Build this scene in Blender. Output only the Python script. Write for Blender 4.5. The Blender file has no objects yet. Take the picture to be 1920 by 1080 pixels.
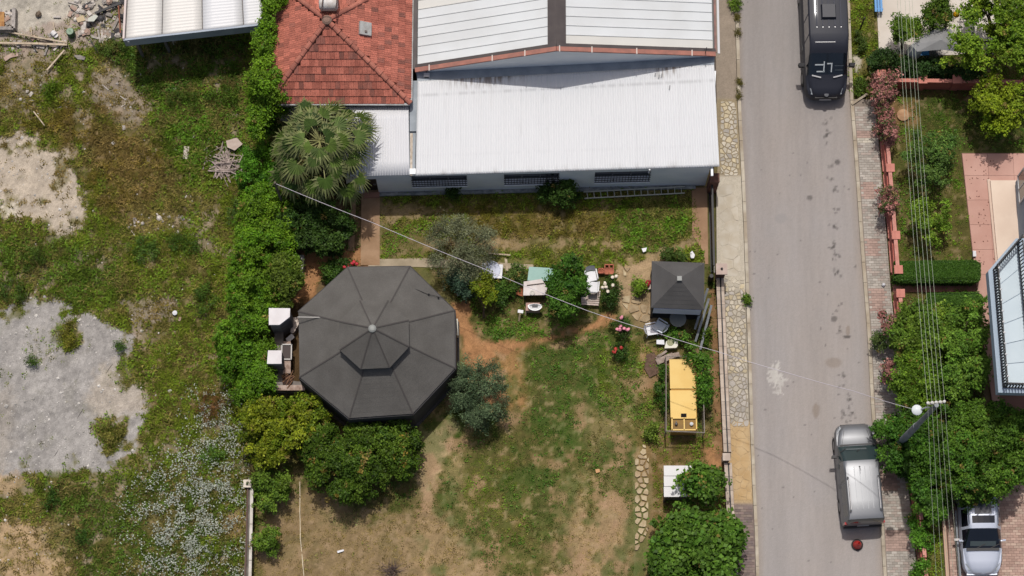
import bpy, math, random
import numpy as np
from mathutils import Vector, Matrix

# ------------------------------------------------------------------ camera, sky, sun, exposure
SC = bpy.context.scene
COL = SC.collection
F, TH, D = 4260.0, math.radians(13.7), 101.4          # focal length in photo pixels, tilt from straight down, distance
ST, CT = math.sin(TH), math.cos(TH)
CAM = (0.0, -D * ST, D * CT)
cd = bpy.data.cameras.new("camera"); cam = bpy.data.objects.new("camera", cd); COL.objects.link(cam)
cam.location = CAM; cam.rotation_euler = (TH, 0, 0)
cd.sensor_width = 36; cd.lens = 36 * F / 1920; cd.clip_start = 1; cd.clip_end = 1500
SC.camera = cam
SUN_EL, SHX = 69.5, 0.10                              # sun height; shadows fall towards -y and a little to +x
wd = bpy.data.worlds.new("World"); SC.world = wd; wd.use_nodes = True
nt = wd.node_tree; nt.nodes.clear()
sky = nt.nodes.new("ShaderNodeTexSky"); sky.sky_type = 'NISHITA'; sky.sun_disc = False
sky.sun_elevation = math.radians(SUN_EL); sky.sun_rotation = math.atan2(-SHX, 1.0)
sky.air_density = 1.0; sky.dust_density = 5.0; sky.ozone_density = 0.5
bg = nt.nodes.new("ShaderNodeBackground"); bg.inputs[1].default_value = 0.10
ow = nt.nodes.new("ShaderNodeOutputWorld")
nt.links.new(sky.outputs[0], bg.inputs[0]); nt.links.new(bg.outputs[0], ow.inputs[0])
sd = bpy.data.lights.new("sun", 'SUN'); sd.energy = 3.12; sd.angle = math.radians(0.6); sd.color = (1.0, 0.968, 0.915)
sun = bpy.data.objects.new("sun", sd); COL.objects.link(sun)
_l = Vector((SHX, -1, 0)).normalized(); _e = math.radians(SUN_EL)
sun.rotation_euler = Vector((_l.x * math.cos(_e), _l.y * math.cos(_e), -math.sin(_e))).to_track_quat('-Z', 'Y').to_euler()
SC.view_settings.view_transform = 'Standard'; SC.view_settings.look = 'None'
SC.view_settings.exposure = 0.0; SC.view_settings.gamma = 1.0; SC.view_settings.use_curve_mapping = False

# ------------------------------------------------------------------ helpers
R = random.Random(7)
NR = np.random.default_rng(11)

def W(px, py, z=0.0):
    """point at height z seen at photo pixel (px, py)"""
    a, b = (px - 960) / F, (540 - py) / F
    d = (a, ST + b * CT, -CT + b * ST)
    t = (z - CAM[2]) / d[2]
    return Vector((CAM[0] + d[0] * t, CAM[1] + d[1] * t, z))

def Wn(px, py, z=0.0):
    a, b = (np.asarray(px, float) - 960) / F, (540 - np.asarray(py, float)) / F
    dx, dy, dz = a, ST + b * CT, -CT + b * ST
    t = (z - CAM[2]) / dz
    return np.stack([CAM[0] + dx * t, CAM[1] + dy * t, np.broadcast_to(z, dx.shape) + 0 * dx], -1)

def toP(x, y, z=0.0):
    """photo pixel of a world point"""
    x, y, z = np.asarray(x, float), np.asarray(y, float), np.asarray(z, float)
    rx, ry, rz = x - CAM[0], y - CAM[1], z - CAM[2]
    dep = ry * ST - rz * CT
    up = ry * CT + rz * ST
    return 960 + F * rx / dep, 540 - F * up / dep

def WP(pts, z=0.0): return [W(p[0], p[1], p[2] if len(p) > 2 else z) for p in pts]

def lin(c):
    c = np.asarray(c, float) / 255.0
    return np.where(c <= 0.04045, c / 12.92, ((c + 0.055) / 1.055) ** 2.4)

E = 1.45                                              # sunlit flat ground: picture value / base colour
def S(r, g=None, b=None):
    """base colour of a surface that the photograph shows sunlit as sRGB (r, g, b)"""
    if g is None: r, g, b = r if hasattr(r, '__len__') else (r, r, r)
    return tuple(float(v) for v in lin((r, g, b)) / E)

# ---- noise
_T = np.random.default_rng(3).random((256, 256))
def vnoise(x, y, s=0):
    x = np.asarray(x, float) + s * 17.31; y = np.asarray(y, float) + s * 9.77
    xi = np.floor(x).astype(int); yi = np.floor(y).astype(int)
    fx = x - xi; fy = y - yi
    fx = fx * fx * (3 - 2 * fx); fy = fy * fy * (3 - 2 * fy)
    g = lambda i, j: _T[i & 255, j & 255]
    return (g(xi, yi) * (1 - fx) + g(xi + 1, yi) * fx) * (1 - fy) + (g(xi, yi + 1) * (1 - fx) + g(xi + 1, yi + 1) * fx) * fy

def fbm(x, y, octv=4, s=0):
    v = 0; a = .5; n = 0
    x = np.asarray(x, float); y = np.asarray(y, float)
    for o in range(octv):
        v = v + a * vnoise(x, y, s + o * 3); n += a
        x, y, a = x * 2.03, y * 2.03, a * .55
    return v / n

def sdist(px, py, poly):
    """signed distance to polygon, negative inside"""
    px = np.asarray(px, float); py = np.asarray(py, float)
    d2 = np.full(px.shape, 1e18); ins = np.zeros(px.shape, bool)
    n = len(poly)
    for i in range(n):
        x0, y0 = poly[i][:2]; x1, y1 = poly[(i + 1) % n][:2]
        ex, ey = x1 - x0, y1 - y0
        t = np.clip(((px - x0) * ex + (py - y0) * ey) / (ex * ex + ey * ey + 1e-9), 0, 1)
        d2 = np.minimum(d2, (px - x0 - t * ex) ** 2 + (py - y0 - t * ey) ** 2)
        c = ((y0 > py) != (y1 > py)) & (px < (x1 - x0) * (py - y0) / ((y1 - y0) if y1 != y0 else 1e-9) + x0)
        ins ^= c
    d = np.sqrt(d2)
    return np.where(ins, -d, d)

# ---- materials
MATS = {}
def mat(name, c1=(.5, .5, .5), c2=None, scale=3.0, rough=.75, metal=0.0, bump=0.0, bscale=40.0, rnd=0.0, vcol=False,
        transl=0.0, stretch=(1, 1, 1), spec=.3, coat=0.0, detail=5.0, fine=0.0, fscale=60.0):
    if name in MATS: return MATS[name]
    m = bpy.data.materials.new(name); m.use_nodes = True
    n, l = m.node_tree.nodes, m.node_tree.links
    n.clear()
    out = n.new("ShaderNodeOutputMaterial"); p = n.new("ShaderNodeBsdfPrincipled")
    p.inputs['Roughness'].default_value = rough; p.inputs['Metallic'].default_value = metal
    p.inputs['Specular IOR Level'].default_value = spec; p.inputs['Coat Weight'].default_value = coat
    p.inputs['Coat Roughness'].default_value = .08
    geo = n.new("ShaderNodeNewGeometry"); mp = n.new("ShaderNodeMapping"); mp.inputs['Scale'].default_value = stretch
    l.new(geo.outputs['Position'], mp.inputs['Vector'])
    def noise_(sc, det=5.0):
        t = n.new("ShaderNodeTexNoise"); t.inputs['Scale'].default_value = sc; t.inputs['Detail'].default_value = det
        l.new(mp.outputs[0], t.inputs['Vector']); return t
    if vcol:
        a = n.new("ShaderNodeAttribute"); a.attribute_name = 'Col'; col = a.outputs['Color']
    else:
        rgb = n.new("ShaderNodeRGB"); rgb.outputs[0].default_value = (*c1, 1); col = rgb.outputs[0]
    if c2 is not None:
        t = noise_(scale, detail); rp = n.new("ShaderNodeValToRGB")
        rp.color_ramp.elements[0].position = .36; rp.color_ramp.elements[1].position = .64
        l.new(t.outputs[0], rp.inputs[0])
        mx = n.new("ShaderNodeMix"); mx.data_type = 'RGBA'
        l.new(rp.outputs[0], mx.inputs[0]); l.new(col, mx.inputs[6]); mx.inputs[7].default_value = (*c2, 1); col = mx.outputs[2]
    def brighten(src, amount, centre=.5):
        nonlocal col
        mr = n.new("ShaderNodeMapRange"); mr.inputs[3].default_value = 1 - amount; mr.inputs[4].default_value = 1 + amount
        if centre == 'noise': mr.inputs[1].default_value = .3; mr.inputs[2].default_value = .7
        l.new(src, mr.inputs[0])
        v = n.new("ShaderNodeVectorMath"); v.operation = 'SCALE'; l.new(col, v.inputs[0]); l.new(mr.outputs[0], v.inputs[3]); col = v.outputs[0]
    if fine: brighten(noise_(fscale, 3).outputs[0], fine, 'noise')
    if rnd:
        oi = n.new("ShaderNodeObjectInfo"); brighten(oi.outputs['Random'], rnd)
    l.new(col, p.inputs['Base Color'])
    if bump:
        t = noise_(bscale, 4); b = n.new("ShaderNodeBump"); b.inputs['Strength'].default_value = bump; b.inputs['Distance'].default_value = .02
        l.new(t.outputs[0], b.inputs['Height']); l.new(b.outputs[0], p.inputs['Normal'])
    if transl:
        tr = n.new("ShaderNodeBsdfTranslucent"); l.new(col, tr.inputs[0]); ms = n.new("ShaderNodeMixShader"); ms.inputs[0].default_value = transl
        l.new(p.outputs[0], ms.inputs[1]); l.new(tr.outputs[0], ms.inputs[2]); l.new(ms.outputs[0], out.inputs[0])
    else: l.new(p.outputs[0], out.inputs[0])
    MATS[name] = m
    return m

# ---- objects
def tag(o, label=None, cat=None, group=None, kind=None):
    if label: o['label'] = label
    if cat: o['category'] = cat
    if group: o['group'] = group
    if kind: o['kind'] = kind
    return o

def thing(name, label, cat, loc=(0, 0, 0), group=None):
    o = bpy.data.objects.new(name, None); COL.objects.link(o); o.empty_display_size = .2
    o.location = loc
    return tag(o, label, cat, group)

def wloc(o):
    v = Vector((0, 0, 0))
    while o: v = v + o.location; o = o.parent
    return v

def link(name, me, m, parent):
    o = bpy.data.objects.new(name, me); COL.objects.link(o)
    if m is not None and not me.materials: me.materials.append(m)
    if parent is not None: o.parent = parent
    return o

class MB:
    """collects faces in world coordinates; build() makes one mesh object, its origin at the parent's base"""
    def __init__(s): s.v = []; s.f = []; s.c = []; s.cur = None
    def add(s, vs, fs):
        b = len(s.v); s.v += [tuple(v) for v in vs]; s.f += [tuple(i + b for i in f) for f in fs]
        if s.cur is not None: s.c += [s.cur] * len(vs)
        return s
    def poly(s, pts): return s.add(pts, [tuple(range(len(pts)))])
    def prism(s, pts, z0, z1, bottom=False, top_pts=None):
        n = len(pts); tp = top_pts or pts
        a = sum(pts[i][0] * pts[(i + 1) % n][1] - pts[(i + 1) % n][0] * pts[i][1] for i in range(n))
        pts = list(pts); tp = list(tp)
        if a < 0: pts = pts[::-1]; tp = tp[::-1]
        vs = [(p[0], p[1], z0) for p in pts] + [(p[0], p[1], z1) for p in tp]
        fs = [tuple(range(n, 2 * n))] + [(i, (i + 1) % n, n + (i + 1) % n, n + i) for i in range(n)]
        if bottom: fs.append(tuple(range(n - 1, -1, -1)))
        return s.add(vs, fs)
    def box(s, c, size, rz=0.0, M=None):
        hx, hy, hz = size[0] / 2, size[1] / 2, size[2] / 2
        if M is None: M = Matrix.Rotation(rz, 3, 'Z')
        c = Vector(c)
        vs = [c + M @ Vector((x * hx, y * hy, z * hz)) for x in (-1, 1) for y in (-1, 1) for z in (-1, 1)]
        return s.add(vs, [(0, 1, 3, 2), (4, 6, 7, 5), (0, 4, 5, 1), (2, 3, 7, 6), (0, 2, 6, 4), (1, 5, 7, 3)])
    def beam(s, p, q, w, h=None, up=(0, 0, 1)):
        p, q = Vector(p), Vector(q); h = h or w
        x = (q - p); L = x.length
        if L < 1e-6: return s
        x.normalize(); u = Vector(up)
        y = u.cross(x)
        if y.length < 1e-4: y = Vector((0, 1, 0)).cross(x)
        y.normalize(); z = x.cross(y)
        M = Matrix((x, y, z)).transposed()
        return s.box((p + q) / 2, (L, w, h), M=M)
    def tube(s, pts, rad, n=6, cap=True):
        pts = [Vector(p) for p in pts]
        if not hasattr(rad, '__len__'): rad = [rad] * len(pts)
        vs = []; k = len(pts)
        for i, p in enumerate(pts):
            d = (pts[min(i + 1, k - 1)] - pts[max(i - 1, 0)]).normalized()
            a = d.cross(Vector((0, 0, 1)));
            if a.length < 1e-3: a = d.cross(Vector((1, 0, 0)))
            a.normalize(); b = d.cross(a)
            for j in range(n):
                t = 2 * math.pi * j / n
                vs.append(p + a * (math.cos(t) * rad[i]) + b * (math.sin(t) * rad[i]))
        fs = [(i * n + j, (i + 1) * n + j, (i + 1) * n + (j + 1) % n, i * n + (j + 1) % n) for i in range(k - 1) for j in range(n)]
        if cap: fs += [tuple(range(n)), tuple(range((k - 1) * n + n - 1, (k - 1) * n - 1, -1))]
        return s.add(vs, fs)
    def lathe(s, c, prof, n=16):
        """profile of (radius, z) turned about the vertical through c"""
        c = Vector(c); vs = []; k = len(prof)
        for r, z in prof:
            for j in range(n):
                t = 2 * math.pi * j / n
                vs.append((c.x + r * math.cos(t), c.y + r * math.sin(t), c.z + z))
        fs = [(i * n + j, i * n + (j + 1) % n, (i + 1) * n + (j + 1) % n, (i + 1) * n + j) for i in range(k - 1) for j in range(n)]
        if prof[0][0] > 1e-4: fs.append(tuple(range(n - 1, -1, -1)))
        if prof[-1][0] > 1e-4: fs.append(tuple(range((k - 1) * n, k * n)))
        return s.add(vs, fs)
    def rock(s, c, r, flat=.6, rnd=R):
        c = Vector(c); vs = []
        for k, (zz, rr) in enumerate(((-.5, .8), (.25, 1.0), (.9, .55))):
            for j in range(6):
                t = 2 * math.pi * (j + .3 * k) / 6 ; q = r * rr * rnd.uniform(.75, 1.2)
                vs.append((c.x + q * math.cos(t), c.y + q * math.sin(t), c.z + zz * r * flat * rnd.uniform(.85, 1.15)))
        fs = [(k * 6 + j, k * 6 + (j + 1) % 6, k * 6 + 6 + (j + 1) % 6, k * 6 + 6 + j) for k in range(2) for j in range(6)]
        fs += [tuple(range(12, 18))]
        return s.add(vs, fs)
    def mesh(s, name, off=(0, 0, 0)):
        me = bpy.data.meshes.new(name); ox, oy, oz = off
        me.from_pydata([(v[0] - ox, v[1] - oy, v[2] - oz) for v in s.v], [], s.f)
        if s.c:
            a = me.color_attributes.new('Col', 'FLOAT_COLOR', 'POINT')
            a.data.foreach_set('color', np.array([(*c, 1) for c in s.c], np.float32).ravel())
        me.update()
        return me
    def build(s, name, m, parent=None, smooth=None, kind=None, label=None, origin=None):
        off = wloc(parent) if parent is not None else Vector(origin or (0, 0, 0))
        me = s.mesh(name, off)
        o = link(name, me, m, parent)
        if parent is None: o.location = off
        if smooth is not None:
            me.polygons.foreach_set('use_smooth', np.ones(len(me.polygons), bool))
            try: me.set_sharp_from_angle(angle=math.radians(smooth))
            except Exception: pass
        if kind: o['kind'] = kind
        if label: o['label'] = label
        return o

def big_mesh(name, V, k, C, m, parent=None, kind=None, label=None, cat=None, F_=None, smooth=False):
    """numpy mesh: V (n,3) world coordinates, faces of k consecutive vertices unless F_ is given, C (n,3) colours"""
    off = np.array(wloc(parent)) if parent is not None else np.zeros(3)
    V = (np.asarray(V) - off).astype(np.float32)
    me = bpy.data.meshes.new(name)
    nv = len(V)
    idx = (np.arange(nv, dtype=np.int32) if F_ is None else np.asarray(F_, np.int32).ravel())
    nf = len(idx) // k
    me.vertices.add(nv); me.loops.add(len(idx)); me.polygons.add(nf)
    me.vertices.foreach_set('co', V.ravel()); me.loops.foreach_set('vertex_index', idx)
    me.polygons.foreach_set('loop_start', np.arange(0, nf * k, k, dtype=np.int32))
    try: me.polygons.foreach_set('loop_total', np.full(nf, k, np.int32))
    except Exception: pass
    if C is not None:
        a = me.color_attributes.new('Col', 'FLOAT_COLOR', 'POINT')
        a.data.foreach_set('color', np.concatenate([C, np.ones((nv, 1))], 1).astype(np.float32).ravel())
    if smooth: me.polygons.foreach_set('use_smooth', np.ones(nf, bool))
    me.update(calc_edges=True); me.validate()
    o = link(name, me, m, parent)
    return tag(o, label, cat, None, kind)

def copy_thing(o, parent=None):
    c = o.copy(); COL.objects.link(c)
    if parent is not None: c.parent = parent
    for ch in list(o.children): copy_thing(ch, c)
    return c

# ---- strips and cells
def ease(t): return t * t * (3 - 2 * t)

def blobs(px, py, col, lst, amp=3.0, freq=.12, seed=0):
    """lay coloured patches over a colour field: (x, y, rx, ry, colour, strength)"""
    w = (fbm(px * freq, py * freq, 3, seed) - .5) * 2
    for (x, y, rx, ry, c, k) in lst:
        d = np.sqrt(((px - x) / rx) ** 2 + ((py - y) / ry) ** 2) + w * amp / max(rx, 1)
        a = ease(np.clip((1.15 - d) / .4, 0, 1)) * k
        col = col * (1 - a[..., None]) + np.array(c) * a[..., None]
    return col

def strip(name, xl, xr, y0, y1, z, step, colf, m, kind='structure', parent=None):
    """sheet between two edge curves given in photo pixels at height z"""
    ys = np.arange(y0, y1 + step, step)
    L, Rr = xl(ys), xr(ys)
    n = int(max((Rr - L).max() / step, 1)) + 1
    t = np.linspace(0, 1, n)
    PX = L[:, None] + (Rr - L)[:, None] * t; PY = np.repeat(ys[:, None], n, 1)
    V = Wn(PX, PY, z).reshape(-1, 3)
    C = colf(PX, PY).reshape(-1, 3)
    r, c = len(ys), n
    i = (np.arange(r - 1)[:, None] * c + np.arange(c - 1)).ravel()
    Fq = np.stack([i + c, i + c + 1, i + 1, i], 1)
    return big_mesh(name, V, 4, C, m, parent, kind, F_=Fq, smooth=True)

def curve(*pts):
    y = [p[1] for p in pts]; x = [p[0] for p in pts]
    return lambda q: np.interp(q, y, x)

def clip_half(poly, nx, ny, d):
    out = []
    for i in range(len(poly)):
        p, q = poly[i], poly[(i + 1) % len(poly)]
        a = p[0] * nx + p[1] * ny - d; b = q[0] * nx + q[1] * ny - d
        if a <= 0: out.append(p)
        if (a < 0) != (b < 0) and abs(a - b) > 1e-12:
            t = a / (a - b); out.append((p[0] + (q[0] - p[0]) * t, p[1] + (q[1] - p[1]) * t))
    return out

def cells(region, spacing, jit, gap, seed):
    """voronoi cells (crazy paving) inside a polygon of world xy points"""
    rr = random.Random(seed)
    xs = [p[0] for p in region]; ys = [p[1] for p in region]
    pts = []
    y = min(ys); k = 0
    while y < max(ys) + spacing:
        x = min(xs) - (spacing / 2 if k % 2 else 0)
        while x < max(xs) + spacing:
            pts.append((x + rr.uniform(-jit, jit) * spacing, y + rr.uniform(-jit, jit) * spacing)); x += spacing
        y += spacing * .9; k += 1
    P = np.array(pts); ins = sdist(P[:, 0], P[:, 1], region) < spacing * .1
    a = sum(xs[i] * ys[(i + 1) % len(xs)] - xs[(i + 1) % len(xs)] * ys[i] for i in range(len(xs)))
    reg = list(region) if a > 0 else list(region)[::-1]
    out = []
    for i in np.nonzero(ins)[0]:
        p = P[i]; poly = [(p[0] - 2 * spacing, p[1] - 2 * spacing), (p[0] + 2 * spacing, p[1] - 2 * spacing), (p[0] + 2 * spacing, p[1] + 2 * spacing), (p[0] - 2 * spacing, p[1] + 2 * spacing)]
        for j in np.nonzero(((P - p) ** 2).sum(1) < (spacing * 3) ** 2)[0]:
            if j == i: continue
            dx, dy = P[j] - p; L = math.hypot(dx, dy); nx, ny = dx / L, dy / L
            poly = clip_half(poly, nx, ny, p[0] * nx + p[1] * ny + L / 2 - gap / 2)
            if len(poly) < 3: break
        for k in range(len(reg)):
            if len(poly) < 3: break
            q0, q1 = reg[k], reg[(k + 1) % len(reg)]
            ex, ey = q1[0] - q0[0], q1[1] - q0[1]; L = math.hypot(ex, ey); nx, ny = ey / L, -ex / L
            poly = clip_half(poly, nx, ny, q0[0] * nx + q0[1] * ny - gap / 2)
        if len(poly) >= 3:
            ar = abs(sum(poly[k][0] * poly[(k + 1) % len(poly)][1] - poly[(k + 1) % len(poly)][0] * poly[k][1] for k in range(len(poly)))) / 2
            if ar > (spacing * .25) ** 2: out.append(poly)
    return out

def xy(pts): return [(p[0], p[1]) for p in pts]

def slab_piece(name, poly, z0, z1, m, parent, rnd=R, chamf=.012, tilt=.006):
    """one stone or tile with a slightly smaller, uneven top"""
    cx = sum(p[0] for p in poly) / len(poly); cy = sum(p[1] for p in poly) / len(poly)
    b = MB(); n = len(poly)
    ax, ay = rnd.uniform(-tilt, tilt) * 8, rnd.uniform(-tilt, tilt) * 8
    bot = [(p[0], p[1], z0) for p in poly]
    top = []
    for p in poly:
        L = math.hypot(p[0] - cx, p[1] - cy) + 1e-6; k = max(0, 1 - chamf / L)
        x, y = cx + (p[0] - cx) * k, cy + (p[1] - cy) * k
        top.append((x, y, z1 + (x - cx) * ax + (y - cy) * ay))
    b.add(bot + top, [tuple(range(n, 2 * n))] + [(i, (i + 1) % n, n + (i + 1) % n, n + i) for i in range(n)])
    return b.build(name, m, parent)
# ================================================================== ground
# edges of street and pavements, as curves x(y) in photo pixels
ROAD_L = curve((1378, -160), (1384, 0), (1389, 200), (1396, 330), (1400, 420), (1405, 560), (1411, 760), (1416, 900), (1421, 1000), (1428, 1240))
ROAD_R = curve((1578, -160), (1587, 0), (1594, 190), (1604, 320), (1614, 470), (1626, 620), (1633, 760), (1641, 870), (1651, 990), (1666, 1240))
PAV_L = curve((1334, -160), (1338, 90), (1346, 300), (1343, 360), (1344, 500), (1349, 600), (1357, 760), (1363, 870), (1370, 960), (1385, 1240))
PINK = curve((1637, 150), (1642, 200), (1650, 290), (1657, 370), (1664, 460), (1670, 540), (1676, 600), (1686, 700), (1694, 800), (1702, 900), (1714, 1000), (1732, 1240))
def edge_poly(xl, xr, y0, y1, step=40):
    ys = np.linspace(y0, y1, int((y1 - y0) / step) + 2)
    return [(float(xl(y)), float(y)) for y in ys] + [(float(xr(y)), float(y)) for y in ys[::-1]]

G = dict(weed=S(114, 112, 62), brown=S(122, 104, 60), dryb=S(136, 110, 74), green=S(90, 102, 48), dgreen=S(70, 84, 38),
         sand=S(192, 178, 160), pale=S(216, 206, 188), pink=S(172, 156, 144), gravel=S(166, 161, 156), tan=S(190, 162, 128),
         lawn=S(112, 106, 66), lawng=S(82, 96, 50), straw=S(166, 144, 110), straw2=S(166, 140, 110), soil=S(178, 132, 92), soil2=S(152, 116, 84),
         dsoil_shade=S(96, 76, 52), conc=S(196, 188, 174))
T = dict(ol=S(136, 152, 58), br=S(146, 126, 68), gr=S(112, 144, 52), dg=S(94, 122, 50), dry=S(178, 154, 110), lg=S(96, 116, 56), lime=S(138, 152, 56), pale=S(158, 162, 124))
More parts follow.
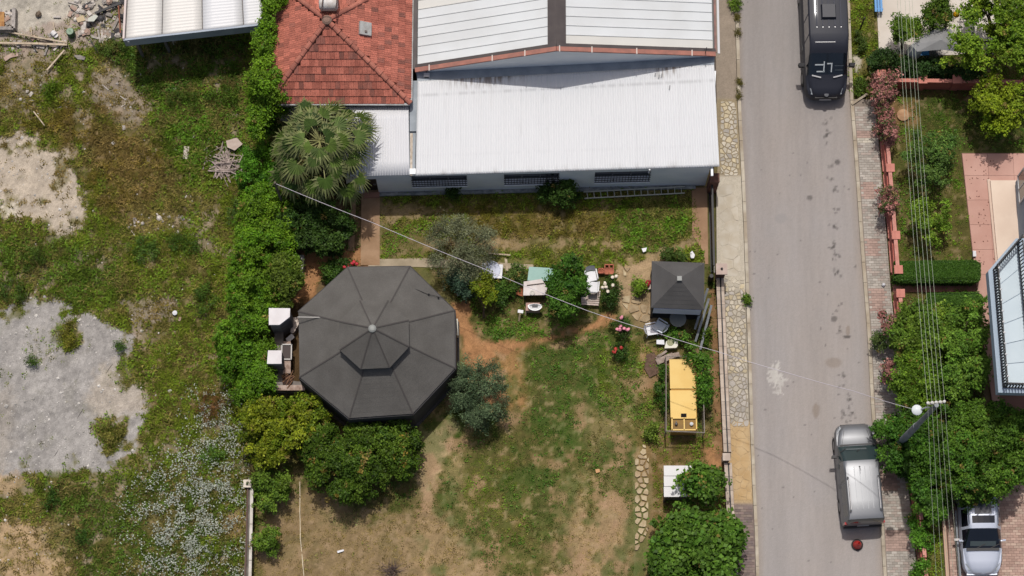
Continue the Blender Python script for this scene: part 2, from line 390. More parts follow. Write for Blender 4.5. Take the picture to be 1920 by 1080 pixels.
# polygon, ground colour, tuft density, tuft height, tuft colour, softness, raggedness (pixels), strength
LAYERS = [
 # ---- waste lot on the left
 ([(-400, -400), (520, -400), (500, 200), (470, 400), (430, 560), (410, 700), (450, 900), (450, 1400), (-400, 1400)], 'weed', .85, .22, 'ol', 4, 8, 1),
 ([(-400, -400), (235, -400), (235, 60), (150, 78), (60, 72), (-400, 70)], 'conc', .03, .1, 'ol', 6, 10, 1),
 ([(30, 55), (130, 40), (235, 0), (235, 90), (120, 95), (0, 110), (0, 70)], 'pink', .15, .15, 'ol', 8, 14, .9),
 ([(0, 100), (60, 105), (110, 150), (80, 200), (20, 215), (-20, 180)], 'pink', .45, .15, 'br', 14, 30, .7),
 ([(150, 120), (260, 130), (290, 200), (285, 260), (220, 250), (165, 190)], 'pink', .3, .15, 'br', 14, 34, .85),
 ([(90, 200), (200, 210), (330, 260), (330, 380), (200, 400), (140, 290), (60, 240)], 'brown', .9, .22, 'br', 30, 40, .95),
 ([(300, 150), (450, 160), (470, 330), (330, 330), (280, 250)], 'green', 1, .28, 'gr', 20, 30, .9),
 ([(190, 90), (265, 70), (450, 75), (460, 170), (268, 170)], 'dgreen', .8, .25, 'dg', 10, 14, .9),
 ([(-50, 275), (60, 262), (130, 300), (150, 360), (162, 430), (90, 450), (30, 400), (-50, 410)], 'sand', .07, .12, 'br', 10, 26, 1),
 ([(-50, 375), (30, 380), (30, 410), (-50, 408)], 'pale', .0, .12, 'br', 8, 8, .8),
 ([(40, 430), (90, 400), (100, 440), (70, 450)], 'weed', .8, .2, 'ol', 8, 12, .9),
 ([(330, 430), (430, 420), (420, 540), (240, 560), (220, 460)], 'weed', 1, .24, 'ol', 24, 30, .8),
 ([(240, 400), (340, 395), (330, 430), (250, 435)], 'straw', .4, .2, 'dry', 12, 20, .7),
 ([(-50, 440), (60, 450), (220, 470), (230, 560), (90, 560), (-50, 570)], 'dgreen', 1, .26, 'dg', 24, 30, .6),
 ([(-60, 585), (40, 572), (60, 558), (118, 565), (140, 585), (170, 590), (205, 612), (250, 626), (256, 645), (236, 670), (232, 700), (262, 728), (276, 745), (272, 795), (250, 850), (230, 862), (205, 892), (150, 884), (90, 892), (-60, 900)], 'gravel', .0, .1, 'ol', 3, 9, 1),
 ([(185, 690), (240, 700), (275, 735), (262, 770), (190, 780), (160, 740)], 'sand', .03, .1, 'ol', 14, 16, .6),
 ([(-20, 720), (20, 730), (20, 880), (-20, 890)], 'sand', .03, .1, 'ol', 14, 16, .3),
 ([(95, 620), (150, 590), (150, 640), (130, 665), (112, 650)], 'weed', .95, .22, 'ol', 5, 8, .95),
 ([(45, 610), (105, 605), (115, 660), (105, 690), (60, 690)], 'gravel', .35, .15, 'pale', 8, 14, .6),
 ([(170, 795), (240, 782), (240, 815), (215, 850), (190, 855)], 'weed', .95, .22, 'ol', 5, 10, .95),
 ([(230, 565), (330, 560), (330, 600), (250, 625)], 'pink', .3, .14, 'br', 10, 16, .8),
 ([(-60, 895), (60, 885), (60, 920), (-60, 950)], 'tan', .25, .14, 'br', 14, 18, .85),
 ([(-60, 985), (60, 965), (130, 985), (150, 1050), (140, 1130), (-60, 1130)], 'tan', .2, .14, 'dry', 14, 26, .9),
 ([(60, 900), (300, 890), (440, 900), (440, 1120), (160, 1120)], 'weed', 1, .24, 'lg', 26, 30, .75),
 ([(280, 640), (400, 600), (430, 760), (290, 800)], 'brown', .85, .2, 'ol', 26, 30, .55),
 ([(412, 960), (462, 965), (455, 1010), (420, 1010)], 'tan', .9, .2, 'dry', 8, 10, .9),
 # ---- walled garden
 ([(470, 120), (1360, 120), (1362, 560), (1390, 1400), (470, 1400), (478, 900), (440, 880), (500, 700), (560, 480)], 'lawn', .8, .09, 'lg', 6, 4, 1),
 ([(470, 330), (715, 330), (715, 500), (560, 620), (480, 620)], 'dsoil_shade', .35, .12, 'dg', 10, 10, 1),
 ([(565, 470), (690, 470), (690, 505), (640, 500), (580, 560), (560, 570)], 'soil', .05, .1, 'dg', 6, 12, 1),
 ([(700, 340), (1320, 340), (1320, 505), (700, 505)], 'weed', .95, .17, 'ol', 6, 4, 1),
 ([(715, 385), (850, 385), (840, 405), (720, 420)], 'straw', .2, .1, 'dry', 6, 10, .8),
 ([(860, 395), (1180, 388), (1180, 445), (850, 450)], 'brown', .95, .16, 'br', 14, 20, .75),
 ([(1160, 385), (1298, 380), (1295, 440), (1200, 475), (1150, 440)], 'green', 1, .2, 'gr', 14, 20, .9),
 ([(760, 452), (1160, 450), (1160, 464), (760, 468)], 'straw', .3, .08, 'dry', 6, 14, .9),
 ([(990, 455), (1040, 452), (1040, 480), (990, 480)], 'green', 1, .16, 'lime', 8, 10, .7),
 ([(720, 430), (790, 425), (790, 480), (720, 490)], 'lawn', .6, .12, 'gr', 8, 12, .8),
 ([(1200, 490), (1300, 440), (1312, 455), (1230, 495), (1180, 505)], 'straw', .15, .08, 'dry', 5, 8, .9),
 ([(850, 560), (900, 560), (960, 600), (1040, 560), (1120, 560), (1020, 640), (900, 640)], 'green', .95, .12, 'gr', 14, 14, .9),
 ([(540, 585), (570, 560), (570, 740), (520, 740)], 'dsoil_shade', .05, .07, 'dg', 4, 4, 1),  # shade in the gap beside the barbecue, painted in as dark ground
 ([(845, 565), (880, 570), (885, 610), (905, 640), (960, 642), (1040, 625), (1100, 608), (1140, 590), (1160, 590), (1140, 612), (1060, 635), (990, 655), (930, 662), (925, 700), (960, 760), (915, 760), (880, 690), (868, 640), (850, 600)], 'soil', .05, .07, 'dry', 5, 7, 1),
 ([(880, 600), (920, 600), (925, 640), (890, 640)], 'soil2', .1, .08, 'dg', 8, 8, .6),
 ([(930, 660), (985, 650), (980, 760), (930, 770), (900, 720)], 'soil', .25, .08, 'dry', 14, 16, .7),
 ([(985, 640), (1150, 620), (1190, 660), (1160, 700), (1040, 700), (990, 720)], 'lawng', .95, .1, 'gr', 16, 20, .75),
 ([(1020, 720), (1180, 700), (1200, 780), (1140, 850), (1040, 830), (1000, 780)], 'lawng', .9, .09, 'dg', 16, 24, .8),
 ([(1130, 660), (1240, 640), (1235, 760), (1190, 800), (1120, 740)], 'weed', .8, .14, 'ol', 12, 14, .7),
 ([(780, 810), (850, 790), (850, 830), (800, 960), (785, 930)], 'tan', .12, .08, 'dry', 8, 14, .9),
 ([(1090, 760), (1190, 780), (1190, 800), (1120, 850), (1080, 800)], 'straw', .6, .08, 'dry', 14, 18, .5),
 ([(1100, 870), (1195, 840), (1195, 985), (1150, 970), (1090, 920)], 'lawng', .95, .09, 'dg', 10, 18, .9),
 ([(490, 900), (600, 920), (700, 960), (820, 940), (900, 1010), (900, 1140), (480, 1140)], 'straw2', .5, .08, 'dry', 22, 30, .85),
 ([(600, 955), (690, 970), (680, 990), (600, 985)], 'straw', .7, .1, 'pale', 8, 10, .8),
 ([(1040, 960), (1180, 930), (1195, 1000), (1190, 1140), (1000, 1140), (1050, 1040)], 'straw2', .5, .08, 'dry', 18, 30, .9),
 ([(1050, 890), (1110, 880), (1090, 1000), (1050, 990)], 'straw', .6, .08, 'dry', 14, 20, .75),
 ([(830, 870), (960, 850), (980, 1000), (900, 1010)], 'lawn', .9, .09, 'ol', 20, 28, .7),
 ([(830, 870), (870, 850), (860, 950), (830, 950)], 'straw', .5, .08, 'pale', 10, 12, .6),
 ([(1000, 900), (1050, 880), (1060, 1060), (1000, 1040)], 'lawng', .9, .09, 'lg', 14, 22, .6),
 ([(1195, 800), (1345, 800), (1372, 1140), (1195, 1140)], 'dryb', .6, .12, 'ol', 6, 10, .85),
 ([(1320, 840), (1350, 830), (1355, 870), (1325, 880)], 'soil', .05, .08, 'dg', 5, 6, .9),
 ([(1205, 650), (1250, 650), (1255, 720), (1210, 730)], 'soil2', .3, .12, 'ol', 8, 12, .8),
 ([(1330, 545), (1352, 545), (1362, 860), (1340, 860)], 'soil2', .2, .1, 'dg', 4, 5, .9),
 ([(1150, 490), (1225, 490), (1225, 600), (1160, 600)], 'tan', .3, .12, 'lime', 8, 12, .8),
 # ---- plots right of the street
 ([(1585, -400), (2400, -400), (2400, 1400), (1690, 1400), (1650, 600), (1630, 150)], 'lawn', .9, .1, 'gr', 4, 3, 1),
 ([(1585, -400), (1632, -400), (1640, 150), (1610, 185), (1590, 190)], 'weed', .85, .16, 'ol', 3, 6, 1),
 ([(1596, 100), (1616, 110), (1616, 135), (1600, 140)], 'conc', .05, .1, 'ol', 3, 5, .9),
 ([(1660, 190), (1720, 190), (1720, 230), (1665, 235)], 'soil2', .3, .1, 'dg', 8, 12, .8),
 ([(1720, 170), (1930, 170), (1930, 290), (1740, 290)], 'dgreen', 1, .09, 'dg', 8, 10, .7),
 ([(1670, 160), (1920, 160), (1920, 185), (1670, 185)], 'dsoil_shade', .4, .1, 'dg', 5, 6, .7),
 ([(1780, 360), (1825, 360), (1835, 480), (1760, 480)], 'lawn', .9, .08, 'ol', 12, 12, .7),
 ([(1640, 560), (1870, 560), (1920, 960), (1700, 960)], 'dsoil_shade', .7, .12, 'dg', 8, 10, .9),
 ([(1735, 960), (1770, 960), (1778, 1140), (1745, 1140)], 'green', .95, .14, 'lime', 4, 6, .9),
]
xs = np.concatenate([-np.geomspace(300, 27.5, 12), np.arange(-27, 27.01, .08), np.geomspace(27.5, 300, 12)])
ys = np.concatenate([-np.geomspace(300, 16.5, 12), np.arange(-16, 18.01, .08), np.geomspace(18.5, 400, 12)])
GX, GY = np.meshgrid(xs, ys)
GPX, GPY = toP(GX, GY)
GPX = np.where(np.abs(GX) > 60, np.sign(GX) * 5000, GPX); GPY = np.where(GY < -40, 5000, np.where(GY > 60, -5000, GPY))
w1 = (fbm(GX * 1.1, GY * 1.1, 5, 1) - .5) * 4; w2 = (fbm(GX * 3.1, GY * 3.1, 4, 5) - .5) * 3
ragged = w1 * .7 + w2 * .55 + (fbm(GX * 7, GY * 7, 3, 41) - .5) * 1.2
gC = np.zeros(GX.shape + (3,)) + np.array(G['weed']); gD = np.full(GX.shape, .8); gH = np.full(GX.shape, .2); gT = np.zeros(GX.shape + (3,)) + np.array(T['ol'])
inner = (np.abs(GX) < 30) & (np.abs(GY) < 20)
for (poly, c, dn, h, tc, soft, amp, k) in LAYERS:
    P = np.array(poly); pad = soft + amp * 2
    bx = (GPX > P[:, 0].min() - pad) & (GPX < P[:, 0].max() + pad) & (GPY > P[:, 1].min() - pad) & (GPY < P[:, 1].max() + pad)
    if not bx.any(): continue
    d = sdist(GPX[bx], GPY[bx], poly) + ragged[bx] * amp
    a = ease(np.clip(.5 - d / (2 * soft), 0, 1)) * k
    A = a[:, None]
    gC[bx] = gC[bx] * (1 - A) + np.array(G[c]) * A; gT[bx] = gT[bx] * (1 - A) + np.array(T[tc]) * A
    gD[bx] = gD[bx] * (1 - a) + dn * a; gH[bx] = gH[bx] * (1 - a) + h * a
# natural mottling of the soil and plants (albedo only)
m1 = fbm(GX * .9 + 40, GY * .9, 4, 9); m2 = fbm(GX * 4.0, GY * 4.0, 3, 13); m3 = fbm(GX * .35 + 9, GY * .35, 3, 21)
m4 = fbm(GX * 9.0, GY * 9.0, 2, 43)
gC *= (.72 + .46 * m1 + .55 * (m2 - .5) + .45 * (m4 - .5))[..., None]
greenp = (np.clip((fbm(GX * 1.7 + 3, GY * 1.7, 4, 47) - .52) * 6, 0, 1) * np.clip(gD * 1.4 - .3, 0, 1) * .45)[..., None]
gC = gC * (1 - greenp) + np.array(S(78, 96, 44)) * greenp
br = np.clip((m3 - .52) * 5, 0, 1) * (gD > .3)
gC = gC * (1 - .35 * br[..., None]) + np.array(G['straw']) * .85 * .35 * br[..., None]
bare = np.clip((m2 - .60) * 9, 0, 1) * np.clip(gD * 2, 0, 1) * .5
gC = gC * (1 - bare[..., None]) + np.array(S(150, 128, 98)) * bare[..., None]
# weeds creeping into the bare patches, bare soil showing through the weeds (waste lot)
lot = np.clip((470 - GPX) / 30, 0, 1) * np.clip((GPY - 95) / 20, 0, 1)
isl = np.clip((fbm(GX * 1.25 + 11, GY * 1.25, 5, 53) - .56) * 9, 0, 1) * lot * np.clip(1 - gD * 2.2, 0, 1)
core = np.clip(-sdist(GPX, GPY, [(-60, 600), (60, 575), (200, 620), (225, 690), (265, 750), (235, 840), (150, 870), (-60, 880)]) / 30, 0, 1)
isl *= 1 - .92 * core
gC = gC * (1 - isl[..., None]) + np.array(G['weed']) * isl[..., None]; gD = gD * (1 - isl) + .8 * isl; gH = gH * (1 - isl) + .17 * isl
hol = np.clip((fbm(GX * 1.05 + 31, GY * 1.05, 5, 59) - .57) * 8, 0, 1) * lot * np.clip(gD * 2 - .4, 0, 1) * .6
gC = gC * (1 - hol[..., None]) + np.array(S(168, 152, 134)) * hol[..., None]; gD = gD * (1 - .75 * hol)
PATH = [(845, 565), (880, 570), (885, 610), (905, 640), (960, 642), (1040, 625), (1100, 608), (1140, 590), (1160, 590), (1140, 612), (1060, 635), (990, 655), (930, 662), (925, 700), (955, 760), (915, 760), (880, 690), (868, 640), (850, 600)]
lawn_ = np.clip(sdist(GPX, GPY, PATH) / 8 + ragged * .3, 0, 1) * np.clip((GPX - 760) / 40, 0, 1) * np.clip((1230 - GPX) / 20, 0, 1) * np.clip((GPY - 590) / 30, 0, 1)
lg_ = np.clip((fbm(GX * .95 + 5, GY * .95, 5, 61) - .50) * 7, 0, 1) * lawn_ * .65
gC = gC * (1 - lg_[..., None]) + np.array(S(70, 92, 42)) * lg_[..., None]; gT = gT * (1 - lg_[..., None]) + np.array(S(76, 106, 44)) * lg_[..., None]
lb_ = np.clip((fbm(GX * 1.1 + 15, GY * 1.1, 5, 67) - .55) * 7, 0, 1) * lawn_ * .7
gC = gC * (1 - lb_[..., None]) + np.array(S(160, 130, 102)) * lb_[..., None]; gD = gD * (1 - .6 * lb_)
gD = gD * np.clip(1.25 - 1.1 * np.clip((m2 - .55) * 5, 0, 1), 0.1, 1)
# hard surfaces: nothing grows there, the soil lies lower
EXT = [(640, 200), (766, 150), (1340, 122), (1352, 345), (712, 362), (655, 345)]
HARD = [edge_poly(PAV_L, lambda y: PINK(np.maximum(y, 175)) , 185, 1300), edge_poly(PAV_L, ROAD_R, -300, 200), EXT,
        [(472, -60), (785, -60), (785, 200), (520, 250)], [(775, -300), (1345, -300), (1345, 200), (775, 220)]]
hard = np.zeros(GX.shape, bool)
for h in HARD: hard |= (sdist(GPX, GPY, h) < 1.5)
flat = (gD < .1)
rel = (fbm(GX * .8, GY * .8, 4, 31) - .5) * .10 + (m2 - .5) * .03
GZ = np.where(hard, -.12, .015 + rel * np.where(flat, .4, 1))
GZ = np.where((np.abs(GX) > 28) | (np.abs(GY) > 19), -.02, GZ)
gD[hard] = 0
BARE = [[(640, 500), (780, 490), (865, 575), (865, 700), (780, 800), (650, 800), (550, 720), (515, 590), (560, 570)],       # gazebo, barbecue
        [(675, 325), (714, 325), (714, 500), (675, 500)], [(1296, 350), (1345, 350), (1345, 500), (1325, 500)],
        [(1636, -60), (1790, -60), (1770, 40), (1690, 110), (1650, 92)], [(1803, 287), (1990, 287), (1990, 790), (1850, 790), (1830, 500)],
        [(1765, 960), (2000, 900), (2000, 1200), (1770, 1200)], [(690, 484), (1000, 484), (1000, 500), (690, 502)], [(1225, 495), (1322, 495), (1322, 610), (1225, 610)], [(1189, 838), (1222, 838), (1222, 1090), (1189, 1090)], [(1160, 498), (1222, 498), (1222, 612), (1160, 612)], [(515, 590), (575, 560), (575, 740), (515, 735)]]
for b in BARE: gD[sdist(GPX, GPY, b) < 2] = 0
gC = gC * (1 - .20 * np.clip(gD * 1.6 - .3, 0, 1))[..., None]                     # ground colour darker where the plants stand denser
vg = np.clip(gD * 1.6 - .3, 0, 1); lot2 = np.clip((480 - GPX) / 30, 0, 1) * np.clip((GPY - 60) / 30, 0, 1)
gC = gC * (1 - vg[..., None] * np.array([.05, .05, .22])) * (1 - .10 * vg * lot2)[..., None] * (1 + .22 * lawn_)[..., None]
gT = gT * np.array([.98, 1.0, .70]) * (1 - .10 * lot2)[..., None] * (1 + .10 * lawn_)[..., None]
far = np.clip((np.maximum(np.abs(GX) - 25.5, np.maximum(GY - 16.2, -GY - 14.8))) / 1.0, 0, 1)[..., None]
gC = gC * (1 - far) + np.array(S(92, 90, 48)) * far
M_GROUND = mat('soil and turf', vcol=True, rough=.95, bump=.35, bscale=25, fine=.20, fscale=22, spec=.1)
nr, nc = GX.shape
i = (np.arange(nr - 1)[:, None] * nc + np.arange(nc - 1)).ravel()
ground = big_mesh('ground', np.stack([GX, GY, GZ], -1).reshape(-1, 3), 4, np.clip(gC, 0, 1).reshape(-1, 3), M_GROUND, None, 'structure',
                  F_=np.stack([i, i + 1, i + 1 + nc, i + nc], 1), smooth=True)
x0g, y0g = -27.0, -16.0
ix0 = 12; iy0 = 12
def gidx(x, y):
    c = np.clip(np.round((x - x0g) / .08).astype(int) + ix0, 0, nc - 1); r = np.clip(np.round((y - y0g) / .08).astype(int) + iy0, 0, nr - 1)
    return r, c
def gz(x, y):
    r, c = gidx(np.asarray(x, float), np.asarray(y, float)); return GZ[r, c]

# ---- street
def road_col(PX, PY):
    c = np.zeros(PX.shape + (3,)) + np.array(S(166, 160, 157))
    t = (PX - ROAD_L(PY)) / (ROAD_R(PY) - ROAD_L(PY))
    warm = np.clip(fbm(PX * .012, PY * .006, 4, 2) * 2 - .55, 0, 1)[..., None]
    c = c * (1 - .5 * warm) + np.array(S(170, 159, 150)) * .5 * warm
    lane = .5 * np.exp(-((t - .16) / .09) ** 2) + .45 * np.exp(-((t - .55) / .10) ** 2)
    c = c * (1 - .13 * lane * (.5 + fbm(PX * .03, PY * .008, 3, 4)))[..., None]
    up = np.clip((420 - PY) / 400, 0, 1)[..., None]
    c = c * (1 - .11 * up) * (1 + .05 * np.clip((PY - 620) / 300, 0, 1)[..., None])
    c *= (.93 + .14 * fbm(PX * .25, PY * .02, 3, 6))[..., None]          # streaks along the street
    c *= (.93 + .14 * fbm(PX * .5, PY * .5, 2, 8))[..., None]
    edge = np.clip(1 - t / .05, 0, 1) + np.clip((t - .93) / .07, 0, 1)
    c = c * (1 - .3 * edge[..., None]) + np.array(S(150, 130, 105)) * .3 * edge[..., None]
    dk, br_ = S(70, 66, 64), S(132, 116, 100)
    rr = random.Random(4); spots = []
    for x, y, n in ((1551, 226, 5), (1553, 245, 8), (1549, 266, 3), (1556, 312, 3), (1558, 335, 5), (1562, 355, 6), (1570, 393, 3), (1562, 425, 7), (1561, 460, 12), (1564, 480, 8), (1567, 512, 10), (1570, 573, 4), (1575, 620, 5), (1577, 705, 5), (1575, 730, 4), (1590, 748, 6), (1580, 775, 6), (1596, 775, 9), (1592, 790, 6)):
        for k in range(n): spots.append((x + rr.gauss(0, 4), y + rr.gauss(0, 5), rr.uniform(1.6, 3.4), rr.uniform(1.6, 3.4), dk, rr.uniform(.2, .6)))
    spots += [(1570, 304, 6, 5, dk, .65), (1518, 371, 6, 5, dk, .55), (1564, 598, 6, 6, dk, .6), (1588, 631, 8, 3, dk, .75), (1604, 500, 3, 3, dk, .5), (1590, 620, 4, 10, br_, .5)]
    spots += [(1530, 770, 7, 14, br_, .5), (1563, 680, 16, 10, br_, .4), (1464, 410, 12, 10, S(155, 150, 148), .6)]
    spots += [(rr.uniform(1400, 1640), rr.uniform(0, 1080), rr.uniform(.8, 2), rr.uniform(.8, 2), dk, .5) for _ in range(70)]
    c = blobs(PX, PY, c, spots, 1.2, .35, 1)
    wh = S(205, 200, 192)
    c = blobs(PX, PY, c, [(1452, 704, 12, 18, wh, .7), (1462, 716, 8, 16, wh, .6), (1459, 684, 4, 8, wh, .7), (1472, 712, 6, 4, wh, .5), (1460, 734, 9, 4, wh, .5)], 11, .32, 3)
    return c
M_ROAD = mat('worn asphalt', vcol=True, rough=.9, bump=.35, bscale=60, fine=.10, fscale=30, spec=.2)
strip('road', ROAD_L, ROAD_R, -160, 1240, 0.0, 2.6, road_col, M_ROAD)

def pav_col(PX, PY):
    c = np.zeros(PX.shape + (3,)) + np.array(S(168, 156, 140))
    for (a, b_, cc) in ((-400, 185, S(158, 144, 128)), (185, 330, S(160, 145, 118)), (330, 545, S(198, 188, 170)), (545, 790, S(158, 148, 132)), (790, 945, S(194, 168, 130)), (945, 1300, S(140, 124, 118))):
        k = ease(np.clip((PY - a) / 8 + .5, 0, 1)) * ease(np.clip((b_ - PY) / 8 + .5, 0, 1)); c = c * (1 - k[..., None]) + np.array(cc) * k[..., None]
    c *= (.84 + .32 * fbm(PX * .06, PY * .06, 4, 2))[..., None]; c *= (.9 + .2 * fbm(PX * .4, PY * .4, 2, 5))[..., None]
    return c
M_PAV = mat('pavement mortar', vcol=True, rough=.92, bump=.4, bscale=45, fine=.12, fscale=25, spec=.15)
KL = lambda y: ROAD_L(y) - 6.5
pavement = strip('pavement', PAV_L, KL, -160, 1240, .10, 3.0, pav_col, M_PAV)
M_KERB = mat('kerb concrete', S(200, 190, 172), S(170, 156, 136), 1.5, .9, bump=.3, rnd=.10)
def kerb(xc, w, y0, y1, z1, m, parent, step=38.0):
    y = y0; me = 0
    while y < y1:
        y2 = min(y + step, y1)
        b = MB(); b.prism([W(xc(y) - w / 2, y, z1), W(xc(y) + w / 2, y, z1), W(xc(y2 - 1) + w / 2, y2 - .6, z1), W(xc(y2 - 1) - w / 2, y2 - .6, z1)], -.05, z1)
        b.build('kerbstone', m, parent); y = y2
kerb(lambda y: ROAD_L(y) - 2.6, 6.0, -40, 1120, .125, M_KERB, pavement)

# crazy paving on the street side: stones picked out one by one
M_ST = [mat('paving stone cream', S(204, 194, 176), S(188, 178, 160), 3, .85, bump=.35, rnd=.16), mat('paving stone grey', S(190, 182, 172), S(172, 164, 154), 3, .85, bump=.35, rnd=.16), mat('paving stone ochre', S(206, 192, 162), S(196, 180, 148), 3, .85, bump=.35, rnd=.14)]
NST = 0
def paving(poly_px, sp, z, mats, seed, parent, z1, gap=.026, jit=.47, limit=300):
    global NST
    rr = random.Random(seed); rest = MB()
    for c in cells(xy(WP(poly_px, z)), sp, jit, gap, seed):
        if NST < limit:
            slab_piece('stone', c, z - .05, z + z1 + rr.uniform(0, .006), rr.choice(mats), parent, rr); NST += 1
        else: rest.prism(c, z - .05, z + z1)
    if rest.v: rest.build('small_stones', mats[0], parent, kind='stuff')
def band(y0, y1, dl=2, dr=1): return [(float(PAV_L(y)) + dl, y) for y in np.linspace(y0, y1, 4)] + [(float(KL(y)) - dr, y) for y in np.linspace(y1, y0, 4)]
paving(band(520, 700, 10), .20, .10, [M_ST[0], M_ST[0], M_ST[0], M_ST[1], M_ST[2]], 3, pavement, .022)
paving(band(700, 800, 10), .215, .10, [M_ST[0], M_ST[1], M_ST[1]], 5, pavement, .022)
paving(band(190, 330, 4, 2), .21, .10, [M_ST[0], M_ST[0], M_ST[0], M_ST[1], M_ST[2]], 4, pavement, .022, limit=340)
paving(band(336, 518, 4, 8), .62, .10, [mat('pale pavement slab', S(205, 196, 180), S(190, 178, 158), 2, .88, bump=.2, rnd=.05)], 8, pavement, .012, gap=.009, jit=.25, limit=380)
paving(band(802, 938, 4, 2), .36, .10, [mat('sandy pavement slab', S(204, 176, 134), S(194, 162, 116), 2, .9, bump=.25, rnd=.05)], 9, pavement, .012, gap=.010, limit=330)
# block paving, too small to pick apart: one joined part each
def bricks(name, xl, xr, y0, y1, z, z1, cols, parent, bw=.235, bh=.115, seed=1, skip=0.0, patches=()):
    rr = random.Random(seed); b = MB()
    p0, p1 = W(0, y0, z).y, W(0, y1, z).y
    n = int((p0 - p1) / bh)
    for k in range(n):
        yw = p0 - k * bh
        py = y0 + (y1 - y0) * k / n
        xa, xb = W(xl(py), py, z).x, W(xr(py), py, z).x
        x = xa - (bw / 2 if k % 2 else 0)
        while x < xb - .03:
            a, c = max(x, xa) + .006, min(x + bw, xb) - .006
            if c - a > .03 and rr.random() > skip:
                q = rr.choice(cols)
                for (ax, ay, ar, ah, cc) in patches:
                    pxx, pyy = toP(x, yw, z)
                    if abs(pxx - ax) < ar and abs(pyy - ay) < ah: q = cc
                f = rr.uniform(.82, 1.15); b.cur = (q[0] * f, q[1] * f, q[2] * f)
                zz = z + z1 + rr.uniform(-.003, .003)
                b.add([(a, yw - bh + .006, zz), (c, yw - bh + .006, zz), (c, yw - .004, zz), (a, yw - .004, zz), (a, yw - bh + .003, z - .01), (c, yw - bh + .003, z - .01), (c, yw, z - .01), (a, yw, z - .01)],
                      [(0, 1, 2, 3), (4, 5, 1, 0), (5, 6, 2, 1), (6, 7, 3, 2), (7, 4, 0, 3)])
            x += bw
    b.build(name, mat('paving block', vcol=True, rough=.9, bump=.25, bscale=60), parent, kind='stuff')
bricks('paving_blocks', lambda y: PAV_L(y) + 4, lambda y: KL(y) - 1, 950, 1110, .10, .018, [S(140, 122, 116), S(128, 114, 110), S(150, 134, 124)], pavement, seed=5)

# right pavement
KR = lambda y: ROAD_R(y) + 6.5
def pav2_col(PX, PY):
    c = np.zeros(PX.shape + (3,)) + np.array(S(148, 136, 124))
    return c * (.8 + .4 * fbm(PX * .08, PY * .08, 4, 3))[..., None]
pavement_r = strip('pavement', lambda y: ROAD_R(y) + 5, PINK, 186, 1240, .10, 3.0, pav2_col, M_PAV)
kerb(lambda y: ROAD_R(y) + 3.4, 6.0, -40, 1120, .125, M_KERB, pavement_r)
RED = S(178, 152, 140); GRY = [S(178, 170, 160), S(170, 162, 152), S(186, 178, 168), S(174, 160, 150)]
bricks('paving_blocks', lambda y: KR(y) + 1, lambda y: PINK(y) - 1, 200, 1110, .10, .018, GRY, pavement_r, seed=6,
       patches=[(1624, 355, 12, 16, RED), (1632, 460, 12, 16, RED), (1640, 560, 14, 20, RED), (1615, 262, 30, 6, S(205, 196, 180)), (1672, 1010, 26, 20, RED), (1662, 900, 18, 20, RED), (1620, 250, 30, 5, RED)])
b = MB()
b.beam(W(1597, 196, .14), W(1626, 176, .14), .10, .10); b.build('kerb_end', M_KERB, pavement_r)

# garden walks and terraces
M_CONC = mat('old concrete', S(178, 146, 116), S(158, 126, 96), 1.6, .92, bump=.35, fine=.1)
M_CONC2 = mat('pale concrete', S(190, 174, 150), S(160, 146, 122), 1.4, .92, bump=.35, fine=.12)
def sheet(name, poly, z, m, depth=.12, kind='structure', parent=None):
    b = MB(); b.prism(xy(WP(poly, z)), z - depth, z); return b.build(name, m, parent, kind=kind)
sheet('garden_path', [(678, 352), (712, 352), (712, 497), (676, 497)], .07, M_CONC)
sheet('garden_path', [(660, 360), (668, 360), (664, 470), (652, 470)], .06, M_CONC)
sheet('garden_path', [(696, 486), (806, 484), (960, 494), (1000, 496), (1000, 504), (900, 503), (760, 500), (690, 499)], .06, M_CONC2)
sheet('gate_drive', [(1297, 352), (1326, 352), (1328, 495), (1322, 495), (1318, 470), (1298, 440)], .06, mat('terracotta concrete', S(176, 142, 112), S(160, 126, 98), 1.4, .92, bump=.3))
sheet('courtyard', [(1638, -120), (1960, -120), (1960, 100), (1720, 104), (1690, 108), (1648, 92)], .06, mat('white courtyard paving', S(226, 217, 206), S(214, 203, 190), .8, .8, fine=.04))
pink_tile = mat('terrace tile', S(207, 163, 148), S(198, 152, 137), 1.2, .7, rnd=.05, fine=.05)
terrace = sheet('terrace', [(1803, 287), (1990, 287), (1990, 800), (1866, 800), (1838, 600), (1824, 480)], .08, mat('terrace bedding', S(140, 104, 92), rough=.9))
TP = [(1804, 288), (1990, 288), (1990, 342), (1856, 342), (1874, 500), (1874, 800), (1867, 800), (1839, 600), (1825, 480)]
tpw = xy(WP(TP, .09)); P_ = np.array(tpw)
for gx in np.arange(P_[:, 0].min(), P_[:, 0].max(), 1.15):
    for gy in np.arange(P_[:, 1].min(), P_[:, 1].max(), 1.15):
        c = [(gx, gy), (gx + 1.143, gy), (gx + 1.143, gy + 1.143), (gx, gy + 1.143)]
        if sdist(np.array([gx + .57]), np.array([gy + .57]), tpw)[0] < .6:
            q = [tuple(p) for p in tpw]
            # clip the terrace outline by the tile square
            for nx, ny, dd in ((1, 0, gx + 1.143), (-1, 0, -gx), (0, 1, gy + 1.143), (0, -1, -gy)): q = clip_half(q, nx, ny, dd) if len(q) > 2 else q
            if len(q) > 2: slab_piece('tile', q, .03, .094, pink_tile, terrace, R, .004, 0)
b = MB(); b.prism(xy(WP([(1857, 338), (1990, 338), (1990, 620), (1880, 620), (1872, 500)], .3)), 0, .30)
b.build('platform', mat('cream terrace tile', S(238, 216, 196), S(228, 204, 184), 1, .6), terrace)
b = MB(); b.prism(xy(WP([(1851, 336), (1857, 336), (1874, 505), (1868, 505)], .18)), 0, .18)
b.build('step', mat('cream step', S(222, 196, 178), rough=.7), terrace)
